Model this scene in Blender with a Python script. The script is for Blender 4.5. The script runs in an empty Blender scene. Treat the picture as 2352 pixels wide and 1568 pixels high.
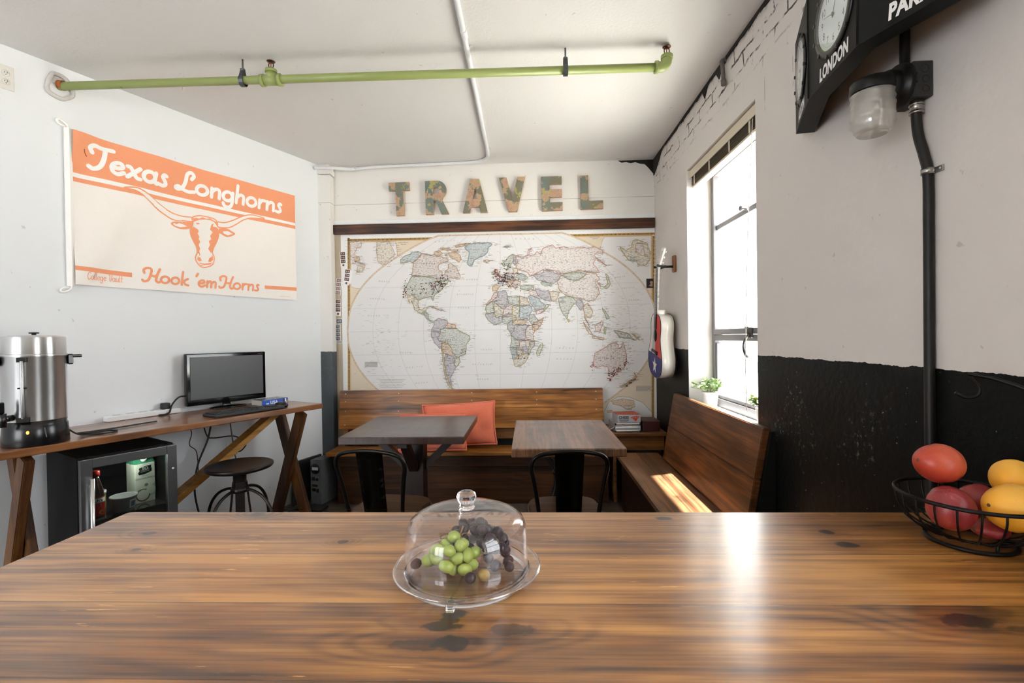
import bpy, bmesh, math, random
from mathutils import Vector, Matrix, Euler
R = math.radians
random.seed(7)
scene = bpy.context.scene
COL = scene.collection
PI = math.pi

# ------------------------------------------------------------------ camera
cam_d = bpy.data.cameras.new('camera')
cam = bpy.data.objects.new('camera', cam_d)
COL.objects.link(cam)
cam_d.sensor_width = 36.0
cam_d.lens = 36.0 * 1113.0 / 2352.0
cam_d.clip_start = 0.02
cam_d.clip_end = 200
_yaw, _pit, _rol = R(2.0), R(-0.53), 0.0145
_F = Vector((-math.sin(_yaw) * math.cos(_pit), math.cos(_yaw) * math.cos(_pit), math.sin(_pit)))
_R0 = Vector((math.cos(_yaw), math.sin(_yaw), 0))
_U0 = _R0.cross(_F)
_Rt = _R0 * math.cos(_rol) - _U0 * math.sin(_rol)
_U = _U0 * math.cos(_rol) + _R0 * math.sin(_rol)
_M = Matrix((_Rt, _U, -_F)).transposed().to_4x4()
_M.translation = Vector((0, 0, 1.34))
cam.matrix_world = _M
scene.camera = cam

# ------------------------------------------------------------------ world, sun, portals, exposure
world = bpy.data.worlds.new('sky')
scene.world = world
world.use_nodes = True
wn = world.node_tree
bg = wn.nodes['Background']
bg.inputs['Color'].default_value = (0.93, 0.965, 1.0, 1)
bg.inputs['Strength'].default_value = 4.6

sun_d = bpy.data.lights.new('sun', 'SUN')
sun = bpy.data.objects.new('sun', sun_d)
COL.objects.link(sun)
sun_d.energy = 38.0
sun_d.angle = R(1.3)
sun_d.color = (1.0, 0.95, 0.87)
sun.rotation_mode = 'QUATERNION'
sun.rotation_quaternion = Vector((-0.27, -0.105, -1.0)).to_track_quat('-Z', 'Y')
sun.location = (4, 6, 8)


scene.view_settings.view_transform = 'Standard'
scene.view_settings.look = 'None'
scene.view_settings.gamma = 1.0
scene.view_settings.exposure = 1.2
scene.view_settings.use_curve_mapping = False
scene.cycles.use_denoising = True
scene.cycles.max_bounces = 10
scene.cycles.diffuse_bounces = 6
scene.cycles.glossy_bounces = 5
scene.cycles.transmission_bounces = 8
scene.cycles.transparent_max_bounces = 24
scene.cycles.sample_clamp_indirect = 8.0
scene.cycles.caustics_reflective = False
scene.cycles.caustics_refractive = False

# ------------------------------------------------------------------ small helpers


def lin(c):
    if isinstance(c, str):
        c = c.lstrip('#')
        c = tuple(int(c[i:i + 2], 16) for i in (0, 2, 4))
    out = []
    for v in c[:3]:
        v = v / 255.0
        out.append(v / 12.92 if v <= 0.04045 else ((v + 0.055) / 1.055) ** 2.4)
    return (out[0], out[1], out[2], 1.0)


class NT:
    """thin wrapper for building node trees"""

    def __init__(self, name):
        self.m = bpy.data.materials.new(name)
        self.m.use_nodes = True
        self.t = self.m.node_tree
        self.b = self.t.nodes['Principled BSDF']
        self.out = self.t.nodes['Material Output']

    def n(self, typ, **kw):
        nd = self.t.nodes.new(typ)
        for k, v in kw.items():
            setattr(nd, k, v)
        return nd

    def put(self, sock, v):
        if hasattr(v, 'links') or isinstance(v, bpy.types.NodeSocket):
            self.t.links.new(v, sock)
        else:
            sock.default_value = v

    def math(self, op, a, b=0.0, c=0.0, clamp=False):
        nd = self.n('ShaderNodeMath', operation=op, use_clamp=clamp)
        self.put(nd.inputs[0], a)
        self.put(nd.inputs[1], b)
        self.put(nd.inputs[2], c)
        return nd.outputs[0]

    def coord(self, kind='Object'):
        return self.n('ShaderNodeTexCoord').outputs[kind]

    def pos(self):
        return self.n('ShaderNodeNewGeometry').outputs['Position']

    def sep(self, v):
        nd = self.n('ShaderNodeSeparateXYZ')
        self.put(nd.inputs[0], v)
        return nd.outputs

    def comb(self, x, y, z=0.0):
        nd = self.n('ShaderNodeCombineXYZ')
        self.put(nd.inputs[0], x)
        self.put(nd.inputs[1], y)
        self.put(nd.inputs[2], z)
        return nd.outputs[0]

    def mapping(self, v, scale=(1, 1, 1), loc=(0, 0, 0), rot=(0, 0, 0)):
        nd = self.n('ShaderNodeMapping')
        self.put(nd.inputs[0], v)
        nd.inputs['Scale'].default_value = scale
        nd.inputs['Location'].default_value = loc
        nd.inputs['Rotation'].default_value = rot
        return nd.outputs[0]

    def noise(self, v, scale=5.0, detail=3.0, rough=0.5, dist=0.0):
        nd = self.n('ShaderNodeTexNoise')
        self.put(nd.inputs['Vector'], v)
        nd.inputs['Scale'].default_value = scale
        nd.inputs['Detail'].default_value = detail
        nd.inputs['Roughness'].default_value = rough
        nd.inputs['Distortion'].default_value = dist
        return nd.outputs[0]

    def smooth(self, v, lo, hi, a=0.0, b=1.0):
        nd = self.n('ShaderNodeMapRange', interpolation_type='SMOOTHSTEP')
        self.put(nd.inputs[0], v)
        nd.inputs[1].default_value = lo
        nd.inputs[2].default_value = hi
        nd.inputs[3].default_value = a
        nd.inputs[4].default_value = b
        return nd.outputs[0]

    def mix(self, f, a, b, blend='MIX'):
        nd = self.n('ShaderNodeMix', data_type='RGBA', blend_type=blend)
        self.put(nd.inputs[0], f)
        self.put(nd.inputs[6], a)
        self.put(nd.inputs[7], b)
        return nd.outputs[2]

    def ramp(self, f, stops):
        nd = self.n('ShaderNodeValToRGB')
        self.put(nd.inputs[0], f)
        el = nd.color_ramp.elements
        while len(el) < len(stops):
            el.new(0.5)
        for e, (p, c) in zip(el, stops):
            e.position = p
            e.color = c
        return nd.outputs[0]

    def bump(self, h, strength=0.2, dist=0.01):
        nd = self.n('ShaderNodeBump')
        nd.inputs['Strength'].default_value = strength
        nd.inputs['Distance'].default_value = dist
        self.put(nd.inputs['Height'], h)
        self.put(self.b.inputs['Normal'], nd.outputs[0])

    def base(self, c):
        self.put(self.b.inputs['Base Color'], c)

    def set(self, **kw):
        for k, v in kw.items():
            self.put(self.b.inputs[k.replace('_', ' ')], v)
        return self


_cache = {}


def plain(name, c, rough=0.5, metal=0.0, var=0.08, vscale=30.0, bump=0.0, spec=0.5, coat=0.0):
    """a single-colour material with a little procedural mottling"""
    if name in _cache:
        return _cache[name]
    t = NT(name)
    c = lin(c)
    o = t.coord()
    nz = t.noise(o, vscale, 3)
    dark = tuple(v * (1 - var) for v in c[:3]) + (1,)
    lite = tuple(min(1, v * (1 + var)) for v in c[:3]) + (1,)
    t.base(t.mix(nz, dark, lite))
    t.set(Roughness=rough, Metallic=metal, Specular_IOR_Level=spec, Coat_Weight=coat)
    if bump:
        t.bump(nz, bump, 0.004)
    _cache[name] = t.m
    return t.m


def wood(name, light, mid, dark, axis='X', rough=0.35, plank=None, off=0.0, knots=(), kscale=1.0, grain=1.0,
         bump=0.12, dens=0.5, scr=0.0, coat=0.0, contrast=1.0, seam=True, cross=None, spec=0.4):
    """boards with long grain, growth-ring figure, knots and optional seams between planks.
    axis: grain direction; plank = (cross axis, width)"""
    if name in _cache:
        return _cache[name]
    t = NT(name)
    o = t.coord()
    s = t.sep(o)
    ax = 'XYZ'.index(axis)
    others = [i for i in range(3) if i != ax]
    if plank:
        ci = 'XYZ'.index(plank[0])
    elif cross:
        ci = 'XYZ'.index(cross)
    else:
        ci = others[0]
    oi = [i for i in others if i != ci][0]
    L, C, O = s[ax], s[ci], s[oi]
    C = t.math('ADD', C, off)
    pid = 0.0
    seamv = None
    if plank:
        q = t.math('DIVIDE', C, plank[1])
        fl = t.math('FLOOR', q)
        wn_ = t.n('ShaderNodeTexWhiteNoise', noise_dimensions='1D')
        t.put(wn_.inputs['W'], fl)
        pid = wn_.outputs[0]
        fr = t.math('FRACT', q)
        e = t.math('MINIMUM', fr, t.math('SUBTRACT', 1.0, fr))
        seamv = t.smooth(e, 0.0, 0.0016 / plank[1], 1.0, 0.0)
    Ls = t.math('ADD', L, t.math('MULTIPLY', pid, 7.3))
    # big figure: low frequency warp across the grain
    base = t.comb(t.math('MULTIPLY', Ls, 0.9 * grain), t.math('MULTIPLY', C, 5.0 * grain), t.math('MULTIPLY', O, 2.0))
    warp = t.noise(base, 1.6, 2.0)
    # random knots (voronoi stretched along the grain)
    kv = t.comb(t.math('MULTIPLY', Ls, 2.6 * kscale), t.math('MULTIPLY', C, 5.2 * kscale), t.math('MULTIPLY', pid, 9.0))
    vor = t.n('ShaderNodeTexVoronoi', feature='F1')
    t.put(vor.inputs['Vector'], kv)
    vor.inputs['Scale'].default_value = 1.0
    kd = vor.outputs['Distance']
    kn = t.math('ADD', kd, t.math('MULTIPLY', t.math('SUBTRACT', t.noise(o, 30, 1), 0.5), 0.08))
    wnk = t.n('ShaderNodeTexWhiteNoise', noise_dimensions='3D')
    t.put(wnk.inputs['Vector'], vor.outputs['Position'])
    pick = t.math('GREATER_THAN', wnk.outputs[0], 1.0 - dens)
    core = t.math('MULTIPLY', t.smooth(kn, 0.01, 0.075, 1.0, 0.0), pick)
    halo = t.math('MULTIPLY', t.smooth(kd, 0.0, 0.22, 1.0, 0.0), pick)
    for (kx, ky, rx, ry, amp) in knots:
        dx = t.math('DIVIDE', t.math('SUBTRACT', L, kx), rx)
        dy = t.math('DIVIDE', t.math('SUBTRACT', t.math('SUBTRACT', C, off), ky), ry)
        dd = t.math('SQRT', t.math('ADD', t.math('MULTIPLY', dx, dx), t.math('MULTIPLY', dy, dy)))
        ddn = t.math('ADD', dd, t.math('MULTIPLY', t.math('SUBTRACT', t.noise(o, 38, 3), 0.5), 1.3))
        core = t.math('MAXIMUM', core, t.math('MULTIPLY', t.smooth(ddn, 0.72, 1.0, 1.0, 0.0), amp))
        halo = t.math('MAXIMUM', halo, t.smooth(dd, 0.5, 4.0, 1.0, 0.0))
    ring_in = t.math('ADD', t.math('ADD', t.math('MULTIPLY', C, 16.0 * grain), t.math('MULTIPLY', warp, 5.5)),
                     t.math('ADD', t.math('MULTIPLY', halo, 2.4), t.math('MULTIPLY', pid, 11.0)))
    ring = t.math('POWER', t.math('ADD', 0.5, t.math('MULTIPLY', t.math('SINE', t.math('MULTIPLY', ring_in, 6.2832)), 0.5)), 1.6)
    ring = t.math('MULTIPLY', ring, t.smooth(t.noise(o, 3.0, 2), 0.35, 0.6))
    fib = t.noise(t.comb(t.math('MULTIPLY', Ls, 3.0), t.math('MULTIPLY', C, 120.0), t.math('MULTIPLY', O, 30.0)), 1.0, 3.0, 0.6)
    streak = t.noise(t.comb(t.math('MULTIPLY', Ls, 1.1), t.math('MULTIPLY', C, 26.0), t.math('MULTIPLY', pid, 3.0)), 1.0, 4.0, 0.6)
    blotch = t.noise(t.comb(t.math('MULTIPLY', Ls, 1.3), t.math('MULTIPLY', C, 4.5), 0.0), 1.7, 3.0)
    v = t.math('ADD', t.math('MULTIPLY', ring, 0.20), t.math('MULTIPLY', t.math('SUBTRACT', fib, 0.5), 0.95))
    v = t.math('ADD', v, t.math('MULTIPLY', t.math('SUBTRACT', streak, 0.5), 1.25 * contrast))
    v = t.math('ADD', v, t.math('MULTIPLY', t.math('SUBTRACT', blotch, 0.5), 1.0 * contrast))
    v = t.math('ADD', v, t.math('MULTIPLY', t.math('SUBTRACT', pid, 0.5), 0.30 if plank else 0.0))
    v = t.math('ADD', v, t.math('MULTIPLY', halo, 0.18))
    v = t.math('ADD', v, 0.36)
    c = t.ramp(v, [(0.0, lin(light)), (0.5, lin(mid)), (1.0, lin(dark))])
    kc = tuple(x * 0.16 for x in lin(dark)[:3]) + (1,)
    c = t.mix(t.math('MULTIPLY', core, 0.92), c, kc)
    if scr:
        sv = t.noise(t.comb(t.math('MULTIPLY', L, 9.0), t.math('MULTIPLY', C, 110.0), 3.0), 1.0, 4.0, 0.6)
        sm = t.math('MULTIPLY', t.smooth(sv, 0.63, 0.70), t.smooth(t.noise(o, 2.2, 2.0), 0.48, 0.60))
        pale = tuple(min(1, x * 1.5 + 0.02) for x in lin(light)[:3]) + (1,)
        c = t.mix(t.math('MULTIPLY', sm, scr), c, pale)
    h = t.math('MULTIPLY', t.math('ADD', t.math('MULTIPLY', fib, 0.6), t.math('MULTIPLY', streak, 0.6)), -1.0)
    if seamv is not None and seam:
        c = t.mix(t.math('MULTIPLY', seamv, 0.85), c, tuple(x * 0.1 for x in lin(dark)[:3]) + (1,))
        h = t.math('SUBTRACT', h, t.math('MULTIPLY', seamv, 1.5))
    t.base(c)
    t.set(Roughness=t.math('ADD', max(rough, 0.34), t.math('MULTIPLY', t.math('SUBTRACT', t.noise(o, 9.0, 4.0), 0.5), 0.10)), Coat_Weight=coat, Coat_Roughness=0.19, Coat_IOR=1.55, Specular_IOR_Level=spec)
    if bump:
        t.bump(h, bump, 0.002)
    _cache[name] = t.m
    return t.m


def clear_plastic(name, tint=(1, 1, 1), rough=0.03, ior=1.45, haze=0.02):
    """thin clear sheet: see-through with Fresnel reflections"""
    if name in _cache:
        return _cache[name]
    t = NT(name)
    t.t.nodes.remove(t.b)
    tr = t.n('ShaderNodeBsdfTransparent')
    tr.inputs[0].default_value = tuple(tint) + (1,)
    gl = t.n('ShaderNodeBsdfGlossy')
    gl.inputs['Roughness'].default_value = rough
    gl.inputs['Color'].default_value = (1, 1, 1, 1)
    df = t.n('ShaderNodeBsdfDiffuse')
    df.inputs['Color'].default_value = (0.9, 0.9, 0.95, 1)
    fr = t.n('ShaderNodeFresnel')
    bf = t.n('ShaderNodeNewGeometry').outputs['Backfacing']
    t.put(fr.inputs[0], t.math('ADD', ior, t.math('MULTIPLY', bf, 1.0 / ior - ior)))
    m0 = t.n('ShaderNodeMixShader')
    nz = t.noise(t.coord(), 14.0, 3.0)
    t.put(m0.inputs[0], t.math('MULTIPLY', nz, haze * 2))
    t.t.links.new(tr.outputs[0], m0.inputs[1])
    t.t.links.new(df.outputs[0], m0.inputs[2])
    m1 = t.n('ShaderNodeMixShader')
    t.put(m1.inputs[0], fr.outputs[0])
    t.t.links.new(m0.outputs[0], m1.inputs[1])
    t.t.links.new(gl.outputs[0], m1.inputs[2])
    t.t.links.new(m1.outputs[0], t.out.inputs[0])
    _cache[name] = t.m
    return t.m


# ------------------------------------------------------------------ mesh helpers
def xf(bm, geom_start, M):
    bm.verts.ensure_lookup_table()
    for v in bm.verts[geom_start:]:
        v.co = M @ v.co


def setmat(bm, f0, mi):
    bm.faces.ensure_lookup_table()
    for f in bm.faces[f0:]:
        f.material_index = mi


def box(bm, c, s, bev=0.0, rot=None, mi=0, seg=2):
    t = bmesh.new()
    bmesh.ops.create_cube(t, size=1.0)
    for v in t.verts:
        v.co = Vector((v.co.x * s[0], v.co.y * s[1], v.co.z * s[2]))
    if bev:
        bmesh.ops.bevel(t, geom=t.edges[:], offset=bev, segments=seg, affect='EDGES', profile=0.5)
    M = Matrix.Translation(c)
    if rot is not None:
        M = M @ (rot if isinstance(rot, Matrix) else Euler(rot).to_matrix().to_4x4())
    for f in t.faces:
        f.material_index = mi
    merge(bm, t, M)


def merge(bm, t, M=None):
    if M is not None:
        t.transform(M)
    me = bpy.data.meshes.new('tmp')
    t.to_mesh(me)
    t.free()
    bm.from_mesh(me)
    bpy.data.meshes.remove(me)


def bar(bm, a, b, w, h, bev=0.0, up=(0, 0, 1), mi=0):
    """a straight timber from a to b, w across, h in the 'up' direction"""
    a, b = Vector(a), Vector(b)
    d = b - a
    x = d.normalized()
    u = Vector(up)
    y = u.cross(x)
    if y.length < 1e-4:
        y = Vector((0, 1, 0)).cross(x)
    y.normalize()
    z = x.cross(y)
    M = Matrix((x, y, z)).transposed().to_4x4()
    M.translation = (a + b) / 2
    t = bmesh.new()
    bmesh.ops.create_cube(t, size=1.0)
    for v in t.verts:
        v.co = Vector((v.co.x * d.length, v.co.y * w, v.co.z * h))
    if bev:
        bmesh.ops.bevel(t, geom=t.edges[:], offset=bev, segments=2, affect='EDGES')
    for f in t.faces:
        f.material_index = mi
    merge(bm, t, M)


def spline(pts, n=8, closed=False):
    P = [Vector(p) for p in pts]
    out = []
    m = len(P)
    rng = m if closed else m - 1
    for i in range(rng):
        p0 = P[(i - 1) % m] if closed or i > 0 else P[0] * 2 - P[1]
        p1 = P[i]
        p2 = P[(i + 1) % m]
        p3 = P[(i + 2) % m] if closed or i + 2 < m else P[-1] * 2 - P[-2]
        for k in range(n):
            t = k / n
            out.append(0.5 * ((2 * p1) + (p2 - p0) * t + (2 * p0 - 5 * p1 + 4 * p2 - p3) * t * t + (3 * p1 - p0 - 3 * p2 + p3) * t ** 3))
    if not closed:
        out.append(P[-1].copy())
    return out


def tube(bm, pts, r, n=10, closed=False, mi=0, flat=1.0):
    P = [Vector(p) for p in pts]
    m = len(P)
    rr = r if isinstance(r, (list, tuple)) else [r] * m
    prev = None
    rings = []
    for i in range(m):
        if closed:
            d = P[(i + 1) % m] - P[i - 1]
        else:
            d = P[min(i + 1, m - 1)] - P[max(i - 1, 0)]
        if d.length < 1e-9:
            d = Vector((0, 0, 1))
        d.normalize()
        if prev is None:
            a = Vector((0, 0, 1)) if abs(d.z) < 0.9 else Vector((1, 0, 0))
            u = (a - d * a.dot(d)).normalized()
        else:
            u = prev - d * prev.dot(d)
            u.normalize()
        prev = u
        w = d.cross(u)
        rings.append([bm.verts.new(P[i] + (u * math.cos(2 * PI * k / n) * flat + w * math.sin(2 * PI * k / n)) * rr[i]) for k in range(n)])
    for i in range(m if closed else m - 1):
        A, Bq = rings[i], rings[(i + 1) % m]
        for k in range(n):
            f = bm.faces.new((A[k], A[(k + 1) % n], Bq[(k + 1) % n], Bq[k]))
            f.material_index = mi
            f.smooth = True
    if not closed:
        f = bm.faces.new(list(reversed(rings[0])))
        f.material_index = mi
        f = bm.faces.new(rings[-1])
        f.material_index = mi


def lathe(bm, prof, n=40, M=None, mi=0, smooth=True):
    rings = []
    start = len(bm.verts)
    for (r, z) in prof:
        if r < 1e-6:
            rings.append([bm.verts.new((0, 0, z))])
        else:
            rings.append([bm.verts.new((r * math.cos(2 * PI * k / n), r * math.sin(2 * PI * k / n), z)) for k in range(n)])
    for A, Bq in zip(rings[:-1], rings[1:]):
        for k in range(n):
            a = [A[0]] if len(A) == 1 else [A[k], A[(k + 1) % n]]
            b = [Bq[0]] if len(Bq) == 1 else [Bq[(k + 1) % n], Bq[k]]
            if len(a) + len(b) >= 3:
                f = bm.faces.new(a + b)
                f.material_index = mi
                f.smooth = smooth
    if M is not None:
        xf(bm, start, M)


def cyl(bm, a, b, r, n=20, mi=0, r2=None):
    tube(bm, [a, b], [r, r if r2 is None else r2], n, mi=mi)


def ball(bm, c, r, seg=16, M=None, mi=0):
    t = bmesh.new()
    bmesh.ops.create_uvsphere(t, u_segments=seg, v_segments=max(6, seg // 2), radius=1.0)
    rv = r if isinstance(r, (tuple, list)) else (r, r, r)
    for f in t.faces:
        f.smooth = True
        f.material_index = mi
    mm = Matrix.Translation(c)
    if M is not None:
        mm = mm @ M
    merge(bm, t, mm @ Matrix.Diagonal((rv[0], rv[1], rv[2], 1)))


def poly(bm, pts, fn, mi=0, depth=0.0, w=0.0):
    """flat polygon (u,v list) placed by fn(u,v,w); with depth it becomes a solid slab"""
    vs = [bm.verts.new(fn(u, v, w)) for u, v in pts]
    try:
        f = bm.faces.new(vs)
    except ValueError:
        return
    f.material_index = mi
    if depth:
        vb = [bm.verts.new(fn(u, v, w - depth)) for u, v in pts]
        f2 = bm.faces.new(list(reversed(vb)))
        f2.material_index = mi
        for i in range(len(vs)):
            j = (i + 1) % len(vs)
            f3 = bm.faces.new((vs[j], vs[i], vb[i], vb[j]))
            f3.material_index = mi


def ribbon(bm, pts, width, fn, mi=0, w=0.0, closed=False):
    """flat stroke of a given width along a 2D polyline"""
    P = [Vector((p[0], p[1])) for p in pts]
    m = len(P)
    if m < 2:
        return
    L, Rr = [], []
    for i in range(m):
        if closed:
            d = P[(i + 1) % m] - P[i - 1]
        else:
            d = P[min(i + 1, m - 1)] - P[max(i - 1, 0)]
        if d.length < 1e-9:
            d = Vector((1, 0))
        d.normalize()
        nn = Vector((-d.y, d.x))
        ww = width[i] if isinstance(width, list) else width
        L.append(P[i] + nn * ww / 2)
        Rr.append(P[i] - nn * ww / 2)
    lv = [bm.verts.new(fn(p.x, p.y, w)) for p in L]
    rv = [bm.verts.new(fn(p.x, p.y, w)) for p in Rr]
    for i in range(m if closed else m - 1):
        j = (i + 1) % m
        f = bm.faces.new((rv[i], rv[j], lv[j], lv[i]))
        f.material_index = mi


def lettering(bm, s, size, fn, mi=0, w=0.0, bold=0.0, sx=1.0, shear=0.0, align='LEFT', space=1.0, depth=0.0):
    """printed words from the built-in typeface, laid on a surface by fn(u,v,w)"""
    cu = bpy.data.curves.new('t', 'FONT')
    cu.body = s
    cu.size = size
    cu.offset = bold
    cu.shear = shear
    cu.space_character = space
    cu.align_x = align
    cu.resolution_u = 3
    ob = bpy.data.objects.new('t', cu)
    COL.objects.link(ob)
    dg = bpy.context.evaluated_depsgraph_get()
    me = bpy.data.meshes.new_from_object(ob.evaluated_get(dg))
    vs = [bm.verts.new(fn(v.co.x * sx, v.co.y, w)) for v in me.vertices]
    for p in me.polygons:
        try:
            f = bm.faces.new([vs[i] for i in p.vertices])
            f.material_index = mi
        except ValueError:
            pass
    bpy.data.meshes.remove(me)
    bpy.data.objects.remove(ob)
    bpy.data.curves.remove(cu)


def obj(name, bm, mats, parent=None, smooth=None, loc=None, auto=None):
    me = bpy.data.meshes.new(name)
    bmesh.ops.recalc_face_normals(bm, faces=bm.faces[:]) if auto else None
    bm.to_mesh(me)
    bm.free()
    if not isinstance(mats, (list, tuple)):
        mats = [mats]
    for m in mats:
        me.materials.append(m)
    if smooth is not None:
        for p in me.polygons:
            p.use_smooth = smooth
    o = bpy.data.objects.new(name, me)
    COL.objects.link(o)
    if parent is not None:
        o.parent = parent
    if loc is not None:
        o.location = loc
    return o


def smooth_by_angle(o, ang=35):
    me = o.data
    for p in me.polygons:
        p.use_smooth = True
    bm = bmesh.new()
    bm.from_mesh(me)
    for e in bm.edges:
        if len(e.link_faces) == 2:
            e.smooth = e.calc_face_angle(0) < R(ang)
        else:
            e.smooth = False
    bm.to_mesh(me)
    bm.free()
    return o


def tag(o, label, cat, group=None, kind=None):
    o['label'] = label
    o['category'] = cat
    if group:
        o['group'] = group
    if kind:
        o['kind'] = kind
    return o


def thing(name, label, cat, loc=(0, 0, 0), rotz=0.0, group=None):
    o = bpy.data.objects.new(name, None)
    o.empty_display_size = 0.05
    COL.objects.link(o)
    o.location = loc
    o.rotation_euler = (0, 0, rotz)
    return tag(o, label, cat, group)


def struct(name, bm, mats, parent=None):
    o = obj(name, bm, mats, parent)
    if parent is None:
        o['kind'] = 'structure'
    return o


def sub(o, level=2):
    md = o.modifiers.new('smooth', 'SUBSURF')
    md.levels = level
    md.render_levels = level
    for p in o.data.polygons:
        p.use_smooth = True
    return o


def dup(root, loc, rotz, label, group=None):
    r = root.copy()
    COL.objects.link(r)
    r.location = loc
    r.rotation_euler = (0, 0, rotz)
    r['label'] = label
    if group:
        r['group'] = group
    for ch in list(root.children):
        c = ch.copy()
        COL.objects.link(c)
        c.parent = r
        for g in ch.children:
            d = g.copy()
            COL.objects.link(d)
            d.parent = c
    return r


# left wall frame: s metres from the far corner towards the camera, off metres out into the room
LA = Vector((-1.798, 4.2525, 0))
LD = Vector((-0.4226, -0.9063, 0))
LN = Vector((0.9063, -0.4226, 0))
LROT = math.atan2(0.9063, 0.4226)      # local x runs to the far corner, local y runs into the wall


def LW(s, off, z=0.0):
    p = LA + LD * s + LN * off
    return Vector((p.x, p.y, z))


CEIL = 2.87
RW = 1.11           # face of the right wall
BW = 4.28           # face of the back wall

# ------------------------------------------------------------------ wall, floor and ceiling paint


def wall_paint(name, white, dado=None, joints=(), brick=False, ripple=0.25, scale=60.0):
    t = NT(name)
    p = t.pos()
    s = t.sep(p)
    n1 = t.noise(p, 2.2, 3)
    w = lin(white)
    c = t.mix(n1, tuple(v * 0.965 for v in w[:3]) + (1,), w)
    h = t.noise(p, scale, 4)
    spk = t.smooth(t.noise(p, 23.0, 2.0), 0.735, 0.77)
    c = t.mix(t.math('MULTIPLY', spk, 0.35), c, lin('#8d8a85'))
    for z in joints:
        d = t.math('ABSOLUTE', t.math('SUBTRACT', s[2], t.math('ADD', z, t.math('MULTIPLY', s[0], 0.004))))
        g = t.math('MULTIPLY', t.smooth(d, 0.0012, 0.0026, 1.0, 0.0), t.smooth(n1, 0.25, 0.45))
        c = t.mix(t.math('MULTIPLY', g, 0.6), c, lin('#4b463f'))
        h = t.math('SUBTRACT', h, t.math('MULTIPLY', g, 2.0))
    if brick:
        br = t.n('ShaderNodeTexBrick')
        wob = t.math('MULTIPLY', t.math('SUBTRACT', t.noise(p, 9.0, 3), 0.5), 0.05)
        t.put(br.inputs['Vector'], t.comb(t.math('ADD', s[1], wob), t.math('ADD', s[2], wob)))
        br.inputs['Scale'].default_value = 1.0
        br.inputs['Brick Width'].default_value = 0.21
        br.inputs['Row Height'].default_value = 0.073
        br.inputs['Mortar Size'].default_value = 0.006
        br.inputs['Mortar Smooth'].default_value = 0.3
        mort = br.outputs['Fac']
        band = t.smooth(t.math('ADD', s[2], t.math('MULTIPLY', t.math('SUBTRACT', n1, 0.5), 0.25)), 2.56, 2.70)
        pit = t.smooth(t.noise(p, 11.0, 4.0, 0.65), 0.46, 0.57)
        m = t.math('MULTIPLY', t.math('MULTIPLY', mort, band), pit)
        c = t.mix(t.math('MULTIPLY', m, 0.9), c, lin('#2b251f'))
        soot = t.smooth(t.math('ADD', s[2], t.math('MULTIPLY', t.noise(p, 14.0, 4), 0.10)), 2.87, 2.93)
        c = t.mix(t.math('MULTIPLY', soot, 0.75), c, lin('#4a433b'))
        h = t.math('SUBTRACT', h, t.math('MULTIPLY', t.math('MULTIPLY', mort, band), 1.2))
        for (y, z0, z1) in ((2.06, 2.36, 2.53), (2.30, 2.36, 2.53)):
            d = t.math('ABSOLUTE', t.math('SUBTRACT', s[1], y))
            g = t.math('MULTIPLY', t.smooth(d, 0.001, 0.003, 1.0, 0.0), t.math('MULTIPLY', t.math('GREATER_THAN', s[2], z0), t.math('LESS_THAN', s[2], z1)))
            c = t.mix(t.math('MULTIPLY', t.math('MULTIPLY', g, pit), 0.7), c, lin('#4b463f'))
    rough = 0.75
    if dado:
        edge = t.math('ADD', s[2], t.math('ADD', t.math('MULTIPLY', t.math('SUBTRACT', t.noise(p, 10.0, 4), 0.5), 0.022),
                                          t.math('MULTIPLY', t.math('SUBTRACT', t.noise(p, 60.0, 2), 0.5), 0.008)))
        nrm = t.sep(t.n('ShaderNodeNewGeometry').outputs['Normal'])
        d = t.math('LESS_THAN', edge, 1.236)
        if dado == 'x':
            d = t.math('MULTIPLY', d, t.math('GREATER_THAN', t.math('ABSOLUTE', nrm[0]), 0.5))
        chip = t.smooth(t.noise(p, 70.0, 3), 0.735, 0.75)
        scuff = t.math('MULTIPLY', t.smooth(t.noise(p, 45.0, 5, 0.7), 0.56, 0.66), t.smooth(t.noise(p, 3.1, 2), 0.60, 0.72))
        if dado == 'x':
            k = t.mix(t.noise(p, 6.0, 4), lin('#090a09'), lin('#121413'))
        else:
            k = t.mix(t.noise(p, 6.0, 4), lin('#454c50'), lin('#52595d'))
        k = t.mix(t.math('MULTIPLY', chip, 0.5), k, lin('#c9c6bf'))
        k = t.mix(t.math('MULTIPLY', scuff, 0.5), k, lin('#8f8c86'))
        c = t.mix(d, c, k)
        rough = t.math('SUBTRACT', 0.75, t.math('MULTIPLY', d, 0.33))
    t.base(c)
    t.set(Roughness=rough, Specular_IOR_Level=0.14 if dado == 'x' else 0.3)
    t.bump(h, ripple, 0.004)
    return t.m


M_left = wall_paint('left_wall_paint', '#e9ebed', ripple=0.15, scale=45)
M_back = wall_paint('back_wall_paint', '#e6e3de', dado='y', joints=(2.545,), ripple=0.08)
M_right = wall_paint('right_wall_paint', '#d6d0cb', dado='x', brick=True, ripple=0.35, scale=38)
M_ceil = wall_paint('ceiling_paint', '#dedcda', ripple=0.5, scale=70)
M_rear = plain('rear_wall_paint', '#e2e0dc', 0.8)
t = NT('floor_concrete')
p = t.pos()
t.base(t.ramp(t.noise(p, 3.0, 6, 0.65), [(0.3, lin('#3a332c')), (0.55, lin('#544a40')), (0.8, lin('#6a5d50'))]))
t.set(Roughness=0.45)
t.bump(t.noise(p, 20.0, 4), 0.1, 0.004)
M_floor = t.m
M_trimw = plain('white_trim_paint', '#e4e5e6', 0.5, var=0.03)
M_gap = plain('dark_gap', '#1d1916', 0.95, var=0.3, vscale=60)

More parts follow.
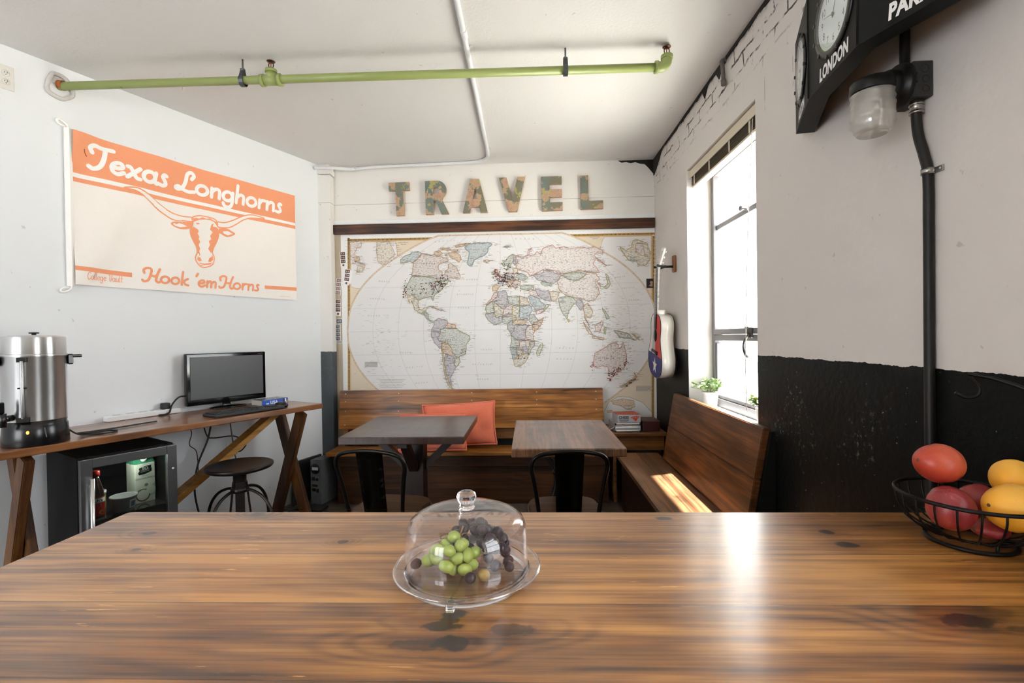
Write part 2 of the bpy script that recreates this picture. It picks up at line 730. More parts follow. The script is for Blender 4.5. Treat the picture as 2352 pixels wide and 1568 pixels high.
# setting: floor, ceiling, walls
b = bmesh.new()
box(b, (-1.9, 0.9, -0.06), (6.6, 7.3, 0.12))
struct('floor', b, M_floor)
b = bmesh.new()
box(b, (-1.9, 0.9, CEIL + 0.05), (6.6, 7.3, 0.10))
struct('ceiling', b, M_ceil)

b = bmesh.new()
fn = lambda s, z, w=0.0: LW(s, w, z)
poly(b, [(-0.32, 0.0), (7.75, 0.0), (7.75, CEIL), (-0.32, CEIL)], fn, depth=0.12)
bmesh.ops.recalc_face_normals(b, faces=b.faces[:])
struct('wall_left', b, M_left)

b = bmesh.new()
box(b, (-0.4, BW + 0.06, CEIL / 2), (3.3, 0.12, CEIL))
struct('wall_back', b, M_back)

WY0, WY1, WZ0, WZ1 = 2.395, 3.415, 0.845, 2.475
b = bmesh.new()
TX = 0.235
cx = RW + TX / 2
VY0, VY1 = -0.72, 0.34
box(b, (cx, (VY0 - 2.6) / 2, CEIL / 2), (TX, VY0 + 2.6, CEIL))
box(b, (cx, (VY1 + WY0) / 2, CEIL / 2), (TX, WY0 - VY1, CEIL))
box(b, (cx, (VY0 + VY1) / 2, WZ0 / 2), (TX, VY1 - VY0, WZ0))
box(b, (cx, (VY0 + VY1) / 2, (WZ1 + CEIL) / 2), (TX, VY1 - VY0, CEIL - WZ1))
box(b, (cx, (WY1 + BW + 0.12) / 2, CEIL / 2), (TX, BW + 0.12 - WY1, CEIL))
box(b, (cx, (WY0 + WY1) / 2, WZ0 / 2), (TX, WY1 - WY0, WZ0))
box(b, (cx, (WY0 + WY1) / 2, (WZ1 + CEIL) / 2), (TX, WY1 - WY0, CEIL - WZ1))
struct('wall_right', b, M_right)

# rear wall behind the camera; its wide unseen window is added for fill light
b = bmesh.new()
ry = -2.66
box(b, (-4.92, ry, CEIL / 2), (0.6, 0.12, CEIL))
box(b, (-0.60, ry, CEIL / 2), (3.8, 0.12, CEIL))
box(b, (-3.56, ry, 0.15), (2.12, 0.12, 0.30))
box(b, (-3.56, ry, (2.6 + CEIL) / 2), (2.12, 0.12, CEIL - 2.6))
struct('wall_rear', b, M_rear)
b = bmesh.new()
for xx in (-4.59, -3.56, -2.53):
    box(b, (xx, ry, 1.45), (0.05, 0.08, 2.3), 0.004)
for zz in (0.32, 2.58):
    box(b, (-3.56, ry, zz), (2.12, 0.08, 0.05), 0.004)
struct('window_fill', b, plain('window_metal', '#6d6b69', 0.45, 0.6))
b = bmesh.new()
for yy in (VY0 + 0.024, VY1 - 0.024):
    box(b, (1.30, yy, (WZ0 + WZ1) / 2), (0.05, 0.044, WZ1 - WZ0), 0.004)
for zz in (WZ0 + 0.03, 1.34, 2.065, WZ1 - 0.03):
    box(b, (1.30, (VY0 + VY1) / 2, zz), (0.045, VY1 - VY0, 0.05), 0.004)
struct('window_3', b, plain('window_metal', '#6d6b69', 0.45, 0.6))

# corner post with its dado, boards and rough gap under the ceiling
b = bmesh.new()
box(b, (-1.776, 4.235, 1.39), (0.112, 0.089, 2.78), 0.004)
box(b, (-1.776, 4.232, 2.81), (0.128, 0.095, 0.045), 0.004)
box(b, (-1.776, 4.232, 2.85), (0.112, 0.089, 0.04))
o = struct('trim_1', b, M_back)
b = bmesh.new()
box(b, (-0.31, 4.272, 2.378), (2.84, 0.016, 0.036), 0.002)
struct('trim_2', b, M_trimw)
b = bmesh.new()
yy = -2.4
fx = lambda u, v, w=0.0: Vector((RW - 0.004 - w, u, v))
pts_top, pts_bot = [], []
rg = random.Random(3)
while yy < 4.27:
    d = 0.016 + 0.014 * rg.random()
    if rg.random() < 0.05:
        d += 0.05
    if yy > 4.05:
        d = 0.05 + (yy - 4.05) * 0.45
    pts_bot.append((yy, CEIL - d))
    yy += 0.045
pts_bot.append((4.279, CEIL - 0.14))
for (a, c) in zip(pts_bot[:-1], pts_bot[1:]):
    poly(b, [(a[0], a[1]), (c[0], c[1]), (c[0], CEIL - 0.001), (a[0], CEIL - 0.001)], fx, depth=0.004, w=0.002)
fy = lambda u, v, w=0.0: Vector((u, BW - 0.003 - w, v))
bb = [(0.80, 2.866), (0.83, 2.848), (0.87, 2.853), (0.91, 2.842), (0.95, 2.85), (0.99, 2.835), (1.03, 2.83), (1.06, 2.80), (1.085, 2.77), (1.109, 2.74), (1.109, 2.868)]
poly(b, bb, fy, depth=0.003)
struct('trim_3', b, M_gap)

# ------------------------------------------------------------------ window in the right wall
M_wmetal = plain('grey_window_paint', '#79777a', 0.45, 0.2, var=0.12, vscale=18)
M_glass = clear_plastic('window_glass', (0.97, 0.985, 0.98), 0.01, 1.45, 0.004)
XW = 1.30
wroot = bpy.data.objects.new('window_1', None)
COL.objects.link(wroot)
wroot['kind'] = 'structure'
b = bmesh.new()
FY0, FY1, FZ0, FZ1 = WY0 + 0.002, WY1 - 0.002, WZ0 + 0.002, WZ1 - 0.002
for y in (FY0 + 0.022, FY1 - 0.022):
    box(b, (XW, y, (FZ0 + FZ1) / 2), (0.055, 0.044, FZ1 - FZ0), 0.004)
box(b, (XW, (FY0 + FY1) / 2, FZ0 + 0.03), (0.06, FY1 - FY0, 0.06), 0.004)
box(b, (XW, (FY0 + FY1) / 2, FZ1 - 0.03), (0.055, FY1 - FY0, 0.06), 0.004)
obj('window_frame', b, M_wmetal, wroot)
b = bmesh.new()
box(b, (XW - 0.012, (FY0 + FY1) / 2, 1.355), (0.05, FY1 - FY0 - 0.088, 0.036), 0.003)
box(b, (XW + 0.004, (FY0 + FY1) / 2, 1.316), (0.06, FY1 - FY0 - 0.088, 0.040), 0.003)
obj('meeting_rail', b, M_wmetal, wroot)
b = bmesh.new()
box(b, (XW, (FY0 + FY1) / 2, 2.065), (0.012, FY1 - FY0 - 0.088, 0.032), 0.002)
obj('glazing_bar', b, M_wmetal, wroot)
b = bmesh.new()
for y in (FY0 + 0.056, FY1 - 0.056):
    box(b, (XW - 0.006, y, 1.08), (0.03, 0.022, 0.40), 0.003)
box(b, (XW - 0.006, (FY0 + FY1) / 2, 0.92), (0.03, FY1 - FY0 - 0.10, 0.022), 0.003)
obj('casement_sash', b, M_wmetal, wroot)
for (z0, z1) in ((0.93, 1.296), (1.373, 2.047), (2.083, 2.412)):
    b = bmesh.new()
    box(b, (XW + 0.006, (FY0 + FY1) / 2, (z0 + z1) / 2), (0.004, FY1 - FY0 - 0.09, z1 - z0))
    obj('pane', b, M_glass, wroot)
# handle: lever with a curved tail
b = bmesh.new()
hy = 2.80
box(b, (XW - 0.043, hy, 1.345), (0.014, 0.05, 0.06), 0.003)
bar(b, (XW - 0.05, hy + 0.045, 1.395), (XW - 0.075, hy - 0.03, 1.372), 0.022, 0.012, 0.003)
tube(b, spline([(XW - 0.05, hy, 1.34), (XW - 0.058, hy + 0.035, 1.30), (XW - 0.062, hy + 0.042, 1.26), (XW - 0.064, hy + 0.02, 1.225), (XW - 0.066, hy - 0.02, 1.205)], 6), 0.007, 8)
obj('latch', b, plain('latch_metal', '#4a4846', 0.35, 0.9), wroot)
b = bmesh.new()
ball(b, (XW - 0.03, 2.93, 2.085), (0.012, 0.02, 0.02))
cyl(b, (XW - 0.03, 2.93, 2.085), (XW - 0.03, 2.84, 2.055), 0.006, 10)
obj('pull_ring', b, M_wmetal, wroot)
# pale plastered sill
b = bmesh.new()
box(b, (1.185, (WY0 + WY1) / 2, WZ0 + 0.004), (0.172, WY1 - WY0 - 0.004, 0.008), 0.002)
obj('window_sill', b, M_trimw, wroot)

# raised blind
bl = thing('window_blind', 'raised brown slatted blind bunched under the window lintel', 'blind', (1.16, 2.905, 2.39))
M_slat = plain('brown_slats', '#5a4d38', 0.55, var=0.25, vscale=80)
M_rail = plain('beige_rail', '#cfc4ae', 0.5, var=0.05)
b = bmesh.new()
box(b, (0, 0, 0.056), (0.06, 1.0, 0.03), 0.003)
box(b, (-0.034, 0, 0.050), (0.006, 1.006, 0.052), 0.002)
obj('headrail', b, M_rail, bl)
b = bmesh.new()
for k in range(9):
    box(b, (0.0 + 0.002 * (k % 2), 0, -0.028 + 0.0075 * k), (0.052, 0.985, 0.0035), 0.001)
obj('slats', b, M_slat, bl)
b = bmesh.new()
box(b, (0, 0, -0.040), (0.05, 0.985, 0.014), 0.003)
obj('bottom_rail', b, M_rail, bl)
M_cord = plain('blind_cord', '#d9d5cc', 0.7)
for y in (-0.40, -0.15, 0.15, 0.42):
    b = bmesh.new()
    box(b, (-0.0285, y, 0.01), (0.002, 0.018, 0.09))
    obj('ladder_tape', b, M_rail, bl)
b = bmesh.new()
tube(b, spline([(-0.031, -0.44, 0.02), (-0.060, -0.445, -0.5), (-0.082, -0.455, -1.1), (-0.086, -0.462, -1.43)], 6), 0.0022, 6)
obj('pull_cord', b, M_cord, bl)
b = bmesh.new()
tube(b, spline([(-0.031, 0.46, 0.02), (-0.033, 0.455, -0.4), (-0.03, 0.45, -0.95)], 6), 0.0015, 6)
obj('pull_cord', b, M_cord, bl)

# ------------------------------------------------------------------ the street beyond the glass
SZ = -0.98
M_street = plain('pale_street', '#c9c8c4', 0.9, var=0.05, vscale=3)
M_wallout = plain('white_outside_wall', '#e8e6e2', 0.85, var=0.03, vscale=4)
b = bmesh.new()
box(b, (26.4, 12, SZ - 0.1), (50, 60, 0.2))
struct('ground', b, M_street)
b = bmesh.new()
box(b, (1.69, 4.86, 1.4), (0.66, 0.2, 4.76))
struct('wall_outside', b, M_wallout)
b = bmesh.new()
box(b, (14, 27, 4.0), (24, 1.0, 10.0))
for i in range(7):
    for j in range(3):
        box(b, (5.0 + i * 3.0, 26.49, 0.4 + j * 3.0), (1.3, 0.06, 1.7), 0.0, mi=1)
struct('building_outside', b, [M_wallout, plain('blue_grey_panes', '#9aa3b5', 0.2)])
car = thing('parked_car', 'pale parked car with dark tyres in the street beyond the window glass', 'car', (7.3, 17.3, SZ), R(-8))
M_car = plain('car_paint', '#e6e7ea', 0.25, var=0.02)
b = bmesh.new()
side = [(-2.15, 0.32), (-2.2, 0.62), (-2.0, 0.86), (-1.1, 0.95), (-0.45, 1.42), (0.95, 1.45), (1.7, 1.02), (2.12, 0.95), (2.2, 0.6), (2.1, 0.32)]
poly(b, side, lambda u, v, w=0: Vector((u, w, v)), depth=1.7, w=0.85)
bmesh.ops.recalc_face_normals(b, faces=b.faces[:])
bmesh.ops.bevel(b, geom=[e for e in b.edges], offset=0.05, segments=2, affect='EDGES')
obj('car_body', b, M_car, car)
for x in (-1.35, 1.35):
    for y in (-0.78, 0.78):
        b = bmesh.new()
        lathe(b, [(0.18, -0.1), (0.30, -0.11), (0.335, -0.07), (0.335, 0.07), (0.30, 0.11), (0.18, 0.1), (0.0, 0.08)], 24, Matrix.Translation((x, y, 0.335)) @ Matrix.Rotation(PI / 2, 4, 'X'))
        obj('wheel', b, plain('tyre', '#2b2d33', 0.8), car)
for y in (-0.853, 0.853):
    b = bmesh.new()
    poly(b, [(-0.95, 0.98), (-0.42, 1.36), (0.85, 1.38), (1.45, 1.02)], lambda u, v, w=0: Vector((u, y, v)))
    obj('window_glass', b, plain('car_glass', '#4c5565', 0.1), car)
for y in (-0.6, 0.6):
    b = bmesh.new()
    box(b, (2.18, y, 0.72), (0.06, 0.3, 0.14), 0.02)
    obj('tail_light', b, plain('red_lens', '#c0281e', 0.2), car)

# ------------------------------------------------------------------ foreground counter
CT = 0.89
W_counter = wood('counter_wood', '#c48b48', '#8c5a29', '#361b0a', 'X', rough=0.38, plank=('Y', 0.187), off=-0.065,
                 knots=[(-0.126, 0.782, 0.022, 0.015, 1.0), (-0.120, 0.706, 0.032, 0.020, 1.0), (-0.165, 0.703, 0.050, 0.016, 0.65),
                        (-0.03, 0.741, 0.042, 0.017, 0.75), (0.672, 0.772, 0.055, 0.020, 1.0), (0.75, 0.75, 0.05, 0.010, 0.7), (-0.71, 1.226, 0.020, 0.014, 1.0),
                        (0.666, 1.112, 0.018, 0.014, 1.0), (0.668, 1.047, 0.024, 0.014, 1.0), (0.32, 1.197, 0.022, 0.012, 1.0), (-0.902, 1.106, 0.020, 0.011, 1.0), (-0.42, 1.06, 0.014, 0.010, 0.9), (-0.86, 1.02, 0.012, 0.008, 0.8),
                        (-0.146, 0.748, 0.034, 0.013, 0.95), (-0.132, 0.765, 0.016, 0.012, 0.9)],
                 kscale=0.8, dens=0.25, scr=1.0, bump=0.10, coat=0.9, contrast=1.35)
ct = thing('wooden_counter', 'long glossy knotty plank counter across the front of the room', 'counter', (0, 0, 0))
b = bmesh.new()
outline = [(-1.09, 0.30), (-1.075, 1.10), (-1.072, 1.238), (-1.066, 1.248), (-1.052, 1.252), (1.104, 1.236), (1.104, 0.30)]
poly(b, outline, lambda u, v, w=0: Vector((u, v, CT + w)), depth=0.045)
bmesh.ops.recalc_face_normals(b, faces=b.faces[:])
bmesh.ops.bevel(b, geom=[e for e in b.edges if abs(e.verts[0].co.z - e.verts[1].co.z) < 1e-4], offset=0.005, segments=2, affect='EDGES')
obj('countertop', b, W_counter, ct)
W_leg = wood('counter_leg_wood', '#6e4524', '#4f2f17', '#24130a', 'Z', 0.4)
for x in (-0.93, 0.98):
    for y in (0.42, 1.12):
        b = bmesh.new()
        box(b, (x, y, 0.4225), (0.09, 0.09, 0.845), 0.006)
        obj('leg', b, W_leg, ct)
for y in (0.42, 1.12):
    b = bmesh.new()
    box(b, (0.025, y, 0.79), (1.82, 0.035, 0.10), 0.004)
    obj('apron', b, wood('counter_apron_wood', '#6e4524', '#4f2f17', '#24130a', 'X', 0.4), ct)

# ------------------------------------------------------------------ clear cake stand, its dome and the grapes
PX, PY = -0.122, 0.908
M_acryl = clear_plastic('clear_acrylic', (0.99, 0.985, 0.995), 0.03, 1.42, 0.004)
M_acryl_t = clear_plastic('clear_acrylic_thick', (0.93, 0.93, 0.95), 0.05, 1.5, 0.05)
tg = NT('solid_acrylic')
tg.t.nodes.remove(tg.b)
gg = tg.n('ShaderNodeBsdfGlass')
gg.inputs['IOR'].default_value = 1.46
gg.inputs['Roughness'].default_value = 0.02
tg.put(gg.inputs['Color'], tg.mix(tg.noise(tg.coord(), 8), (0.96, 0.96, 0.97, 1), (1, 1, 1, 1)))
tg.t.links.new(gg.outputs[0], tg.out.inputs[0])
M_solid = tg.m
st = thing('cake_stand', 'round clear acrylic cake plate on the wooden counter', 'cake stand', (PX, PY, CT))
b = bmesh.new()
lathe(b, [(0, 0.014), (0.10, 0.014), (0.112, 0.0145), (0.118, 0.019), (0.134, 0.021), (0.1355, 0.0225), (0.134, 0.024), (0.117, 0.0225), (0.111, 0.0175), (0.10, 0.0165), (0, 0.0165)], 72)
obj('plate', b, M_acryl, st)
b = bmesh.new()
lathe(b, [(0.1145, 0.0195), (0.108, 0.001), (0.1095, 0.0), (0.1110, 0.001), (0.117, 0.0195)], 72)
obj('skirt', b, M_solid, st)
b = bmesh.new()
lathe(b, [(0.1335, 0.021), (0.1365, 0.0208), (0.1375, 0.0228), (0.1362, 0.0246), (0.1335, 0.0242), (0.1335, 0.021)], 72)
obj('rim', b, M_solid, st)
for k in range(4):
    a = k * PI / 2 - PI / 2 - 0.12
    b = bmesh.new()
    bar(b, (0.02 * math.cos(a), 0.02 * math.sin(a), 0.0178), (0.112 * math.cos(a), 0.112 * math.sin(a), 0.0178), 0.003, 0.003, 0.001)
    obj('divider_ridge', b, M_solid, st)
b = bmesh.new()
box(b, (-0.012, -0.1265, 0.0125), (0.014, 0.016, 0.014), 0.002)
obj('spout_tab', b, M_solid, st)

dm = thing('cake_dome', 'clear acrylic dome lid with round knob over the grapes', 'dome lid', (PX, PY, CT + 0.0240))
b = bmesh.new()
outer = [(0.1145, 0.0), (0.1143, 0.028), (0.1138, 0.054), (0.1115, 0.072), (0.106, 0.084), (0.096, 0.0925), (0.080, 0.0985), (0.058, 0.1022), (0.036, 0.1036), (0.016, 0.1040), (0, 0.104)]
inner = [(max(0, r - 0.0022 * (1 if r > 0.09 else 0.4)), z - (0.0022 if r < 0.10 else 0.0006)) for r, z in outer]
inner[0] = (0.1123, 0.0)
prof = list(reversed(inner)) + outer
lathe(b, [(0, inner[-1][1])] + list(reversed(inner))[1:] + outer, 96)
obj('dome', b, M_acryl, dm)
b = bmesh.new()
lathe(b, [(r, z - 0.0138) for r, z in [(0, 0.1180), (0.0155, 0.1180), (0.0160, 0.1205), (0.0135, 0.1255), (0.0145, 0.130), (0.0185, 0.136), (0.0190, 0.141), (0.0165, 0.1475), (0.011, 0.1505), (0, 0.1510)]], 40)
obj('knob', b, tg.m, dm)


def grape_mat(name, c1, c2, rough=0.28):
    t = NT(name)
    nz = t.noise(t.coord(), 60.0, 3)
    oi = t.n('ShaderNodeObjectInfo').outputs['Random']
    c = t.mix(nz, lin(c1), lin(c2))
    c = t.mix(t.math('MULTIPLY', oi, 0.45), c, lin(c2))
    t.base(c)
    t.set(Roughness=t.math('ADD', rough, t.math('MULTIPLY', nz, 0.2)), Subsurface_Weight=0.15)
    t.b.inputs['Subsurface Radius'].default_value = (0.006, 0.006, 0.003)
    return t.m


M_gg = grape_mat('green_grape_skin', '#b9c565', '#8ea344')
M_pg = grape_mat('dark_grape_skin', '#3a222e', '#1c0f17', 0.32)
M_tan = grape_mat('browned_grape_skin', '#b9a158', '#8d6a33')
M_stem = plain('grape_stem', '#8a6a3a', 0.7, var=0.25)


def grape_mesh(name, r, l, mat):
    bm = bmesh.new()
    lathe(bm, [(0, -l), (r * 0.5, -l * 0.88), (r * 0.86, -l * 0.52), (r, 0), (r * 0.92, l * 0.42), (r * 0.6, l * 0.82), (r * 0.2, l * 0.98), (0, l * 0.97)], 18)
    ball(bm, (0, 0, l * 0.97), (r * 0.10, r * 0.10, r * 0.06), 8)
    me = bpy.data.meshes.new(name)
    bm.to_mesh(me)
    bm.free()
    me.materials.append(mat)
    return me


GM_g = grape_mesh('grape', 0.0108, 0.0145, M_gg)
GM_p = grape_mesh('grape', 0.0096, 0.0110, M_pg)
GM_t = grape_mesh('grape', 0.0105, 0.0115, M_tan)
PLZ = CT + 0.0168


def put_grape(me, x, y, z, parent=None, rot=None, rg=random):
    o = bpy.data.objects.new('grape', me)
    COL.objects.link(o)
    o.location = (x, y, z)
    o.rotation_euler = rot if rot else (rg.uniform(0, PI), rg.uniform(0, PI), rg.uniform(0, 2 * PI))
    if parent is not None:
        o.parent = parent
    return o


def pack(centers, n, rmin, spots, rg, zbias, floor, gap=0.026):
    """drop grape centres into a heap so that they touch but do not sink into one another"""
    out = []
    tries = 0
    while len(out) < n and tries < 30000:
        tries += 1
        (cx, cy, ax, ay) = spots[rg.randrange(len(spots))]
        a, q = rg.uniform(0, 2 * PI), math.sqrt(rg.random())
        x, y = cx + ax * q * math.cos(a), cy + ay * q * math.sin(a)
        if math.hypot(x - PX, y - PY) > 0.094:
            continue
        z = PLZ + floor
        for i_, (px, py, pz) in enumerate(centers + out):
            d2 = (px - x) ** 2 + (py - y) ** 2
            dm_ = gap if i_ < len(centers) else 2 * rmin
            if d2 < dm_ ** 2:
                z = max(z, pz + math.sqrt(dm_ ** 2 - d2))
        top = PLZ + zbias * max(0.0, 1 - ((x - cx) / (ax * 1.15)) ** 2 - ((y - cy) / (ay * 1.15)) ** 2) + floor * 1.1
        if z > top:
            continue
        out.append((x, y, z))
    return out


rg = random.Random(11)
gb = thing('grape_bunch', 'bunch of green grapes with bare stems under the clear dome', 'grapes', (0, 0, 0))
gpos = pack([], 34, 0.0100, [(PX - 0.028, PY - 0.016, 0.047, 0.036)], rg, 0.050, 0.0150)
for (x, y, z) in gpos:
    put_grape(GM_g, x, y, z, gb, (rg.uniform(0.7, 2.2), rg.uniform(-0.6, 0.6), rg.uniform(0, 6.28)))
b = bmesh.new()
stem_pts = spline([(PX - 0.030, PY - 0.010, PLZ + 0.03), (PX - 0.024, PY - 0.004, PLZ + 0.05), (PX - 0.015, PY + 0.002, PLZ + 0.058), (PX - 0.008, PY + 0.006, PLZ + 0.076)], 5)
tube(b, stem_pts, 0.0019, 7)
for k in range(12):
    a = rg.uniform(0, 2 * PI)
    s0 = stem_pts[rg.randrange(2, len(stem_pts) - 4)]
    L = rg.uniform(0.016, 0.034)
    e = s0 + Vector((math.cos(a) * L - 0.010, math.sin(a) * L * 0.7, rg.uniform(-0.006, 0.014)))
    tube(b, spline([s0, (s0 + e) / 2 + Vector((0, 0, rg.uniform(0.0, 0.007))), e], 3), 0.0010, 5)
    ball(b, e, 0.0019, 6)
obj('stem', b, M_stem, gb)
db = thing('grape_bunch', 'heap of dark purple grapes behind the green ones under the dome', 'grapes', (0, 0, 0))
dpos = pack(gpos, 72, 0.0092, [(PX + 0.026, PY + 0.030, 0.056, 0.040), (PX + 0.006, PY + 0.040, 0.055, 0.03), (PX + 0.034, PY + 0.010, 0.032, 0.036)], rg, 0.062, 0.0115)
for (x, y, z) in dpos:
    put_grape(GM_p, x, y, z, db, None, rg)
b = bmesh.new()
for (p0, p1) in (((PX - 0.022, PY + 0.03, PLZ + 0.045), (PX + 0.0, PY + 0.03, PLZ + 0.062)), ((PX + 0.0, PY + 0.03, PLZ + 0.062), (PX + 0.03, PY + 0.022, PLZ + 0.07)), ((PX - 0.012, PY + 0.03, PLZ + 0.055), (PX - 0.034, PY + 0.022, PLZ + 0.057))):
    tube(b, spline([p0, (Vector(p0) + Vector(p1)) / 2 + Vector((0, 0, 0.004)), p1], 4), 0.0014, 6)
obj('stem', b, M_stem, db)
loose = [(GM_p, 0.074, -0.020, 'single reddish grape loose on the right side of the plate, nearer the rim'),
         (GM_p, 0.070, 0.010, 'single reddish grape loose on the plate beside the dark heap, farther from the rim'),
         (GM_t, 0.036, -0.055, 'browned yellowish grape lying loose at the front of the plate'),
         (GM_p, 0.012, -0.062, 'dark grape lying loose in front, touching the green bunch and the browned grape'),
         (GM_p, -0.082, -0.012, 'lone dark grape at the left edge of the green bunch')]
for me, dx, dy, lab in loose:
    x, y = PX + dx, PY + dy
    rr = 0.0114 if me is GM_p else 0.0120
    for _ in range(60):
        push = Vector((0, 0, 0))
        for (px, py, pz) in gpos + dpos:
            d = Vector((x - px, y - py, PLZ + rr - pz))
            if d.length < rr + 0.0145:
                d2 = Vector((d.x, d.y, 0))
                push += d2.normalized() * 0.001
        if push.length < 1e-6:
            break
        x += push.x
        y += push.y
    o = put_grape(me, x, y, PLZ + rr, None, None, rg)
    tag(o, lab, 'grape')

# ------------------------------------------------------------------ wire fruit basket with hook, and the fruit
BX, BY = 0.930, 1.060
M_wire = plain('black_wire', '#060606', 0.45, 0.0, var=0.1, spec=0.25)
bk = thing('fruit_basket', 'black wire fruit basket with tall hook on the counter by the dark wall', 'basket', (BX, BY, CT))
ring = lambda r, z, n=56: [(r * math.cos(2 * PI * k / n), r * math.sin(2 * PI * k / n), z) for k in range(n)]
b = bmesh.new()
tube(b, ring(0.125, 0.100), 0.0042, 10, closed=True)
obj('rim', b, M_wire, bk)
for k in range(22):
    a = 2 * PI * (k + 0.5) / 22
    ca, sa = math.cos(a), math.sin(a)
    pts = spline([(0.125 * ca, 0.125 * sa, 0.100), (0.123 * ca, 0.123 * sa, 0.076), (0.109 * ca, 0.109 * sa, 0.046), (0.080 * ca, 0.080 * sa, 0.024), (0.046 * ca, 0.046 * sa, 0.015)], 4)
    b = bmesh.new()
    tube(b, pts, 0.0021, 6)
    obj('wire', b, M_wire, bk)
b = bmesh.new()
tube(b, ring(0.046, 0.015, 36), 0.003, 8, closed=True)
obj('bottom_ring', b, M_wire, bk)
b = bmesh.new()
tube(b, ring(0.073, 0.0055, 40), 0.0045, 8, closed=True)
for k in range(3):
    a = 2 * PI * k / 3 + 0.4
    tube(b, [(0.073 * math.cos(a), 0.073 * math.sin(a), 0.006), (0.073 * math.cos(a), 0.073 * math.sin(a), 0.0235)], 0.003, 6)
obj('base_ring', b, M_wire, bk)
b = bmesh.new()
arm = spline([(0.095, -0.081, 0.100), (0.118, -0.100, 0.18), (0.118, -0.098, 0.255), (0.090, -0.060, 0.315), (0.053, -0.010, 0.345), (0.024, 0.030, 0.356)], 8)
tube(b, arm, 0.0042, 10)
hook = spline([(0.024, 0.030, 0.356), (0.030, 0.027, 0.345), (0.042, 0.021, 0.325), (0.038, 0.023, 0.308), (0.022, 0.031, 0.304), (0.010, 0.037, 0.311), (0.006, 0.039, 0.314)], 6)
tube(b, hook, 0.0034, 8)
obj('hook', b, M_wire, bk)


def fruit_mat(name, stops, rough=0.35, freckle=None):
    t = NT(name)
    o = t.coord()
    s = t.sep(o)
    v = t.math('ADD', t.math('MULTIPLY', s[2], 7.0), t.math('ADD', 0.5, t.math('MULTIPLY', t.math('SUBTRACT', t.noise(o, 14.0, 4), 0.5), 0.8)))
    v = t.math('ADD', v, t.math('MULTIPLY', s[1], -3.0))
    c = t.ramp(v, stops)
    if freckle:
        f = t.smooth(t.noise(o, 260.0, 2), 0.66, 0.72)
        c = t.mix(t.math('MULTIPLY', f, 0.25), c, lin(freckle))
    t.base(c)
    t.set(Roughness=t.math('ADD', rough, t.math('MULTIPLY', t.noise(o, 30, 3), 0.15)))
    t.bump(t.noise(o, 120.0, 2), 0.05, 0.002)
    return t.m


M_mred = fruit_mat('red_mango_skin', [(0.05, lin('#b98a3a')), (0.30, lin('#b4523a')), (0.6, lin('#993436')), (0.95, lin('#7d262d'))], 0.3, '#d9a070')
M_morange = fruit_mat('orange_red_mango_skin', [(0.1, lin('#8f2526')), (0.4, lin('#a83429')), (0.7, lin('#bf4c33')), (0.95, lin('#c96a4a'))], 0.3, '#e0a070')
M_yel = fruit_mat('yellow_fruit_skin', [(0.1, lin('#e89a22')), (0.5, lin('#f3ae33')), (0.9, lin('#f6bf55'))], 0.42, '#c9892a')
M_scar = plain('stem_scar', '#5b4a24', 0.8)
M_stick = plain('silver_sticker', '#b9bcc0', 0.35, 0.3)


def mango(label, mat, c, r, rot, sticker=None, name='mango', cat='mango', scar='stem_scar', scar_col=None):
    """an asymmetric stone fruit; local x is the long axis"""
    o = None
    bm = bmesh.new()
    bmesh.ops.create_uvsphere(bm, u_segments=32, v_segments=20, radius=1.0)
    for v in bm.verts:
        x, y, z = v.co
        k = 1.0 + 0.10 * x - 0.06 * x * x + (0.05 * z if x > 0 else 0)
        v.co = Vector((x * r[0], y * r[1] * k, z * r[2] * k + 0.05 * r[2] * (x * x - 0.3)))
        d = math.hypot(y, z)
        if x < -0.9:
            v.co.x += (0.28 - d) * 0.10 * r[0] if d < 0.28 else 0
    o = obj(name, bm, mat, None, True)
    o.location = c
    o.rotation_euler = rot
    tag(o, label, cat)
    b2 = bmesh.new()
    lathe(b2, [(0, 0.0022), (0.002, 0.002), (0.0036, 0.0004), (0.004, -0.003)], 14, Matrix.Translation((-r[0] * 0.965, 0, 0.03 * r[2])) @ Matrix.Rotation(-PI / 2, 4, 'Y'))
    obj(scar, b2, scar_col or M_scar, o, True)
    if sticker:
        sx, sz, _ = sticker
        yy = -r[1] * math.sqrt(max(0.01, 1 - (sx / r[0]) ** 2 - (sz / r[2]) ** 2)) * (1 + 0.1 * sx / r[0])
        b3 = bmesh.new()
        nn = Vector((sx / r[0] ** 2, yy / r[1] ** 2, sz / r[2] ** 2)).normalized()
        q = nn.to_track_quat('Z', 'Y').to_matrix().to_4x4()
        lathe(b3, [(0, 0.0016), (0.008, 0.0013), (0.0105, 0.0004), (0.0108, -0.001)], 22, Matrix.Translation((sx, yy, sz)) @ q @ Matrix.Diagonal((1.15, 0.85, 1, 1)), mi=0)
        lathe(b3, [(0.003, 0.0021), (0.005, 0.0019), (0.0052, 0.0015)], 16, Matrix.Translation((sx, yy, sz)) @ q, mi=1)
        obj('sticker', b3, [M_stick, plain('sticker_print', '#3c3838', 0.5)], o)
    return o


